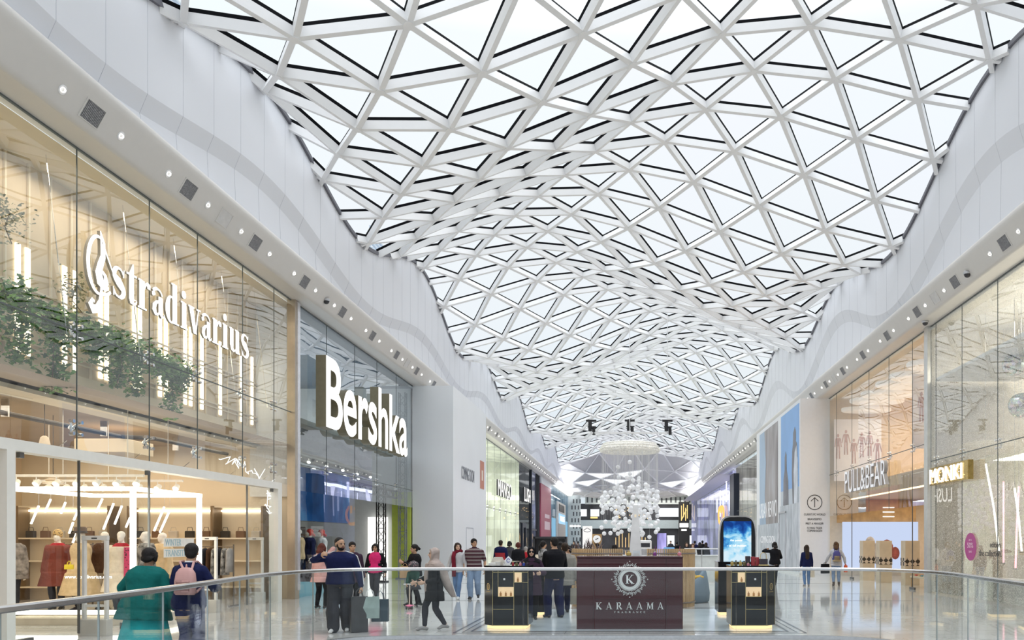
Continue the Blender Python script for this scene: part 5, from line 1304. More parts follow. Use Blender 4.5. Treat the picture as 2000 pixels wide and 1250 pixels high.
# digital totem
def sea():
    mt, n, l, out = _new('sea_picture'); e = n.new('ShaderNodeEmission'); tc = n.new('ShaderNodeTexCoord'); sp = n.new('ShaderNodeSeparateXYZ'); nz = n.new('ShaderNodeTexNoise'); ad = n.new('ShaderNodeMath'); rp = n.new('ShaderNodeValToRGB')
    nz.inputs['Scale'].default_value = 3.2; nz.inputs['Detail'].default_value = 8; nz.inputs['Distortion'].default_value = .6
    mu = n.new('ShaderNodeMath'); mu.operation = 'MULTIPLY_ADD'; mu.inputs[1].default_value = -.42; mu.inputs[2].default_value = .80
    mx = n.new('ShaderNodeMath'); mx.operation = 'MULTIPLY_ADD'; mx.inputs[1].default_value = .22; mx.inputs[2].default_value = 0
    l.new(tc.outputs['Object'], sp.inputs[0]); l.new(tc.outputs['Object'], nz.inputs['Vector']); l.new(sp.outputs['Z'], mu.inputs[0]); l.new(sp.outputs['X'], mx.inputs[0])
    ad.operation = 'ADD'; l.new(mu.outputs[0], ad.inputs[0]); l.new(mx.outputs[0], ad.inputs[1]); a2 = n.new('ShaderNodeMath'); a2.operation = 'MULTIPLY_ADD'; a2.inputs[1].default_value = 1.25; l.new(nz.outputs['Fac'], a2.inputs[0]); l.new(ad.outputs[0], a2.inputs[2])
    c = rp.color_ramp.elements; c[0].position = .42; c[0].color = (.01,.05,.25,1); c[1].position = .92; c[1].color = (.68,.86,.96,1)
    for p, q in ((.56,(.02,.13,.48,1)),(.66,(.10,.42,.78,1)),(.76,(.38,.72,.92,1))): k = c.new(p); k.color = q
    l.new(a2.outputs[0], rp.inputs[0]); l.new(rp.outputs[0], e.inputs[0]); e.inputs[1].default_value = 1.0; l.new(e.outputs[0], out.inputs[0]); return mt
t = empty('digital_totem', (3.15, 24.0, 0), label='rounded digital advertising totem showing blue sea and surf', cat='screen')
def sq(w, h, z0, n=48, p=5.0):
    return [(w*math.copysign(abs(math.cos(a))**(2/p), math.cos(a)), z0 + h*math.copysign(abs(math.sin(a))**(2/p), math.sin(a))) for a in [2*PI*k/n for k in range(n)]]
m = MB(); m.loft([[(x,y,z) for x, z in sq(w,h,1.24)] for y, w, h in ((-.06,.53,1.17),(-.09,.555,1.195),(.09,.555,1.195),(.06,.53,1.17))]); m.build('casing', mat('totem_white', (0.82,0.82,0.83), .3), t)
m = MB(); m.loft([[(x,y,z) for x, z in sq(.515,1.155,1.24)] for y in (-.098,-.085)]); m.build('bezel', GLOSSB, t)
m = MB(); m.box(-.415,.395,-.104,-.1,.42,2.27); m.build('display', sea(), t)
m = MB(); put_text(m, 'the power', (-.22,-.108,1.67), (1,0,0), (0,0,1), w=.36, ext=.002); put_text(m, '- of full motion', (-.31,-.108,1.53), (1,0,0), (0,0,1), w=.56, ext=.002); m.build('screen_lettering', SIGNW, t)
m = MB(); m.bevbox(-.45,.45,-.2,.2,0,.06,.02); m.build('base_plate', STEEL, t)
# cafe island farther back
WB = mat('cafe_white', (0.80,0.80,0.80), .4)
t = empty('cafe_sign_pillar', (-2.35, 45.5, 0), label='white lit pillar sign with black cloud outline', cat='sign'); m = MB(); m.box(-.26,.26,-.2,.2,0,2.5); m.build('pillar', glow('pillar_white', (1,.99,.97), 1.0), t)
m = MB(); ribbon(m, [(-.16,.0,.03),(-.19,.06,.03),(-.15,.12,.03),(-.09,.13,.03),(-.05,.18,.03),(.03,.18,.03),(.08,.14,.03),(.14,.13,.03),(.18,.07,.03),(.16,.0,.03),(.0,-.03,.03),(-.16,.0,.03)], (0,-.21,2.2), (1,0,0), (0,0,1), .004); m.build('cloud_outline', INK, t)
t = empty('round_sign', (-1.8, 44.8, 0), label='round white disc sign on a timber post', cat='sign'); m = MB(); m.tube([(0,-.06,1.78),(0,.04,1.78)], .21, 28); m.build('disc', mat('disc_white', (0.85,0.85,0.85), .4, emit=.3), t); m = MB(); m.box(-.26,.26,.04,.14,0,2.05); m.build('post', OAK, t); m = MB(); m.bar((-.08,-.065,1.74),(.08,-.065,1.83),.04); m.build('mark', INK, t)
for x, d, w, h, lab in ((-4.0,41.0,1.6,1.9,'dark framed cafe cabinet left of the white pillar sign'),):
    t = empty('cafe_cabinet', (x,d,0), label=lab, cat='cabinet'); m = MB()
    for a in (-w/2,w/2): m.box(a-.05,a+.05,0,.6,0,h)
    m.box(-w/2,w/2,0,.6,h-.1,h); m.box(-w/2,w/2,.5,.6,0,h); m.build('frame', DARK, t); m = MB(); m.box(-w/2,w/2,0,.55,0,1.0); m.build('counter', CREAM, t)
t = empty('coffee_machine', (.55, 34.0, 1.1), label='white and steel coffee machine behind the pylon', cat='coffee machine'); m = MB(); m.bevbox(-.35,.35,-.25,.25,.25,.62,.04); m.build('body', WB, t); m = MB(); m.box(-.33,.33,-.22,.22,0,.25); m.build('drip_tray', STEEL, t); m = MB(); m.box(-.28,.28,-.26,-.25,.33,.5); m.build('front_panel', DARK, t)
t = empty('cafe_counter', (1.2, 34.2, 0), label='long white cafe counter behind the pylon and slats', cat='counter'); m = MB(); m.bevbox(-2.2,3.0,-.4,.4,0,1.06,.01); m.build('body', WB, t); m = MB(); m.bevbox(-2.25,3.05,-.45,.45,1.06,1.1,.008); m.build('worktop', mat('worktop', (0.7,0.7,0.7), .2), t)
t = empty('blue_display_case', (1.62, 34.0, 1.1), label='blue lit domed display case on the cafe counter', cat='display case'); m = MB(); m.loft([[(x,y,z) for x, z in ((-.28*s,0),(.28*s,0),(.22*s,.32),(-.2*s,.32))] for y, s in ((-.2,1),(.2,1))]); m.build('case', glow('case_blue', (.22,.50,.88), .85), t); m = MB(); m.box(-.3,.3,-.22,.22,-.0,.03); m.build('base', STEEL, t)
t = empty('small_screen', (1.95, 50.0, 0), label='small rounded purple screen totem beyond the cafe', cat='screen'); m = MB(); m.loft([[(x,y,z) for x, z in sq(w,1.1,1.2)] for y, w in ((-.05,.34),(.05,.34))]); m.build('casing', DARK, t); m = MB(); m.box(-.28,.28,-.06,-.05,.6,2.15); m.build('display', lined('purple_picture', (.5,.45,.85), (.05,.04,.16), 5, .8), t)
t = empty('glass_screen_wall', (3.4, 33.0, 0), label='clear glass barrier of the cafe right of the slats', cat='barrier'); m = MB(); m.box(-1.2,.9,-.01,.01,.05,1.35); m.build('glass', RG, t); m = MB(); m.tube([(-1.2,0,1.37),(.9,0,1.37)], .03, 8)
for x in (-1.2,-.5,.2,.9): m.tube([(x,0,0),(x,0,1.37)], .018, 6)
m.build('frame', STEEL, t)
t = empty('potted_plant', (-1.25, 23.6, 1.0), label='spiky dark plant in a trough above the left timber screen', cat='plant'); m = MB(); rr = random.Random(5)
for k in range(60):
    a, l = rr.uniform(0,2*PI), rr.uniform(.25,.5); b = rr.uniform(.2,1.2); u = Vector((math.cos(a)*math.cos(b), math.sin(a)*math.cos(b), math.sin(b))); v = u.cross(Vector((0,0,1))).normalized()*.02; p = Vector((rr.uniform(-.4,.4),0,.4)); m.poly([p-v*.5, p+u*l*.5-v, p+u*l, p+u*l*.5+v, p+v*.5])
m.build('leaves', mat('spiky_leaf', (0.09,0.06,0.06), .5, var=.4), t); m = MB(); m.box(-.42,.42,-.15,.15,-1.0,.42); m.build('trough', OAK, t)
# ------------------------------------------------------------ people: one continuous skin, clothes and hair as parts
def remeshed(mb, name, m, parent, voxel, smooth=4, fac=.5):
    """joins overlapping closed shapes into one continuous surface"""
    me = bpy.data.meshes.new('tmp'); me.from_pydata(mb.v, [], mb.f); me.update()
    o = bpy.data.objects.new('tmp', me); COL.objects.link(o)
    r = o.modifiers.new('r', 'REMESH'); r.mode = 'VOXEL'; r.voxel_size = voxel; r.use_smooth_shade = True
    s = o.modifiers.new('s', 'SMOOTH'); s.factor = fac; s.iterations = smooth
    dg = bpy.context.evaluated_depsgraph_get(); dg.update()
    nm = bpy.data.meshes.new_from_object(o.evaluated_get(dg)); bpy.data.objects.remove(o); bpy.data.meshes.remove(me)
    nm.materials.clear(); nm.materials.append(m); nm.name = name
    nm.polygons.foreach_set('use_smooth', [True]*len(nm.polygons))
    o = bpy.data.objects.new(name, nm); COL.objects.link(o)
    if parent is not None: o.parent = parent
    return o
def ik(A, T, l1, l2, pole):
    A, T = Vector(A), Vector(T); d = T - A; L = d.length
    if L > (l1+l2)*.995: T = A + d*((l1+l2)*.995/L); d = T - A; L = d.length
    a = (l1*l1 - l2*l2 + L*L)/(2*L); hgt = math.sqrt(max(0, l1*l1 - a*a)); u = d/L
    p = Vector(pole); p = p - u*p.dot(u); p.normalize()
    return A + u*a + p*hgt, T
def limb(mb, pts, rad, n=10):
    for i in range(len(pts)-1):
        a, b = Vector(pts[i]), Vector(pts[i+1])
        mb.tube([a, a.lerp(b, .33), a.lerp(b, .66), b], [rad[i][0], rad[i][1], rad[i][2], rad[i+1][0]], n)
    for p, r in zip(pts, rad): mb.ball(p, r[0]*.995, n=n, k=6)
SKIN = {k: mat('skin_'+k, c, .5, var=.05, scale=12) for k, c in (('light',(0.62,0.40,0.29)), ('tan',(0.46,0.27,0.17)), ('brown',(0.25,0.13,0.075)), ('mannequin',(0.80,0.74,0.66)))}
HAIRM = {k: mat('hair_'+k, c, .6, var=.25, scale=30, spec=.25, bump=.5, bscale=70) for k, c in (('black',(0.010,0.008,0.008)), ('dark',(0.028,0.016,0.010)), ('brown',(0.09,0.045,0.02)), ('grey',(0.35,0.33,0.31)), ('red',(0.55,0.06,0.04)), ('tint',(0.10,0.025,0.018)))}
EYEM = mat('eye_dark', (0.015,0.01,0.008), .2); LIPM = mat('lip', (0.34,0.10,0.09), .5)
def person(loc, yaw, H, label, skin='tan', hair=('short','dark'), top=None, bottom=None, shoes=None, feet=None, hands=(None, None), lean=0.0, head=(0, 0), build=1.0, female=False,
           voxel=.014, cat='person', group=None, face=True, fine=None, name='person', extra=None, poles=(None, None), curl=.5, tilt=0.0):
    """loc = ground point under the figure, yaw 0 faces the camera side (-Y). Lengths in fractions of the height H."""
    t = empty(name, loc, yaw, label=label, cat=cat, group=group)
    V = lambda x, y, z: Vector((x*H, y*H, z*H))
    feet = feet or ((-.045, 0, 0), (.045, .0, 0))          # right foot (x<0 when seen from the front), left foot: x, y, lift
    lx = [f[0] for f in feet]; ly = [f[1] for f in feet]
    stride = max(abs(ly[0]-ly[1])/2, 0)
    ankz = .042
    pz = min(.52, ankz + math.sqrt(max(.2, .468**2 - stride**2)) + .006)
    pelvis = V((lx[0]+lx[1])/2*.6, (ly[0]+ly[1])/2*.8, pz)
    up = Vector((math.sin(tilt), -math.sin(lean), math.cos(lean)*math.cos(tilt))).normalized(); fwd0 = Vector((0, -1, 0))
    side = Vector((math.cos(tilt), 0, -math.sin(tilt))); front = up.cross(side) * -1
    front = side.cross(up); front = front if front.y < 0 else -front
    def S(z): return pelvis + up*((z - .52)*H)               # point of the spine at standing height z
    b = build; sw = (.093 if female else .106)*(b*.5+.5)
    TR = ([(.46,.070,.058),(.50,.092,.068),(.54,.092,.066),(.59,.080,.058),(.63,.074,.055),(.68,.078,.058),(.73,.086,.066),(.77,.086,.058),(.80,.066,.048),(.822,.042,.038),(.84,.030,.030)] if female else
          [(.46,.072,.060),(.50,.088,.066),(.54,.088,.064),(.59,.082,.060),(.63,.080,.059),(.68,.090,.064),(.73,.101,.069),(.77,.100,.065),(.80,.078,.054),(.824,.050,.042),(.845,.034,.034)])
    def ring(z, rx, ry, n=18, cx=0, cy=0):
        c = S(z) + side*(cx*H) + front*(cy*H)
        return [c + side*(rx*H*math.copysign(abs(math.cos(a))**.85, math.cos(a))) + front*(ry*H*math.copysign(abs(math.sin(a))**.85, math.sin(a))) for a in [2*PI*i/n for i in range(n)]]
    def torso(mb, z0, z1, inf, flare=0.0):
        prof = [(z, rx, ry) for z, rx, ry in TR if z0 - .001 <= z <= z1 + .001]
        def interp(z):
            for (a, ra, sa), (c, rc, sc) in zip(TR, TR[1:]):
                if a <= z <= c: f = (z-a)/(c-a); return ra+(rc-ra)*f, sa+(sc-sa)*f
            return TR[0][1:] if z < TR[0][0] else TR[-1][1:]
        if not prof or prof[0][0] > z0 + .005: prof = [(z0,)+tuple(interp(z0))] + prof
        if prof[-1][0] < z1 - .005: prof = prof + [(z1,)+tuple(interp(z1))]
        R_ = []
        for z, rx, ry in prof:
            f = flare*max(0, (.62-z)/.2); bb = b if z < .80 else 1+(b-1)*max(0, (.845-z)/.045)*.9
            R_.append(ring(z, rx*bb+inf+f, ry*(bb*1.05-.05 if bb < 1 else bb)+inf+f))
        mb.loft(R_)
    sh = [S(.772) + side*(s*sw*H) for s in (-1, 1)]; hipj = [pelvis + side*(s*.048*H) - up*(.01*H) for s in (-1, 1)]
    wr, el = [], []
    for k, s in enumerate((-1, 1)):
        tg = hands[k]
        if tg is None: tg = sh[k] + Vector((s*.045*H*b, -.035*H, -.315*H))
        else: tg = V(*tg) + Vector((0,0,0))
        pole = poles[k] or (s*.5, .9, -.3)
        e, w = ik(sh[k], tg, .165*H, .150*H, pole); el.append(e); wr.append(w)
    kn, an = [], []
    for k in (0, 1):
        f = feet[k]; T = V(f[0], f[1], ankz + f[2])
        q, w = ik(hipj[k], T, .238*H, .236*H, (0.12*(-1 if k == 0 else 1), -1, 0)); kn.append(q); an.append(w)
    ar = lambda i=0.0: [(.030*b**.5*H+i, .029*b**.5*H+i, .026*b**.5*H+i), (.0245*H*b**.5+i, .0255*b**.5*H+i, .022*H+i), (.0165*H+i,)*3]
    lr = lambda i=0.0: [(.052*b**.6*H+i, .049*b**.6*H+i, .041*b**.5*H+i), (.034*b**.5*H+i, .036*b**.5*H+i, .028*H+i), (.021*H+i,)*3]
    # --- skin
    mb = MB(); torso(mb, .46, .845, -.004)
    hy, hp = head; base = S(.835); hc = S(.905) + front*(.012*H + .02*H*math.sin(max(0, hp))) - Vector((0,0,.012*H*abs(math.sin(hp))))
    rot = Matrix.Rotation(hy, 3, Vector((0,0,1))); hf = (rot @ Vector((front.x, front.y, 0))).normalized(); hf = (hf*math.cos(hp) - Vector((0,0,1))*math.sin(hp)).normalized()
    hr = hf.cross(Vector((0,0,1))).normalized(); hu = hr.cross(hf)
    q = .128*H; HP = lambda x, y, z: hc + hr*(x*q) + hf*(y*q) + hu*(z*q)
    MR = Matrix((hr, hf, hu)).transposed()
    limb(mb, [base, HP(0,-.08,-.15)], [(.031*H,)*3, (.029*H,)*3])
    mb.ball(HP(0,-.06,.17), .345*q, .425*q, .36*q, 14, 10, rot=MR); mb.ball(HP(0,.10,-.10), .285*q, .32*q, .38*q, 12, 8, rot=MR); mb.ball(HP(0,.20,-.33), .17*q, .18*q, .14*q, 10, 6, rot=MR)
    mb.tube([HP(0,.36,.10), HP(0,.47,-.06), HP(0,.42,-.10)], [.045*q,.075*q,.06*q], 6)
    if face and hair[0] != 'hijab':
        for s in (-1, 1): mb.ball(HP(s*.34,-.05,-.02), .045*q, .10*q, .15*q, 8, 6, rot=MR); mb.ball(HP(s*.15,.33,.10), .10*q, .07*q, .04*q, 8, 5, rot=MR)
    for k, s in enumerate((-1, 1)):
        limb(mb, [sh[k], el[k], wr[k]], ar(-.004*H)); 
        d = (wr[k]-el[k]).normalized(); inn = (side*(-s)); inn = (inn - d*inn.dot(d)).normalized(); th = d.cross(inn)
        if th.dot(front) < 0: th = -th
        pc = wr[k] + d*(.028*H)
        mb.ball(pc, .012*H, .026*H, .032*H, 10, 6, rot=Matrix((inn, th, d)).transposed())
        fr = max(.0052*H, voxel*.8)
        for i, (o, L) in enumerate(((.019,.040),(.0065,.046),(-.0065,.043),(-.018,.034))):
            p0 = wr[k] + d*(.050*H) + th*(o*H); p1 = p0 + (d*math.cos(curl) + inn*math.sin(curl))*(L*.52*H); p2 = p1 + (d*math.cos(curl*2.3) + inn*math.sin(curl*2.3))*(L*.52*H)
            mb.tube([p0 - d*.012*H, p0, p1, p2], [fr*1.1, fr*1.05, fr, fr*.8], 6)
        p0 = wr[k] + d*(.018*H) + th*(.020*H); mb.tube([p0, p0 + (th*.7+d*.6+inn*.35).normalized()*(.026*H), p0 + (th*.55+d*.95+inn*.5).normalized()*(.05*H)], [fr*1.3, fr*1.15, fr*.85], 6)
    for k in (0, 1):
        limb(mb, [hipj[k], kn[k], an[k]], lr(-.004*H)); mb.tube([an[k], an[k] + Vector((0,-.02*H,-.016*H)), an[k] + Vector((0,-.05*H,-.022*H))], [.016*H,.014*H,.008*H], 8)
    remeshed(mb, 'body', SKIN[skin], t, fine or voxel, 3)
    # --- face
    if face:
        m = MB()
        for s in (-1, 1): m.ball(HP(s*.145,.375,.045), .062*q, .03*q, .034*q, 8, 5, rot=MR)
        m.build('eyes', EYEM, t, True); m = MB()
        for s in (-1, 1): m.bar(HP(s*.06,.40,.125), HP(s*.24,.345,.13), .035*q, .04*q, up=hu)
        m.build('eyebrows', HAIRM[hair[1]] if hair[1] in HAIRM else HAIRM['dark'], t); m = MB(); m.ball(HP(0,.375,-.235), .11*q, .045*q, .035*q, 8, 5, rot=MR); m.build('mouth', LIPM, t, True)
    # --- hair
    kind, hcl = hair[0], hair[1]; hm = HAIRM.get(hcl) if isinstance(hcl, str) else hcl
    if kind in ('short', 'crop', 'long', 'pony', 'bun', 'bob', 'tied', 'wig'):
        m = MB(); g = 1.07 if kind == 'crop' else 1.16
        m.ball(HP(0,-.12,.22), .35*q*g, .41*q*g, .36*q*g, 16, 10, rot=MR); m.ball(HP(0,-.24,.0), .31*q*g, .27*q*g, .34*q*g, 12, 8, rot=MR)
        if kind == 'short': m.ball(HP(0,.12,.45), .26*q, .22*q, .13*q, 12, 6, rot=MR)
        if kind in ('long', 'bob', 'wig'):
            L = {'long': hair[2] if len(hair) > 2 else .17, 'bob': .03, 'wig': .05}[kind]*H; R_ = []
            dn = -up
            for f, w, dp in ((0,.40,.30),(.25,.43,.28),(.6,.42,.22),(.9,.36,.16),(1,.24,.10)):
                c = HP(0,-.22,.05) - front*((.012 if L < .05*H else .058)*H*min(1, f*1.4)) + dn*(f*(L+.10*q)); R_.append([c + hr*(w*q*math.cos(a)) + Vector((hf.x,hf.y,0))*(dp*q*math.sin(a)) for a in [2*PI*i/14 for i in range(14)]])
            m.loft(R_)
            for s in (-1, 1):
                e = HP(s*.36,.02,-.05); m.tube([HP(s*.30,.10,.35), HP(s*.40,.02,.05), e - Vector((0,0,.10*H*(L/(.17*H)))) , e - Vector((0,0,L*.8)) + front*.01*H], [.12*q,.13*q,.12*q,.07*q], 8)
        if kind in ('pony', 'tied'):
            m.ball(HP(0,-.58,.12), .16*q, .15*q, .16*q, 10, 6); m.tube([HP(0,-.60,.12), HP(0,-.78,-.15), HP(0,-.72,-.62), HP(0,-.62,-.95)][:4 if kind == 'pony' else 2], [.12*q,.17*q,.14*q,.04*q][:4 if kind == 'pony' else 2], 8)
        if kind == 'bun': m.ball(HP(0,-.55,.35), .2*q, .2*q, .2*q, 10, 6)
        remeshed(m, 'wig' if kind == 'wig' else 'hair', hm, t, max(.011, voxel*.8), 3)
    if kind == 'beard_short':
        m = MB(); m.ball(HP(0,-.12,.24), .36*q, .42*q, .36*q, 16, 10, rot=MR); m.ball(HP(0,-.26,.02), .31*q, .24*q, .3*q, 12, 8, rot=MR); remeshed(m, 'hair', hm, t, .011, 3)
        m = MB(); m.ball(HP(0,.16,-.30), .265*q, .255*q, .20*q, 12, 8, rot=MR); m.ball(HP(0,.40,-.165), .12*q, .05*q, .03*q, 8, 5, rot=MR)
        for s in (-1, 1): m.tube([HP(s*.31,.06,.05), HP(s*.29,.10,-.15), HP(s*.2,.2,-.34)], [.05*q,.07*q,.09*q], 8)
        remeshed(m, 'beard', hm, t, .010, 2)
    if kind == 'hijab':
        m = MB(); m.ball(HP(0,-.12,.19), .42*q, .46*q, .43*q, 16, 10, rot=MR)
        for s in (-1, 1): m.tube([HP(s*.10,.26,.47), HP(s*.33,.20,.28), HP(s*.37,.16,-.05), HP(s*.28,.20,-.38), HP(0,.22,-.54)], [.09*q,.10*q,.12*q,.13*q,.14*q], 8)
        m.loft([ring(.848,.046,.044), ring(.83,.066,.056), ring(.81,.096*b,.07), ring(.775,.115*b,.088), ring(.735,.112*b,.09)][::-1])
        m.tube([HP(0,-.2,.1), HP(0,-.18,-.3), S(.82)], [.36*q,.34*q,.36*q], 12)
        remeshed(m, 'headscarf', hm, t, max(.012, voxel*.8), 4)
    # --- clothes: top = (material, hem z, sleeve 0..2, thickness, flare, collar z)
    if bottom:
        kindb = bottom[0]
        if kindb == 'trousers':
            _, m_, inf, cut = bottom[:4]; wide = bottom[4] if len(bottom) > 4 else 0
            m = MB(); torso(m, .475, .60, inf/H if inf > .1 else inf*1.0)
            for k in (0, 1):
                e = kn[k].lerp(an[k], cut); i = inf*H; r0 = lr(i)
                limb(m, [hipj[k], kn[k]], r0[:2]); limb(m, [kn[k], e], [r0[1][:1]+((r0[1][1])+wide*.5*H, r0[1][2]+wide*.8*H), (.024*H+i+wide*H,)*3])
            m.ball(pelvis - up*.03*H, .085*b*H, .066*b*H, .05*H, 12, 8)
            remeshed(m, bottom[5] if len(bottom) > 5 else 'trousers', m_, t, voxel*.9, 3)
        if kindb == 'skirt':
            _, m_, z0, z1, w0, w1, d1 = bottom; m = MB(); R_ = []
            for f in (0, .15, .35, .6, .85, 1):
                c = S(z1).lerp(Vector((pelvis.x*.4, pelvis.y*.4, z0*H)), f); rx = (w0 + (w1-w0)*f)*H; ry = (w0*.72 + (d1-w0*.72)*f)*H
                R_.append([c + Vector((rx*math.cos(a)*(1+.035*f*math.sin(7*a)), -ry*math.sin(a)*(1+.05*f*math.sin(6*a+1)), 0)) for a in [2*PI*i/36 for i in range(36)]])
            m.loft(R_); m.build('skirt', m_, t, True)
    if top:
        for g, spec in enumerate(top):
            nm, m_, z0, slv, inf, flare = spec[:6]; z1 = spec[6] if len(spec) > 6 else .832
            m = MB(); torso(m, z0, z1, inf, flare)
            if z0 < .46:
                c = lambda z: ring(z, TR[0][1]*b + inf + .02 + flare*(.62-z)/.2, TR[0][2]*b + inf + .02 + flare*(.62-z)/.2)
                m.loft([c(z0), c((z0+.47)/2), c(.47)])
            if slv > 0:
                i = inf*.5 + .003
                for k in (0, 1):
                    r0 = ar(i)
                    if slv <= 1: limb(m, [sh[k], sh[k].lerp(el[k], slv)], [r0[0], r0[1]])
                    else:
                        e = el[k].lerp(wr[k], slv-1); limb(m, [sh[k], el[k]], r0[:2]); limb(m, [el[k], e], [r0[1], (.020*H+i,)*3])
                    m.ball(sh[k], r0[0][0]*1.0, n=10, k=6)
            remeshed(m, nm, m_, t, voxel*.9, 3 if inf < .03 else 6)
    # --- shoes
    if shoes:
        for k in (0, 1):
            m = MB(); a = an[k]; lift = feet[k][2]; s = -1 if k == 0 else 1
            tx = s*.012*H; zf = -.026*H if lift <= 0 else -.028*H; toe = a + Vector((tx, -.078*H, zf - min(lift*.5, .03)*H)); heel = a + Vector((0, .026*H, -.022*H))
            m.tube([heel, a + Vector((0,-.01*H,-.012*H)), a.lerp(toe, .55) + Vector((0,0,.002*H)), toe], [.021*H,.0255*H,.022*H,.0165*H], 10)
            m.ball(toe, .0215*H, .026*H, .0155*H, 10, 6); m.ball(heel, .022*H, .02*H, .021*H, 10, 6)
            if len(shoes) > 1: m.tube([a + Vector((0,0,-.01*H)), a + Vector((0,.002*H,shoes[1]*H))], [.027*H,.031*H], 10)
            remeshed(m, 'boot' if len(shoes) > 1 else 'shoe', shoes[0], t, max(.009, voxel*.7), 2)
    info = dict(root=t, sh=sh, el=el, wr=wr, head=hc, HP=HP, S=S, side=side, front=front, up=up, H=H, kn=kn, an=an, hr=hr, hf=hf)
    return info
def world_of(p, v): return p['root'].matrix_basis @ Vector(v)
C = {k: mat('cloth_'+k, c, .9, var=.12, scale=7, bump=.9, bscale=11, spec=.2) for k, c in (
    ('teal',(0.005,0.115,0.105)), ('aqua',(0.02,0.36,0.38)), ('navy',(0.008,0.012,0.055)), ('indigo',(0.035,0.04,0.11)), ('black',(0.008,0.008,0.011)), ('charcoal',(0.035,0.036,0.045)), ('pinkcoat',(0.62,0.36,0.34)),
    ('magenta',(0.62,0.03,0.16)), ('taupe',(0.40,0.33,0.30)), ('wine',(0.15,0.012,0.025)), ('lightgrey',(0.5,0.5,0.52)), ('jeans',(0.10,0.19,0.37)), ('palejeans',(0.20,0.28,0.42)), ('white',(0.75,0.75,0.75)), ('red',(0.42,0.02,0.03)),
    ('greycoat',(0.26,0.245,0.22)), ('green',(0.02,0.06,0.045)), ('plum',(0.04,0.02,0.04)), ('darkgrey',(0.06,0.06,0.07)), ('beigecoat',(0.62,0.47,0.28)), ('maroon',(0.20,0.055,0.04)), ('brown',(0.09,0.045,0.025)), ('cream',(0.68,0.60,0.48)), ('purple',(0.07,0.06,0.22)), ('mixed',(0.4,0.38,0.36)))}
BLKSHOE = (mat('shoe_black', (0.012,0.012,0.013), .4),); WHSHOE = (mat('shoe_white', (0.7,0.7,0.7), .5),); GRSHOE = (mat('shoe_grey', (0.28,0.27,0.27), .6),)
def stripes(name, bands, sc):
    mt, n, l, out = _new(name); b = n.new('ShaderNodeBsdfPrincipled'); tc = n.new('ShaderNodeTexCoord'); sp = n.new('ShaderNodeSeparateXYZ'); mu = n.new('ShaderNodeMath'); fr = n.new('ShaderNodeMath'); rp = n.new('ShaderNodeValToRGB')
    mu.operation = 'MULTIPLY'; mu.inputs[1].default_value = sc; fr.operation = 'FRACT'; rp.color_ramp.interpolation = 'CONSTANT'
    for k, (p, c) in enumerate(bands):
        e = rp.color_ramp.elements[k] if k < 2 else rp.color_ramp.elements.new(p); e.position = p; e.color = tuple(c)+(1,)
    l.new(tc.outputs['Object'], sp.inputs[0]); l.new(sp.outputs['Z'], mu.inputs[0]); l.new(mu.outputs[0], fr.inputs[0]); l.new(fr.outputs[0], rp.inputs[0]); l.new(rp.outputs[0], b.inputs['Base Color']); b.inputs['Roughness'].default_value = .85
    l.new(b.outputs[0], out.inputs[0]); return mt
def bag(loc, rz, w, h, d, m_, label, handle=True, name='shopping_bag', hm=None, hl=.16):
    t = empty(name, loc, rz, label=label, cat='bag'); m = MB()
    m.loft([[(-w/2*a,-d/2*c,z),(w/2*a,-d/2*c,z),(w/2*a,d/2*c,z),(-w/2*a,d/2*c,z)] for z, a, c in ((-h-hl,1.0,1.0),(-h*.5-hl,1.02,1.05),(-hl,1.0,.7))]); m.build('body', m_, t)
    if handle:
        m = MB()
        for s in (-1, 1): m.tube([(-w*.22, s*d*.3, -hl), (-w*.16, s*d*.2, -hl*.4), (0, 0, 0), (w*.16, s*d*.2, -hl*.4), (w*.22, s*d*.3, -hl)], .006, 5)
        m.build('handle', hm or m_, t)
    return t
def backpack(p, m_, label, zc, w, h, d, off=0.0, m2=None, name='backpack'):
    """worn on the back of figure p, straps over the shoulders"""
    t = empty(name, p['root'].location, p['root'].rotation_euler.z, label=label, cat='bag'); H = p['H']; S, side, fr, up = p['S'], p['side'], p['front'], p['up']
    c = S(zc) - fr*(.085*H + d*.5) + side*off; m = MB(); R_ = []
    for f, a, b_ in ((-.5,.86,.8),(-.42,1,1),(0,1.0,1.05),(.3,.9,.85),(.45,.62,.6),(.5,.34,.35)):
        R_.append([c + up*(f*h) + side*(w/2*a*math.copysign(abs(math.cos(q))**.6, math.cos(q))) - fr*(d/2*b_*math.copysign(abs(math.sin(q))**.6, math.sin(q))) for q in [2*PI*i/20 for i in range(20)]])
    m.loft(R_); m.build('pack', m_, t, True)
    if m2: m = MB(); m.loft([[c + up*(f*h) + side*(w/2*1.03*math.copysign(abs(math.cos(q))**.6, math.cos(q))) - fr*(d/2*1.06*math.copysign(abs(math.sin(q))**.6, math.sin(q))) for q in [2*PI*i/20 for i in range(20)]] for f in (-.5,-.34)]); m.build('base_panel', m2, t, True)
    m = MB(); m.loft([[c + up*(f*h) + side*(w*.34*math.cos(q)) - fr*(d*.5 + d*.16*abs(math.sin(q))*(.8 if f in (-.4,.02) else 1)) + up*0 for q in [2*PI*i/12 for i in range(12)]] for f in (-.4,-.36,-.02,.02)]); m.build('front_pocket', m2 or m_, t, True)
    m = MB()
    for s in (-1, 1):
        x = s*.055*H; m.tube([c + up*(h*.42) + side*(s*w*.2) + fr*d*.3, S(.835) + side*x - fr*.045*H, S(.842) + side*x, S(.80) + side*x*1.1 + fr*.075*H, S(.70) + side*x*1.4 + fr*.08*H, S(.64) + side*(s*.095*H), c - up*(h*.40) + side*(s*w*.45) + fr*d*.4], .016, 6)
    m.tube([c + up*(h*.46), c + up*(h*.60) + fr*.01, c + up*(h*.46) + fr*.03], .010, 6); m.build('strap', m_, t)
    return t
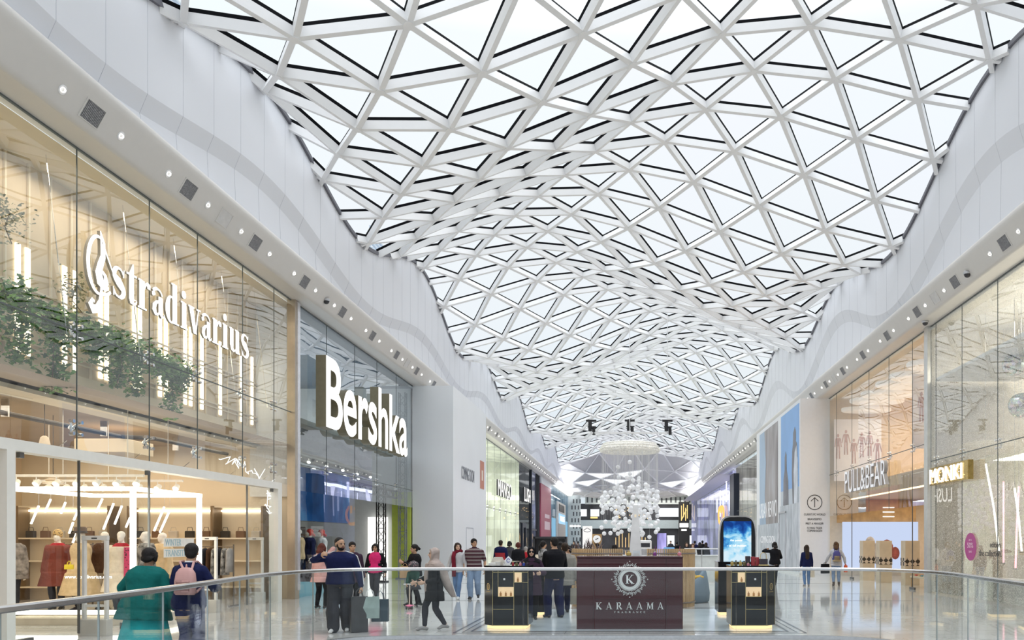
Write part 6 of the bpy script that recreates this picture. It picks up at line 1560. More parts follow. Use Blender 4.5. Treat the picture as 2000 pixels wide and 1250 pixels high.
# ------------------------------------------------------------ the shoppers
def gp(px, d): return ((px - VX)/F*d, d, 0)
UPY = PI                                                     # yaw for a figure walking away
# near left pair, seen from behind
x, d, _ = gp(283, 10.9)
p1 = person((x,d,0), UPY-.12, 1.66, 'person in teal jacket over a long aqua gown standing at the shop window', 'brown', ('bob','black'), top=[('jacket', C['teal'], .40, 1.85, .045, .045)],
       bottom=('skirt', C['aqua'], .03, .60, .12, .25, .22), shoes=BLKSHOE, build=1.32, female=True, head=(-.15,.12), face=True, fine=.008, lean=.10, hands=((-.25,-.05,.44),(.21,-.10,.52)), poles=((-1,.3,-.3),(1,.3,-.3)), tilt=-.02)
x, d, _ = gp(369, 10.9)
p2 = person((x,d,0), UPY-.05, 1.72, 'person in navy jacket with a pink backpack standing at the shop window', 'tan', ('short','black'), top=[('jacket', C['navy'], .47, 1.9, .022, .006)], bottom=('trousers', C['indigo'], .010, .9, .004),
       shoes=BLKSHOE, build=1.12, female=True, head=(.35,.18), fine=.008, lean=.06, hands=((-.12,-.20,.62),(.13,-.12,.50)))
m = MB(); m.loft([[p2['S'](z) + p2['side']*(r*math.cos(a)) + p2['front']*(r*math.sin(a)) for a in [2*PI*i/16 for i in range(16)]] for z, r in ((.815,.085),(.835,.07),(.843,.06))]); m.build('collar', C['white'], p2['root'], True)
backpack(p2, mat('pink_leather', (0.52,0.29,0.27), .5, var=.06), 'small dusty pink backpack worn by the person in navy', .685, .27, .36, .13, -.07)
# woman in the pink coat
x, d, _ = gp(627, 20.7)
p = person((x,d,0), UPY-.25, 1.68, 'woman in pale pink coat and black leggings behind the bearded man', 'light', ('long','tint',.07), top=[('coat', C['pinkcoat'], .40, 1.85, .025, .035)], bottom=('trousers', C['black'], .006, .97), shoes=BLKSHOE, female=True, build=1.05,
       feet=((-.07,0,0),(.085,-.02,0)), head=(.6,.15), hands=((-.02,-.17,.84),None), voxel=.013)
bag((p['root'].location.x-.32, 20.6, 1.06), .4, .30, .22, .10, FAB('zebra',(0.08,0.08,0.09),.9), 'small black patterned handbag of the woman in pink coat', name='handbag', hm=C['black'])
# bearded man
x, d, _ = gp(664, 15.35)
p = person((x,d,0), .10, 1.83, 'bearded man in navy sweater and dark trousers carrying shopping bags', 'tan', ('beard_short','black'), top=[('sweater', C['navy'], .50, 1.92, .022, .012)], bottom=('trousers', C['charcoal'], .020, .95, .018), shoes=WHSHOE, build=1.32,
       feet=((-.05,-.06,0),(.055,.08,.0)), head=(.85,.05), hands=((-.13,-.21,.79),(.215,-.01,.455)), poles=((-1,.0,-.35),(.7,.6,-.2)), fine=.008, voxel=.013, curl=.9)
m = MB()
for k, s in enumerate((-1, 1)):
    o = p['side']*(s*.5) + Vector((0,.0,.6)); a, b_, c_ = p['sh'][k], p['el'][k], p['wr'][k]; sd = (p['side']*s + Vector((0,0,.25))).normalized()
    m.tube([p['S'](.832) + p['side']*(s*.085) + Vector((0,0,.012)), a + Vector((0,0,.075)), a + sd*.088, a.lerp(b_,.5) + sd*.080, b_ + sd*.074, b_.lerp(c_,.5) + sd*.066, b_.lerp(c_,.9) + sd*.058], .010, 5)
m.build('sleeve_stripe', C['white'], p['root'])
w = world_of(p, p['wr'][1])
bag((w.x+.16, w.y+.02, w.z-.03), .3, .34, .40, .16, mat('bag_sage', (0.30,0.38,0.36), .5, var=.15), 'sage green shopping bag hanging from the bearded man\'s hand', hm=C['white'])
bag((w.x+.33, w.y+.10, w.z-.08), .1, .30, .42, .14, mat('bag_blueblack', (0.03,0.055,0.075), .4), 'dark blue shopping bag farthest from the bearded man\'s legs')
bag((w.x-.02, w.y-.06, w.z-.02), .5, .30, .66, .16, mat('bag_charcoal', (0.045,0.045,0.05), .5, var=.25), 'large charcoal carrier bag with pale hem lines beside the bearded man\'s leg')
x, d, _ = gp(688, 20.2)
person((x,d,0), .5, 1.72, 'person in dark mauve coat half hidden behind the bearded man', 'tan', ('short','black'), top=[('coat', C['plum'], .40, 1.9, .025, .02)], bottom=('trousers', C['black'], .008, .97), shoes=BLKSHOE, voxel=.016)
# woman in magenta
x, d, _ = gp(733, 23.9)
p = person((x,d,0), .05, 1.68, 'woman in bright pink top and open black jacket walking forward', 'tan', ('long','black',.07), top=[('top', C['magenta'], .47, 0, .018, .006), ], bottom=('trousers', C['charcoal'], .006, .97), shoes=BLKSHOE, female=True, build=1.12,
       feet=((-.035,.11,.02),(.04,-.10,0)), hands=((-.16,-.02,.46),(.17,.0,.46)), voxel=.013, fine=.009)
m = MB()                                                     # open jacket: two fronts, a back and sleeves
S, sd, fr, H = p['S'], p['side'], p['front'], p['H']
for s in (-1, 1):
    R_ = []
    for z, rx, ry in ((.45,.125,.10),(.55,.12,.095),(.64,.105,.085),(.73,.115,.092),(.79,.105,.078),(.825,.06,.052)):
        R_.append([S(z) + sd*(rx*H*math.cos(a)*k_) + fr*(ry*H*math.sin(a)*k_) for k_, aa in ((1.0, [s_ for s_ in range(9)]), (.86, [8-s_ for s_ in range(9)])) for a in [(PI*.5 - s*PI*.5) + s*((.30*PI) - i/8*PI*.85) for i in aa]])
    m.loft(R_)
for k in (0, 1): limb(m, [p['sh'][k], p['el'][k]], [(.046*H,.043*H,.04*H),(.037*H,)*3]); limb(m, [p['el'][k], p['el'][k].lerp(p['wr'][k],.92)], [(.037*H,.035*H,.031*H),(.029*H,)*3])
remeshed(m, 'jacket', C['black'], p['root'], .012, 4)
m = MB()
for s in (-1, 1): ribbon(m, arc(0,0,.028,.022,0,360,.006,14), p['HP'](s*.15,.43,.05), p['hr'], (0,0,1), .002)
m.bar(p['HP'](-.04,.44,.06), p['HP'](.04,.44,.06), .006); m.build('glasses', EYEM, p['root'])
# mother and child with scooter
x, d, _ = gp(809, 21.6)
p = person((x,d,0), -.95, 1.66, 'woman with black ponytail holding a drink beside the child on a scooter', 'tan', ('tied','black'), top=[('jacket', C['black'], .47, 1.85, .03, .012)], bottom=('trousers', C['black'], .006, .97), shoes=BLKSHOE, female=True, build=1.08,
       feet=((-.03,-.06,0),(.04,.08,0)), hands=((-.05,-.19,.70),(.05,-.19,.68)), head=(.0,.1), voxel=.013)
bag((x-.16, d-.30, 1.12), .2, .26, .30, .10, mat('kraft', (0.46,0.30,0.16), .7, var=.1), 'brown kraft paper bag held by the ponytail woman', hl=.08)
x, d, _ = gp(806, 20.7)
p = person((x,d,0), .15, 1.17, 'child in spotted helmet and grey skirt riding a scooter', 'tan', ('short','black'), top=[('jumper', C['green'], .48, 1.85, .02, .01)], bottom=('trousers', C['black'], .004, .97), shoes=BLKSHOE, female=True, feet=((-.03,-.06,.05),(.075,.14,.03)), hands=((-.10,-.19,.53),(.10,-.19,.53)), head=(-.2,.2), voxel=.011)
m = MB(); m.loft([[p['S'](z) + Vector((r*math.cos(a), r*.8*math.sin(a), 0)) for a in [2*PI*i/20 for i in range(20)]] for z, r in ((.42,.20),(.50,.155),(.58,.115))]); m.build('skirt', C['darkgrey'], p['root'], True)
m = MB(); m.ball(p['HP'](0,-.08,.26), .155*.75*1.17, .19*.75*1.17, .12*1.0, 16, 10); m.build('helmet', spots('spot_helmet', (0.03,0.03,0.035), (0.6,0.35,0.4), 24, .25), p['root'], True)
t = empty('scooter', (x-.03, d-.10, 0), .15, label='small pink kick scooter under the child', cat='scooter')
PK = mat('scooter_pink', (0.85,0.22,0.38), .35); m = MB(); m.bevbox(-.06,.06,-.18,.30,.05,.075,.012); m.ball((0,-.22,.085), .10, .07, .035, 12, 6); m.build('deck', PK, t)
m = MB(); m.tube([(0,-.22,.08),(0,-.15,.62)], .016, 8); m.build('stem', mat('scooter_stem', (0.65,0.56,0.48), .35, .5), t); m = MB(); m.tube([(-.15,-.15,.62),(.15,-.15,.62)], .014, 8); m.build('handlebar', C['white'], t)
for xx, yy in ((-.07,-.26),(.07,-.26),(0,.30)): m = MB(); m.tube([(xx-.015,yy,.045),(xx+.015,yy,.045)], .045, 14); m.build('wheel', DARK, t)
# woman in taupe headscarf
x, d, _ = gp(846, 15.7)
TP = C['taupe']
p = person((x,d,0), -1.05, 1.64, 'woman in taupe headscarf, black tunic and leggings walking to the left', 'light', ('hijab', TP), top=[('tunic', C['black'], .36, 1.75, .020, .010)], bottom=('trousers', C['charcoal'], .004, .90), shoes=GRSHOE, female=True, build=1.02,
       feet=((.0,-.10,0),(.02,.14,.012)), hands=((-.06,-.19,.56),(.05,-.12,.56)), head=(-.12,.05), voxel=.012, fine=.008)
m = MB(); S, sd, fr, H = p['S'], p['side'], p['front'], p['H']; R_ = []
for z, c0, c1, w0, dp in ((.80,.02,.0,.105,.085),(.72,.03,-.05,.105,.085),(.62,.04,-.10,.085,.06),(.50,.05,-.16,.06,.05),(.40,.06,-.21,.03,.03)):
    R_.append([S(z) + sd*((w0*math.cos(a)+c0)*H) + fr*((dp*math.sin(a)+c1)*H) for a in [2*PI*i/18 for i in range(18)]])
m.loft(R_)
R_ = []
for z, c0, c1, w0, dp in ((.80,-.02,.05,.07,.05),(.65,-.04,.085,.045,.03),(.5,-.05,.085,.035,.02),(.40,-.05,.08,.03,.018)):
    R_.append([S(z) + sd*((w0*math.cos(a)+c0)*H) + fr*((dp*math.sin(a)+c1)*H) for a in [2*PI*i/14 for i in range(14)]])
m.loft(R_)
for q_ in p['sh']: m.ball(q_ + Vector((0,0,-.01)), .085, n=12, k=8)
remeshed(m, 'scarf_drape', TP, p['root'], .013, 4)
# couple
x, d, _ = gp(893, 23.9)
p = person((x,d,0), -.02, 1.70, 'woman with burgundy scarf over grey cardigan holding the striped man\'s hand', 'light', ('long','dark',.15), top=[('cardigan', C['lightgrey'], .47, 1.9, .018, .008)], bottom=('trousers', C['jeans'], .006, .95), shoes=WHSHOE, female=True,
       feet=((.0,.08,.012),(.03,-.06,0)), hands=((-.17,.0,.47),(.17,-.02,.45)), head=(.45,-.12), voxel=.012, fine=.008)
m = MB(); S, sd, fr, H = p['S'], p['side'], p['front'], p['H']; m.tube([S(.835)-fr*.05*H, S(.835)+sd*.06*H, S(.82)-sd*.02*H+fr*.06*H], .035*H*.9, 8)
m.loft([[S(z) + sd*((cx + .036*math.cos(a))*H) + fr*((cy + .018*math.sin(a))*H) for a in [2*PI*i/12 for i in range(12)]] for z, cx, cy in ((.83,-.04,.06),(.74,-.055,.095),(.62,-.05,.09),(.50,-.045,.095),(.40,-.045,.10))]); m.build('scarf', C['wine'], p['root'], True)
x, d, _ = gp(926, 23.9)
POLO = stripes('striped_polo', ((0,(.05,.012,.022)),(.62,(.45,.43,.42)),(.72,(.035,.010,.02)),(.9,(.30,.27,.27))), 9.5)
p = person((x,d,0), .02, 1.82, 'man in burgundy and white striped polo shirt and jeans', 'tan', ('short','black'), top=[('polo_shirt', POLO, .47, .85, .022, .006)], bottom=('trousers', C['palejeans'], .012, .97, .006, 'jeans'), shoes=BLKSHOE, build=1.15,
       feet=((-.05,-.05,0),(.05,.10,.03)), hands=((-.165,-.02,.45),(.17,.0,.47)), head=(.5,.0), voxel=.012, fine=.008)
m = MB(); m.loft([[p['S'](z) + p['side']*(r*math.cos(a)) + p['front']*(r*.9*math.sin(a)) for a in [2*PI*i/16 for i in range(16)]] for z, r in ((.82,.09),(.838,.075),(.845,.07))]); m.build('collar', C['plum'], p['root'], True)
# at the kiosk
x, d, _ = gp(1038, 17.8)
p = person((x,d,0), .12, 1.62, 'woman in black headscarf and sunglasses behind the left kiosk cabinet', 'light', ('hijab', C['black']), top=[('coat', C['plum'], .33, 1.9, .025, .02)], bottom=('trousers', C['black'], .01, .97), shoes=BLKSHOE, female=True, build=1.1, hands=((-.02,-.2,.62),(.12,-.16,.62)), voxel=.013, fine=.009)
m = MB()
for s in (-1, 1): m.ball(p['HP'](s*.17,.42,.05), .032, .012, .027, 10, 6)
m.bar(p['HP'](-.1,.45,.08), p['HP'](.1,.45,.08), .008); m.build('sunglasses', GLOSSB, p['root'], True)
x, d, _ = gp(1083, 18.2)
p = person((x,d,0), UPY+.55, 1.84, 'man in black sweater standing in the kiosk seen from behind', 'tan', ('crop','black'), top=[('sweater', C['black'], .48, 1.45, .02, .006)], bottom=('trousers', C['navy'], .014, .97, .008), shoes=BLKSHOE, build=1.15, feet=((-.07,.03,0),(.07,-.03,0)), hands=((-.12,-.20,.63),(.05,-.20,.60)), head=(.0,.15), voxel=.012, fine=.008)
x, d, _ = gp(1104, 19.3)
p = person((x,d,0), UPY+.25, 1.72, 'person in grey wool coat holding a paper bag behind the black sweater man', 'light', ('short','dark'), top=[('coat', C['greycoat'], .40, 1.9, .028, .012)], bottom=('trousers', C['navy'], .010, .97), shoes=BLKSHOE, build=1.12, feet=((-.05,-.13,0),(.06,.08,0)), hands=((-.16,.02,.44),None), voxel=.014)
w = world_of(p, p['wr'][0]); bag((w.x+.01, w.y-.05, w.z-.06), .1, .32, .38, .14, mat('linen_bag', (0.30,0.27,0.22), .8, var=.08), 'taupe paper carrier bag held by the grey coat person', hl=.12)
# passers-by behind the left of the kiosk
def far(px, d, H, yaw, label, skin, hair, tops, bots, **k):
    x, d, _ = gp(px, d); return person((x,d,0), yaw, H, label, skin, hair, top=tops, bottom=bots, shoes=k.pop('shoes', BLKSHOE), voxel=k.pop('voxel', .02), face=k.pop('face', False), **k)
TWO = stripes('navy_over_red', ((0,(.30,.02,.03)),(.62,(.02,.022,.05))), .62)
far(978, 33.5, 1.76, UPY-.3, 'person in red and navy jacket walking past the bright shop', 'tan', ('short','dark'), [('jacket', mat('jacket_red', (0.34,0.02,0.03), .8), .50, 0, .03, .01, .70), ('jacket_top', C['navy'], .68, 1.9, .032, 0)], ('trousers', C['black'], .01, .97), build=1.2)
far(995, 36, 1.72, UPY-.1, 'person in grey jacket and jeans between the red jacket and black jacket', 'tan', ('long','black',.05), [('jacket', C['darkgrey'], .48, 1.9, .03, .01)], ('trousers', C['jeans'], .01, .97), female=True)
far(1012, 30.5, 1.68, UPY+.1, 'person in black jacket and white trousers with dark red hair', 'light', ('bob','tint'), [('jacket', C['black'], .47, 1.9, .03, .01)], ('trousers', C['white'], .012, .97), female=True, build=1.1)
far(1027, 33, 1.5, UPY-.2, 'child in a red sweatshirt beside the white trousers', 'light', ('short','grey'), [('sweatshirt', C['red'], .46, 1.9, .025, .01)], ('trousers', C['darkgrey'], .01, .97))
far(1061, 26.5, 1.74, UPY-.9, 'person in black and white patterned shirt behind the kiosk', 'tan', ('pony','black'), [('shirt', FAB('pattern_bw',(0.22,0.22,0.22),.98), .45, 1.5, .02, .01)], ('trousers', C['black'], .01, .97), female=True, voxel=.016)
far(1095, 30, 1.70, UPY, 'person in black with long hair behind the grey coat', 'tan', ('long','black',.12), [('coat', C['black'], .42, 1.9, .025, .01)], ('trousers', C['black'], .01, .97), female=True)
far(1110, 24.0, 1.60, -1.2, 'young person in dark jacket looking left beside the timber screen', 'tan', ('short','black'), [('jacket', C['charcoal'], .46, 1.9, .022, .01)], ('trousers', C['black'], .01, .97), face=True, voxel=.016)
# behind the counter
far(1200, 27.5, 1.62, .9+PI*.5, 'woman with long black hair and red striped sleeve behind the counter', 'tan', ('long','black',.14), [('top', C['black'], .46, .3, .02, .01), ('sleeve', C['red'], .70, .8, .022, 0, .79)], ('trousers', C['black'], .01, .97), female=True, face=True, voxel=.014)
far(1167, 36, 1.62, UPY, 'person in black sitting down beyond the left timber screen', 'tan', ('short','black'), [('top', C['black'], .46, 1.9, .022, .01)], ('trousers', C['black'], .01, .97))
far(1265, 36, 1.62, -1.0, 'person in white shirt serving beside the blue display case', 'tan', ('pony','black'), [('shirt', C['white'], .46, 1.5, .022, .01)], ('trousers', C['black'], .01, .97), female=True)
far(1255, 38, 1.64, .6, 'person in blue shirt partly hidden by the pylon', 'tan', ('short','black'), [('shirt', C['jeans'], .46, 1.5, .022, .01)], ('trousers', C['black'], .01, .97))
for k, (px, d, H, c, hc, lab) in enumerate(((1341,42,1.66,'black','dark','woman with long dark hair in black facing us beyond the right timber screen'), (1353,44,1.58,'white','brown','woman in white top facing us beside the woman in black'), (1367,47,1.64,'black','black','person in black at the left of the digital totem'), (1379,50,1.62,'charcoal','dark','person in charcoal nearest the left edge of the totem'), (1357,58,1.72,'navy','black','person in navy far behind the two facing women'), (1372,62,1.74,'black','black','tall dark figure far behind the totem edge'), (1322,55,1.66,'black','black','dark figure beyond the right timber screen near the far wall'))):
    far(px, d, H, 0 if k < 2 else UPY, lab, 'light' if k < 2 else 'tan', ('long',hc,.10) if k < 4 else ('short',hc), [('coat', C[c], .44, 1.9, .025, .01)], ('trousers', C['black'], .01, .97), female=k < 4, face=k < 2)
for k, (px, d, H, c, lab) in enumerate(((1121,60,1.70,'black','dark figure beside the perforated pier'), (1129,66,1.68,'darkgrey','grey coated figure near the dark cafe cabinet'), (1104,70,1.74,'black','dark figure far down the left side near the blue shop'), (1092,74,1.7,'navy','navy figure far down the left side'), (1310,70,1.72,'charcoal','charcoal figure in front of the far lit windows'), (1297,64,1.68,'red','figure in red near the far shopfront'))):
    far(px, d, H, UPY if k % 2 else 0, lab, 'tan', ('short','black'), [('coat', C[c], .45, 1.9, .025, .01)], ('trousers', C['black'], .01, .97), voxel=.024)
# right side trio
x, d, _ = gp(1513, 31.5)
p = person((x,d,0), UPY+.12, 1.70, 'woman in black jacket and trousers near the steel framed hoarding door', 'tan', ('long','black',.06), top=[('jacket', C['black'], .47, 1.9, .024, .015)], bottom=('trousers', C['black'], .008, .97), shoes=BLKSHOE, female=True, build=1.08, feet=((-.03,-.05,0),(.04,.10,.03)), hands=((-.12,-.17,.60),(.15,-.15,.80)), voxel=.013)
x, d, _ = gp(1575, 30.7)
p = person((x,d,0), UPY, 1.58, 'woman with very long dark hair, navy top and blue jeans walking away', 'tan', ('long','dark',.26), top=[('top', C['navy'], .47, 1.85, .02, .01)], bottom=('trousers', C['jeans'], .004, .95, 0, 'jeans'), shoes=GRSHOE, female=True, feet=((-.05,.02,0),(.05,.06,0)), voxel=.012)
w = world_of(p, p['wr'][0]); bag((w.x, w.y, w.z-.04), .2, .16, .26, .08, C['cream'], 'small pale bag at the hand of the long haired woman', hl=.1)
x, d, _ = gp(1633, 30.9)
p = person((x,d,0), UPY-.15, 1.70, 'woman in pale grey hoodie with a blue backpack outside the warm shop', 'light', ('long','brown',.10), top=[('hoodie', C['lightgrey'], .45, 1.85, .026, .012)], bottom=('trousers', C['palejeans'], .006, .85, 0, 'jeans'), shoes=(mat('boot_brown', (0.07,0.05,0.04), .6), .05), female=True, feet=((-.06,.0,0),(.055,.03,0)), hands=((-.20,-.05,.50),(.21,-.12,.52)), head=(-.4,.15), voxel=.012, fine=.009)
backpack(p, mat('pack_blue', (0.065,0.06,0.22), .7, var=.08), 'blue backpack with tan base on the woman in grey hoodie', .665, .29, .40, .15, 0, mat('pack_tan', (0.42,0.32,0.18), .7))
w = world_of(p, p['wr'][1]); bag((w.x-.03, w.y, w.z-.01), .5, .34, .36, .12, C['black'], 'black carrier bag at the left hand of the backpack woman', hl=.06)
w = world_of(p, p['wr'][0]); bag((w.x+.02, w.y, w.z-.02), .3, .12, .26, .08, mat('bag_orange', (0.72,0.12,0.04), .5), 'small orange bag at the right hand of the backpack woman', hl=.06)
# ------------------------------------------------------------ lit display cube of the clothes shop
X0, X1, Y0, Y1, Z0, Z1 = -12.52, -9.99, 16.56, 19.10, .26, 2.76
t = empty('display_cube', (-11.25, 17.8, 0), label='large glowing white tube frame cube round the shop mannequins', cat='display')
def lc(x, y, z): return (x+11.25, y-17.8, z)
m = MB(); m.bevbox(X0+11.25-.02, X1+11.25+.0, Y0-17.8-.05, Y1-17.8+.05, 0.0, .17, .03); m.build('platform', mat('platform_cream', (0.62,0.55,0.45), .4), t)
w = .085
for a, b in (((X0,Y0,Z0),(X1,Y0,Z0)), ((X0,Y0,Z1),(X1,Y0,Z1)), ((X0,Y0,Z0),(X0,Y0,Z1)), ((X1-.05,Y0,Z0),(X1-.05,Y0,Z1)), ((X1-.05,Y0,Z1),(X1-.05,Y1,Z1)), ((X1-.05,Y1,Z0),(X1-.05,Y1,Z1)), ((X1-.05,Y0,Z0),(X1-.05,Y1,Z0)), ((X0,Y1,Z1),(X1,Y1,Z1)), ((X0,Y0,Z1),(X0,Y1,Z1))):
    m = MB(); m.bar(lc(*a), lc(*b), w); m.build('light_tube', LED, t)
mq = {'skin':'mannequin', 'cat':'mannequin', 'name':'mannequin', 'face':False, 'shoes':BLKSHOE}
def mann(px, d, yaw, H, label, hair, top, bottom, **k):
    x = (px-VX)/F*d; q = dict(mq); q.update(k)
    return person((x, d, .17), yaw, H, label, q.pop('skin'), hair, top=top, bottom=bottom, voxel=q.pop('voxel', .016), **q)
LEO = spots('leopard', (0.55,0.36,0.13), (0.05,0.03,0.02), 34, .34); LEOP = spots('leopard_pink', (0.55,0.05,0.14), (0.05,0.02,0.03), 22, .32); ZEB = FAB('zebra_print', (0.26,0.25,0.23), .96)
def hat(p, m_, label, brim=.2, h=.13, kind='brim', name='hat'):
    t = empty(name, p['root'].location, p['root'].rotation_euler.z, label=label, cat='hat'); q = .128*p['H']; c = p['HP'](0,-.06,.40); m = MB()
    if kind == 'brim': m.lathe([(brim,-.015),(brim*1.01,-.008),(.125,0.0),(.118,h*.8),(.09,h)], c, n=22)
    else: m.ball(p['HP'](0,-.10,.30), .36*q*1.15, .42*q*1.15, .42*q*1.15, 16, 10)
    m.build('crown', m_, t, True)
    if kind == 'brim': m = MB(); m.lathe([(.128,.004),(.126,.03)], c, n=22); m.build('band', DARK, t)
    return t
mann(22, 17.6, .4, 1.80, 'mannequin in grey fur coat at the left end of the lit cube', ('none','dark'), [('coat', FAB('fur',(0.22,0.19,0.17),.6), .40, 1.9, .05, .03)], ('trousers', C['charcoal'], .01, .97))
p = mann(113, 18.3, .2, 1.80, 'mannequin in maroon coat and red top with leopard hat', ('none','dark'), [('top', C['red'], .55, 0, .012, 0), ('coat', C['maroon'], .30, 1.9, .035, .05, .80)], ('trousers', C['charcoal'], .006, .97))
hat(p, LEO, 'leopard print hat on the maroon coat mannequin', kind='beanie')
p = mann(158, 17.9, -.5, 1.80, 'mannequin in long beige coat and dark brimmed hat', ('none','dark'), [('coat', C['beigecoat'], .20, 1.9, .035, .05)], ('trousers', C['black'], .01, .97)); hat(p, mat('hat_brown', (0.10,0.06,0.035), .7), 'dark brown brimmed hat on the beige coat mannequin', .19)
mann(205, 18.4, .1, 1.80, 'mannequin in brown fur jacket and cream trousers with pale beanie', ('none','dark'), [('jacket', C['brown'], .46, 1.9, .045, .02)], ('trousers', C['cream'], .014, .97, .01))
mann(237, 17.4, .3, 1.80, 'white mannequin in belted cream cardigan over red top beside the lit corner tube', ('none','dark'), [('top', C['red'], .5, 0, .012, 0), ('cardigan', C['cream'], .26, 1.9, .028, .05, .79)], ('trousers', C['charcoal'], .006, .97))
m = MB(); m.loft([[(x,y,z) for x, y in ((-.09,-.03),(.09,-.03),(.09,.03),(-.09,.03))] for z in (.15,.9,1.32)]); o = m.build('scarf_panel', [LEOP]); o.location = ((252-VX)/F*17.2, 17.2, .25); tag(o, 'pink and yellow leopard print scarf panel hanging beside the cream cardigan', 'scarf')
mann(286, 17.8, -.9, 1.80, 'white mannequin in zebra jacket just right of the lit corner tube', ('none','dark'), [('jacket', ZEB, .46, 1.9, .035, .01)], ('trousers', C['black'], .01, .97))
mann(318, 18.6, -.5, 1.78, 'mannequin in camel jacket behind the window stickers', ('none','dark'), [('jacket', C['beigecoat'], .44, 1.9, .04, .02)], ('trousers', C['brown'], .01, .97))
x = (138-VX)/F*17.5; bag((x, 17.45, 1.28), .2, .16, .10, .06, mat('yellow_bag', (0.75,0.58,0.04), .4), 'small yellow handbag at the hip of the beige coat mannequin', name='handbag', hl=.08)
clothes_rack((-12.0, 19.6, 0), PI/2, 1.7, [LEO, C['maroon'], C['brown'], FAB('tan',(0.42,0.24,0.09))], 'rack of leopard and rust coats at the left of the shop', 11, 1.6)
clothes_rack((-13.9, 22.0, 0), PI/2, 2.6, [C['brown'], C['cream'], C['charcoal'], C['maroon'], ZEB], 'long rack of dark coats along the rear of the shop', 12, 1.6)
clothes_rack((-10.9, 21.4, 0), PI/2, 1.1, [C['charcoal'], C['mixed'], ZEB, C['brown']], 'short rack of patterned tops right of the lit cube', 14, 1.55)
# wall bays with shelves of bags
BAG = [mat('bag_black', (0.03,0.025,0.02), .45), mat('bag_brown', (0.16,0.09,0.05), .5), mat('bag_stone', (0.5,0.45,0.38), .5)]
for k, (x, d, lab) in enumerate(((-16.2, 23.4, 'wall shelf unit with handbags at the left rear of the shop'), (-13.2, 23.5, 'wall shelf unit with handbags at the centre rear of the shop'), (-11.3, 23.6, 'narrow wall shelf unit near the right end of the shop'))):
    wd = (1.3, 1.2, .7)[k]; t = empty('shelf_unit', (x, d, 0), label=lab, cat='shelving'); m = MB()
    for a in (-wd, wd): m.box(a-.03, a+.03, 0, .5, 0, 2.7)
    m.build('frame', mat('shelf_bronze', (0.24,0.17,0.10), .4, .4), t); m = MB(); m.box(-wd, wd, .46, .5, 0, 2.7); m.build('back_panel', CREAM, t)
    for z in (.35, 1.1, 1.75, 2.66): m = MB(); m.box(-wd+.03, wd-.03, 0, .46, z, z+.04); m.build('shelf', CREAM, t)
    m = MB(); m.box(-wd+.03, wd-.03, .4, .45, 2.55, 2.6); m.build('shelf_light', LED, t)
    n = (6, 5, 3)[k]
    for i in range(n):
        xx = -wd + .25 + (2*wd-.5)*i/max(1, n-1); m = MB(); m.bevbox(-.13,.13,-.06,.06,0,.2,.02); m.tube([(-.08,0,.2),(-.06,0,.3),(.06,0,.3),(.08,0,.2)], .008, 5)
        o = m.build('handbag', BAG[i % 3]); o.location = (x+xx, d+.2, 1.79); tag(o, 'handbag on the ' + lab, 'handbag', 'handbags on the ' + lab)
# slanted light tubes inside the cube
for k, (x0, y0, x1, y1, d) in enumerate(((75.7,988,60.7,1023,18.6),(99,975,88,1000,18.8),(128,981,119,1003,18.9),(156,989,144,1016,18.8),(143,1020,135,1042,18.7),(200,974,188,1001,18.9),(222,983,202,1034,18.2),(238,988,224,1024,18.9),(155,1029,142,1060,18.3),(321,990,301,1037,18.7),(332,996,312,1040,18.8),(254,1011,246,1030,18.9))):
    a, b = at(x0,y0,d), at(x1,y1,d); t = empty('light_tube', b, label='thin slanted white light tube hung inside the lit cube', cat='light tube', group='slanted light tubes inside the cube')
    m = MB(); m.tube([(0,0,0), a-b], .022, 6); m.build('tube', LED, t); m = MB(); m.tube([a-b, (a.x-b.x, a.y-b.y, 3.2-b.z)], .003, 4); m.build('wire', STEEL, t)
# track spots
TRK = mat('track_white', (0.75,0.72,0.66), .4)
for k, (d, xa, xb, lab) in enumerate(((17.2,-13.6,-10.2,'front white lighting track above the lit cube'),(18.7,-13.6,-10.2,'rear white lighting track above the lit cube'))):
    t = empty('lighting_track', ((xa+xb)/2, d, 3.05), label=lab, cat='lighting track'); L = (xb-xa)/2; m = MB(); m.box(-L,L,-.025,.025,0,.05); m.build('rail', TRK, t); m = MB()
    for x in (-L*.8, 0, L*.8): m.tube([(x,0,.05),(x,0,1.4)], .008, 5)
    m.build('suspension', TRK, t)
def mkspot(loc):
    t = empty('track_spotlight', loc, label='white track spotlight aimed down above the shop display', cat='spotlight', group='track spotlights of the clothes shop')
    m = MB(); m.tube([(0,0,0),(0,0,-.10)], .012, 6); m.build('arm', TRK, t); m = MB(); m.tube([(0,.07,-.08),(0,-.02,-.16)], [.05,.072], 14); m.build('can', mat('spot_white', (0.8,0.77,0.7), .4), t)
    m = MB(); m.tube([(0,-.021,-.161),(0,-.026,-.166)], .06, 14); m.build('lens', LAMP, t); return t
sp = mkspot((-13.3, 17.2, 3.05))
for k in range(1, 16): dup(sp, (-13.3 + .42*(k % 8), 17.2 if k < 8 else 18.7, 3.05), .25*math.sin(k*2.1))
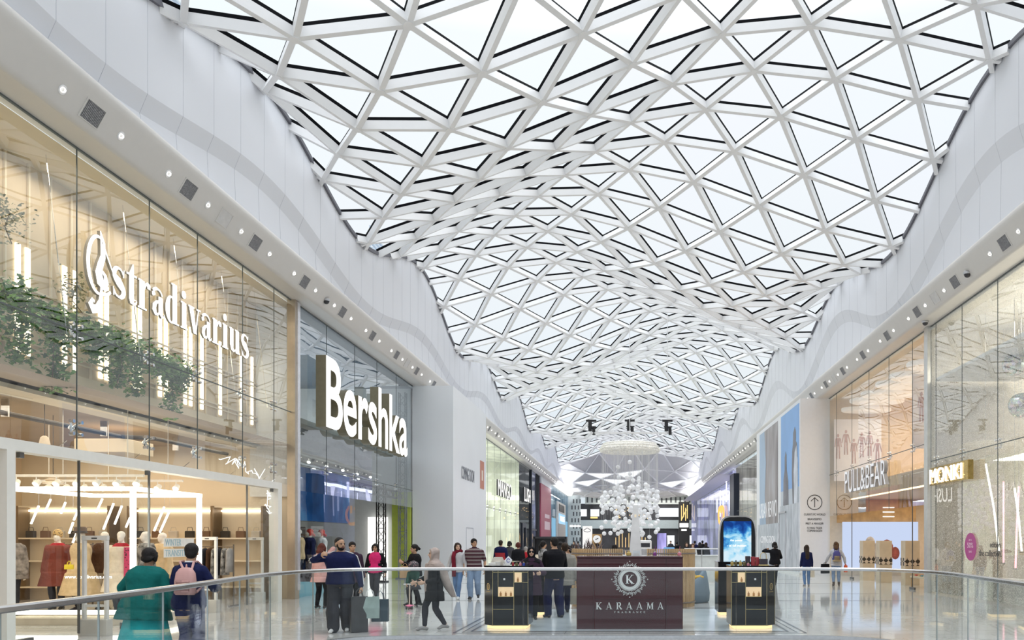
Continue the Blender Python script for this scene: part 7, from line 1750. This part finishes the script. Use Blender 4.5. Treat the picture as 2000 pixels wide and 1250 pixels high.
# pendant and ceiling clutter of the ground floor
t = empty('pendant_lamp', (-12.0, 16.8, 3.62), label='cream bell pendant lamp hanging above the portal', cat='lamp'); m = MB(); m.lathe([(.11,0),(.105,.05),(.075,.2),(.03,.24)], n=18); m.build('lamp_shade', mat('shade_cream', (0.72,0.62,0.50), .6), t, True); m = MB(); m.tube([(0,0,.24),(0,0,.88)], .008, 5); m.build('cord', DARK, t)
t = empty('pendant_lamp', (-12.6, 17.9, 2.95), label='pale tiered pendant lamp at the left of the lit cube', cat='lamp'); m = MB(); m.lathe([(.20,0),(.22,.03),(.12,.06),(.16,.09),(.08,.12),(.11,.15),(.04,.19)], n=18); m.build('lamp_shade', MATS['shade_cream'], t); m = MB(); m.tube([(0,0,.19),(0,0,1.5)], .008, 5); m.build('cord', DARK, t)
t = empty('air_duct', (-12.5, 20.0, 3.85), label='boxed cream duct under the shop ceiling', cat='duct'); m = MB(); m.bevbox(-.9,.35,-.25,.9,0,.32,.01); m.build('casing', CREAM, t)
t = empty('ceiling_pipe', (-12.2, 17.0, 4.2), label='dark service pipe under the shop ceiling', cat='pipe'); m = MB(); m.tube([(0,-6,0),(0,2.6,0),(.6,3.0,0),(.6,6.6,0)], .05, 8); m.build('pipe', DARK, t); m = MB(); 
for y in (-4,-1,2,5): m.box(-.07,.07,y-.02,y+.02,-.07,.28)
m.build('bracket', STEEL, t)
# security gates at the door
def gate(loc, label):
    t = empty('security_gate', loc, label=label, cat='security gate'); m = MB()
    for a in (-.2, .2): m.bevbox(a-.03, a+.03, -.035, .035, .3, 1.72, .008)
    m.box(-.23,.23,-.035,.035,1.72,1.80); m.box(-.2,.2,-.03,.03,.52,.56); m.build('frame', mat('gate_white', (0.68,0.66,0.62), .35), t); m = MB(); m.bevbox(-.26,.26,-.09,.09,0,.3,.01); m.build('base', mat('gate_base', (0.5,0.47,0.42), .4), t); m = MB(); m.box(-.05,.05,-.037,-.035,1.745,1.765); m.build('indicator', DARK, t)
gate((-9.62, 14.75, 0), 'white security gate frame at the left side of the shop door'); gate((-10.05, 19.5, 0), 'white security gate frame right of the lit cube'); gate((-10.25, 22.4, 0), 'farthest white security gate frame near the door post')
# neon stickers and window words
t = empty('window_sticker', (-9.93, 17.9, 1.3), label='white sticker with words WINTER TRANSITION on the cube side', cat='sticker'); m = MB(); m.box(0,.006,-.45,.75,.28,.46); m.box(0,.006,-.45,.75,.05,.23); m.build('strip', mat('sticker_white', (0.78,0.76,0.70), .5), t)
m = MB(); put_text(m, 'WINTER', (.009,-.40,.30), (0,1,0), (0,0,1), w=.62, h=.14, ext=.002); put_text(m, 'TRANSITION', (.009,-.40,.07), (0,1,0), (0,0,1), w=1.05, h=.14, ext=.002); m.build('lettering', mat('sticker_blue', (0.35,0.50,0.55), .5), t)
t = empty('window_lettering', (-10.9, 16.45, .95), label='small white web address lettering low on the shop window', cat='lettering'); m = MB(); put_text(m, 'www.stradivarius.com', (-.45,0,0), (1,0,0), (0,0,1), w=.95, ext=.002); m.build('letters', SIGNW, t)
# angular white neon scribbles on the glass right of the portal
t = empty('neon_drawing', (-9.93, 21.6, 3.3), label='angular white neon line drawing above the portal end', cat='neon light'); rr = random.Random(4); m = MB(); y, z = 0, .45
pts = []
for k in range(26):
    pts.append((rr.uniform(-.05,.05), -1.6 + 2.2*k/26 + rr.uniform(-.18,.18), .42 - .22*k/26 + rr.uniform(-.16,.16)))
m.tube(pts, .010, 5)
pts = [(rr.uniform(-.05,.05), .95 + rr.uniform(-.22,.32), -.9 + .95*k/24 + rr.uniform(-.12,.12)) for k in range(24)]; m.tube(pts, .010, 5); m.build('tube', glow('neon_pure', (1,.98,.95), 2.0), t); m = MB(); m.tube([(0,-1.2,.4),(0,-1.2,1.0)], .004, 4); m.build('wire', STEEL, t)
# red haired mannequins next door
REDW = 'red'
for k, (px, d, yaw, hair, top, lab) in enumerate(((578+6,25.3,-.9,('none','dark'),C['beigecoat'],'pale mannequin at the left edge of the bold letter shop window'),(605,26.0,-.8,('wig','red'),C['navy'],'red wigged mannequin in navy jacket in the bold letter shop window'),(628,27.0,-.8,('wig','red'),C['white'],'red wigged mannequin in white jacket in the bold letter shop window'))):
    x = (px-VX)/F*d; person((x, d, .3), yaw, 1.82, lab, 'mannequin', hair, top=[('jacket', top, .46, 1.9, .025, .01)], bottom=('trousers', C['navy'] if k else C['darkgrey'], .012, .97), shoes=BLKSHOE, face=False, voxel=.014, cat='mannequin', name='mannequin')
m = MB(); m.bevbox(-11.2,-10.12,24.6,28.2,0,.3,.02); tag(m.build('display_plinth', mat('plinth_grey', (0.5,0.5,0.49), .5)), 'low grey plinth under the red wigged mannequins', 'plinth')
t = empty('stool', (-10.45, 25.6, .3), label='small brown stool beside the pale mannequin', cat='stool'); m = MB(); m.lathe([(.16,.40),(.17,.42),(.16,.46)], n=16); m.build('seat', OAK, t)
for k in range(3): a = 2*PI*k/3; m = MB(); m.bar((.05*math.cos(a),.05*math.sin(a),.4),(.15*math.cos(a),.15*math.sin(a),0),.025); m.build('leg', DARK, t)
# spots in the bold letter shop and glitter shop ceilings
sp2 = mkspot((-11.2, 25.2, 4.6)); sp2['label'] = 'white ceiling spotlight inside the bold letter shop'; sp2['group'] = 'ceiling spotlights of the bold letter shop'
for k in range(1, 14): dup(sp2, (-11.2 - .8*(k % 2), 25.2 + .85*k, 4.6))
m = MB(); m.box(-11.25,-11.15,24.8,36.8,4.6,4.66); m.box(-12.05,-11.95,24.8,36.8,4.6,4.66)
tag(m.build('lighting_track', TRK), 'pair of lighting tracks inside the bold letter shop', 'lighting track')
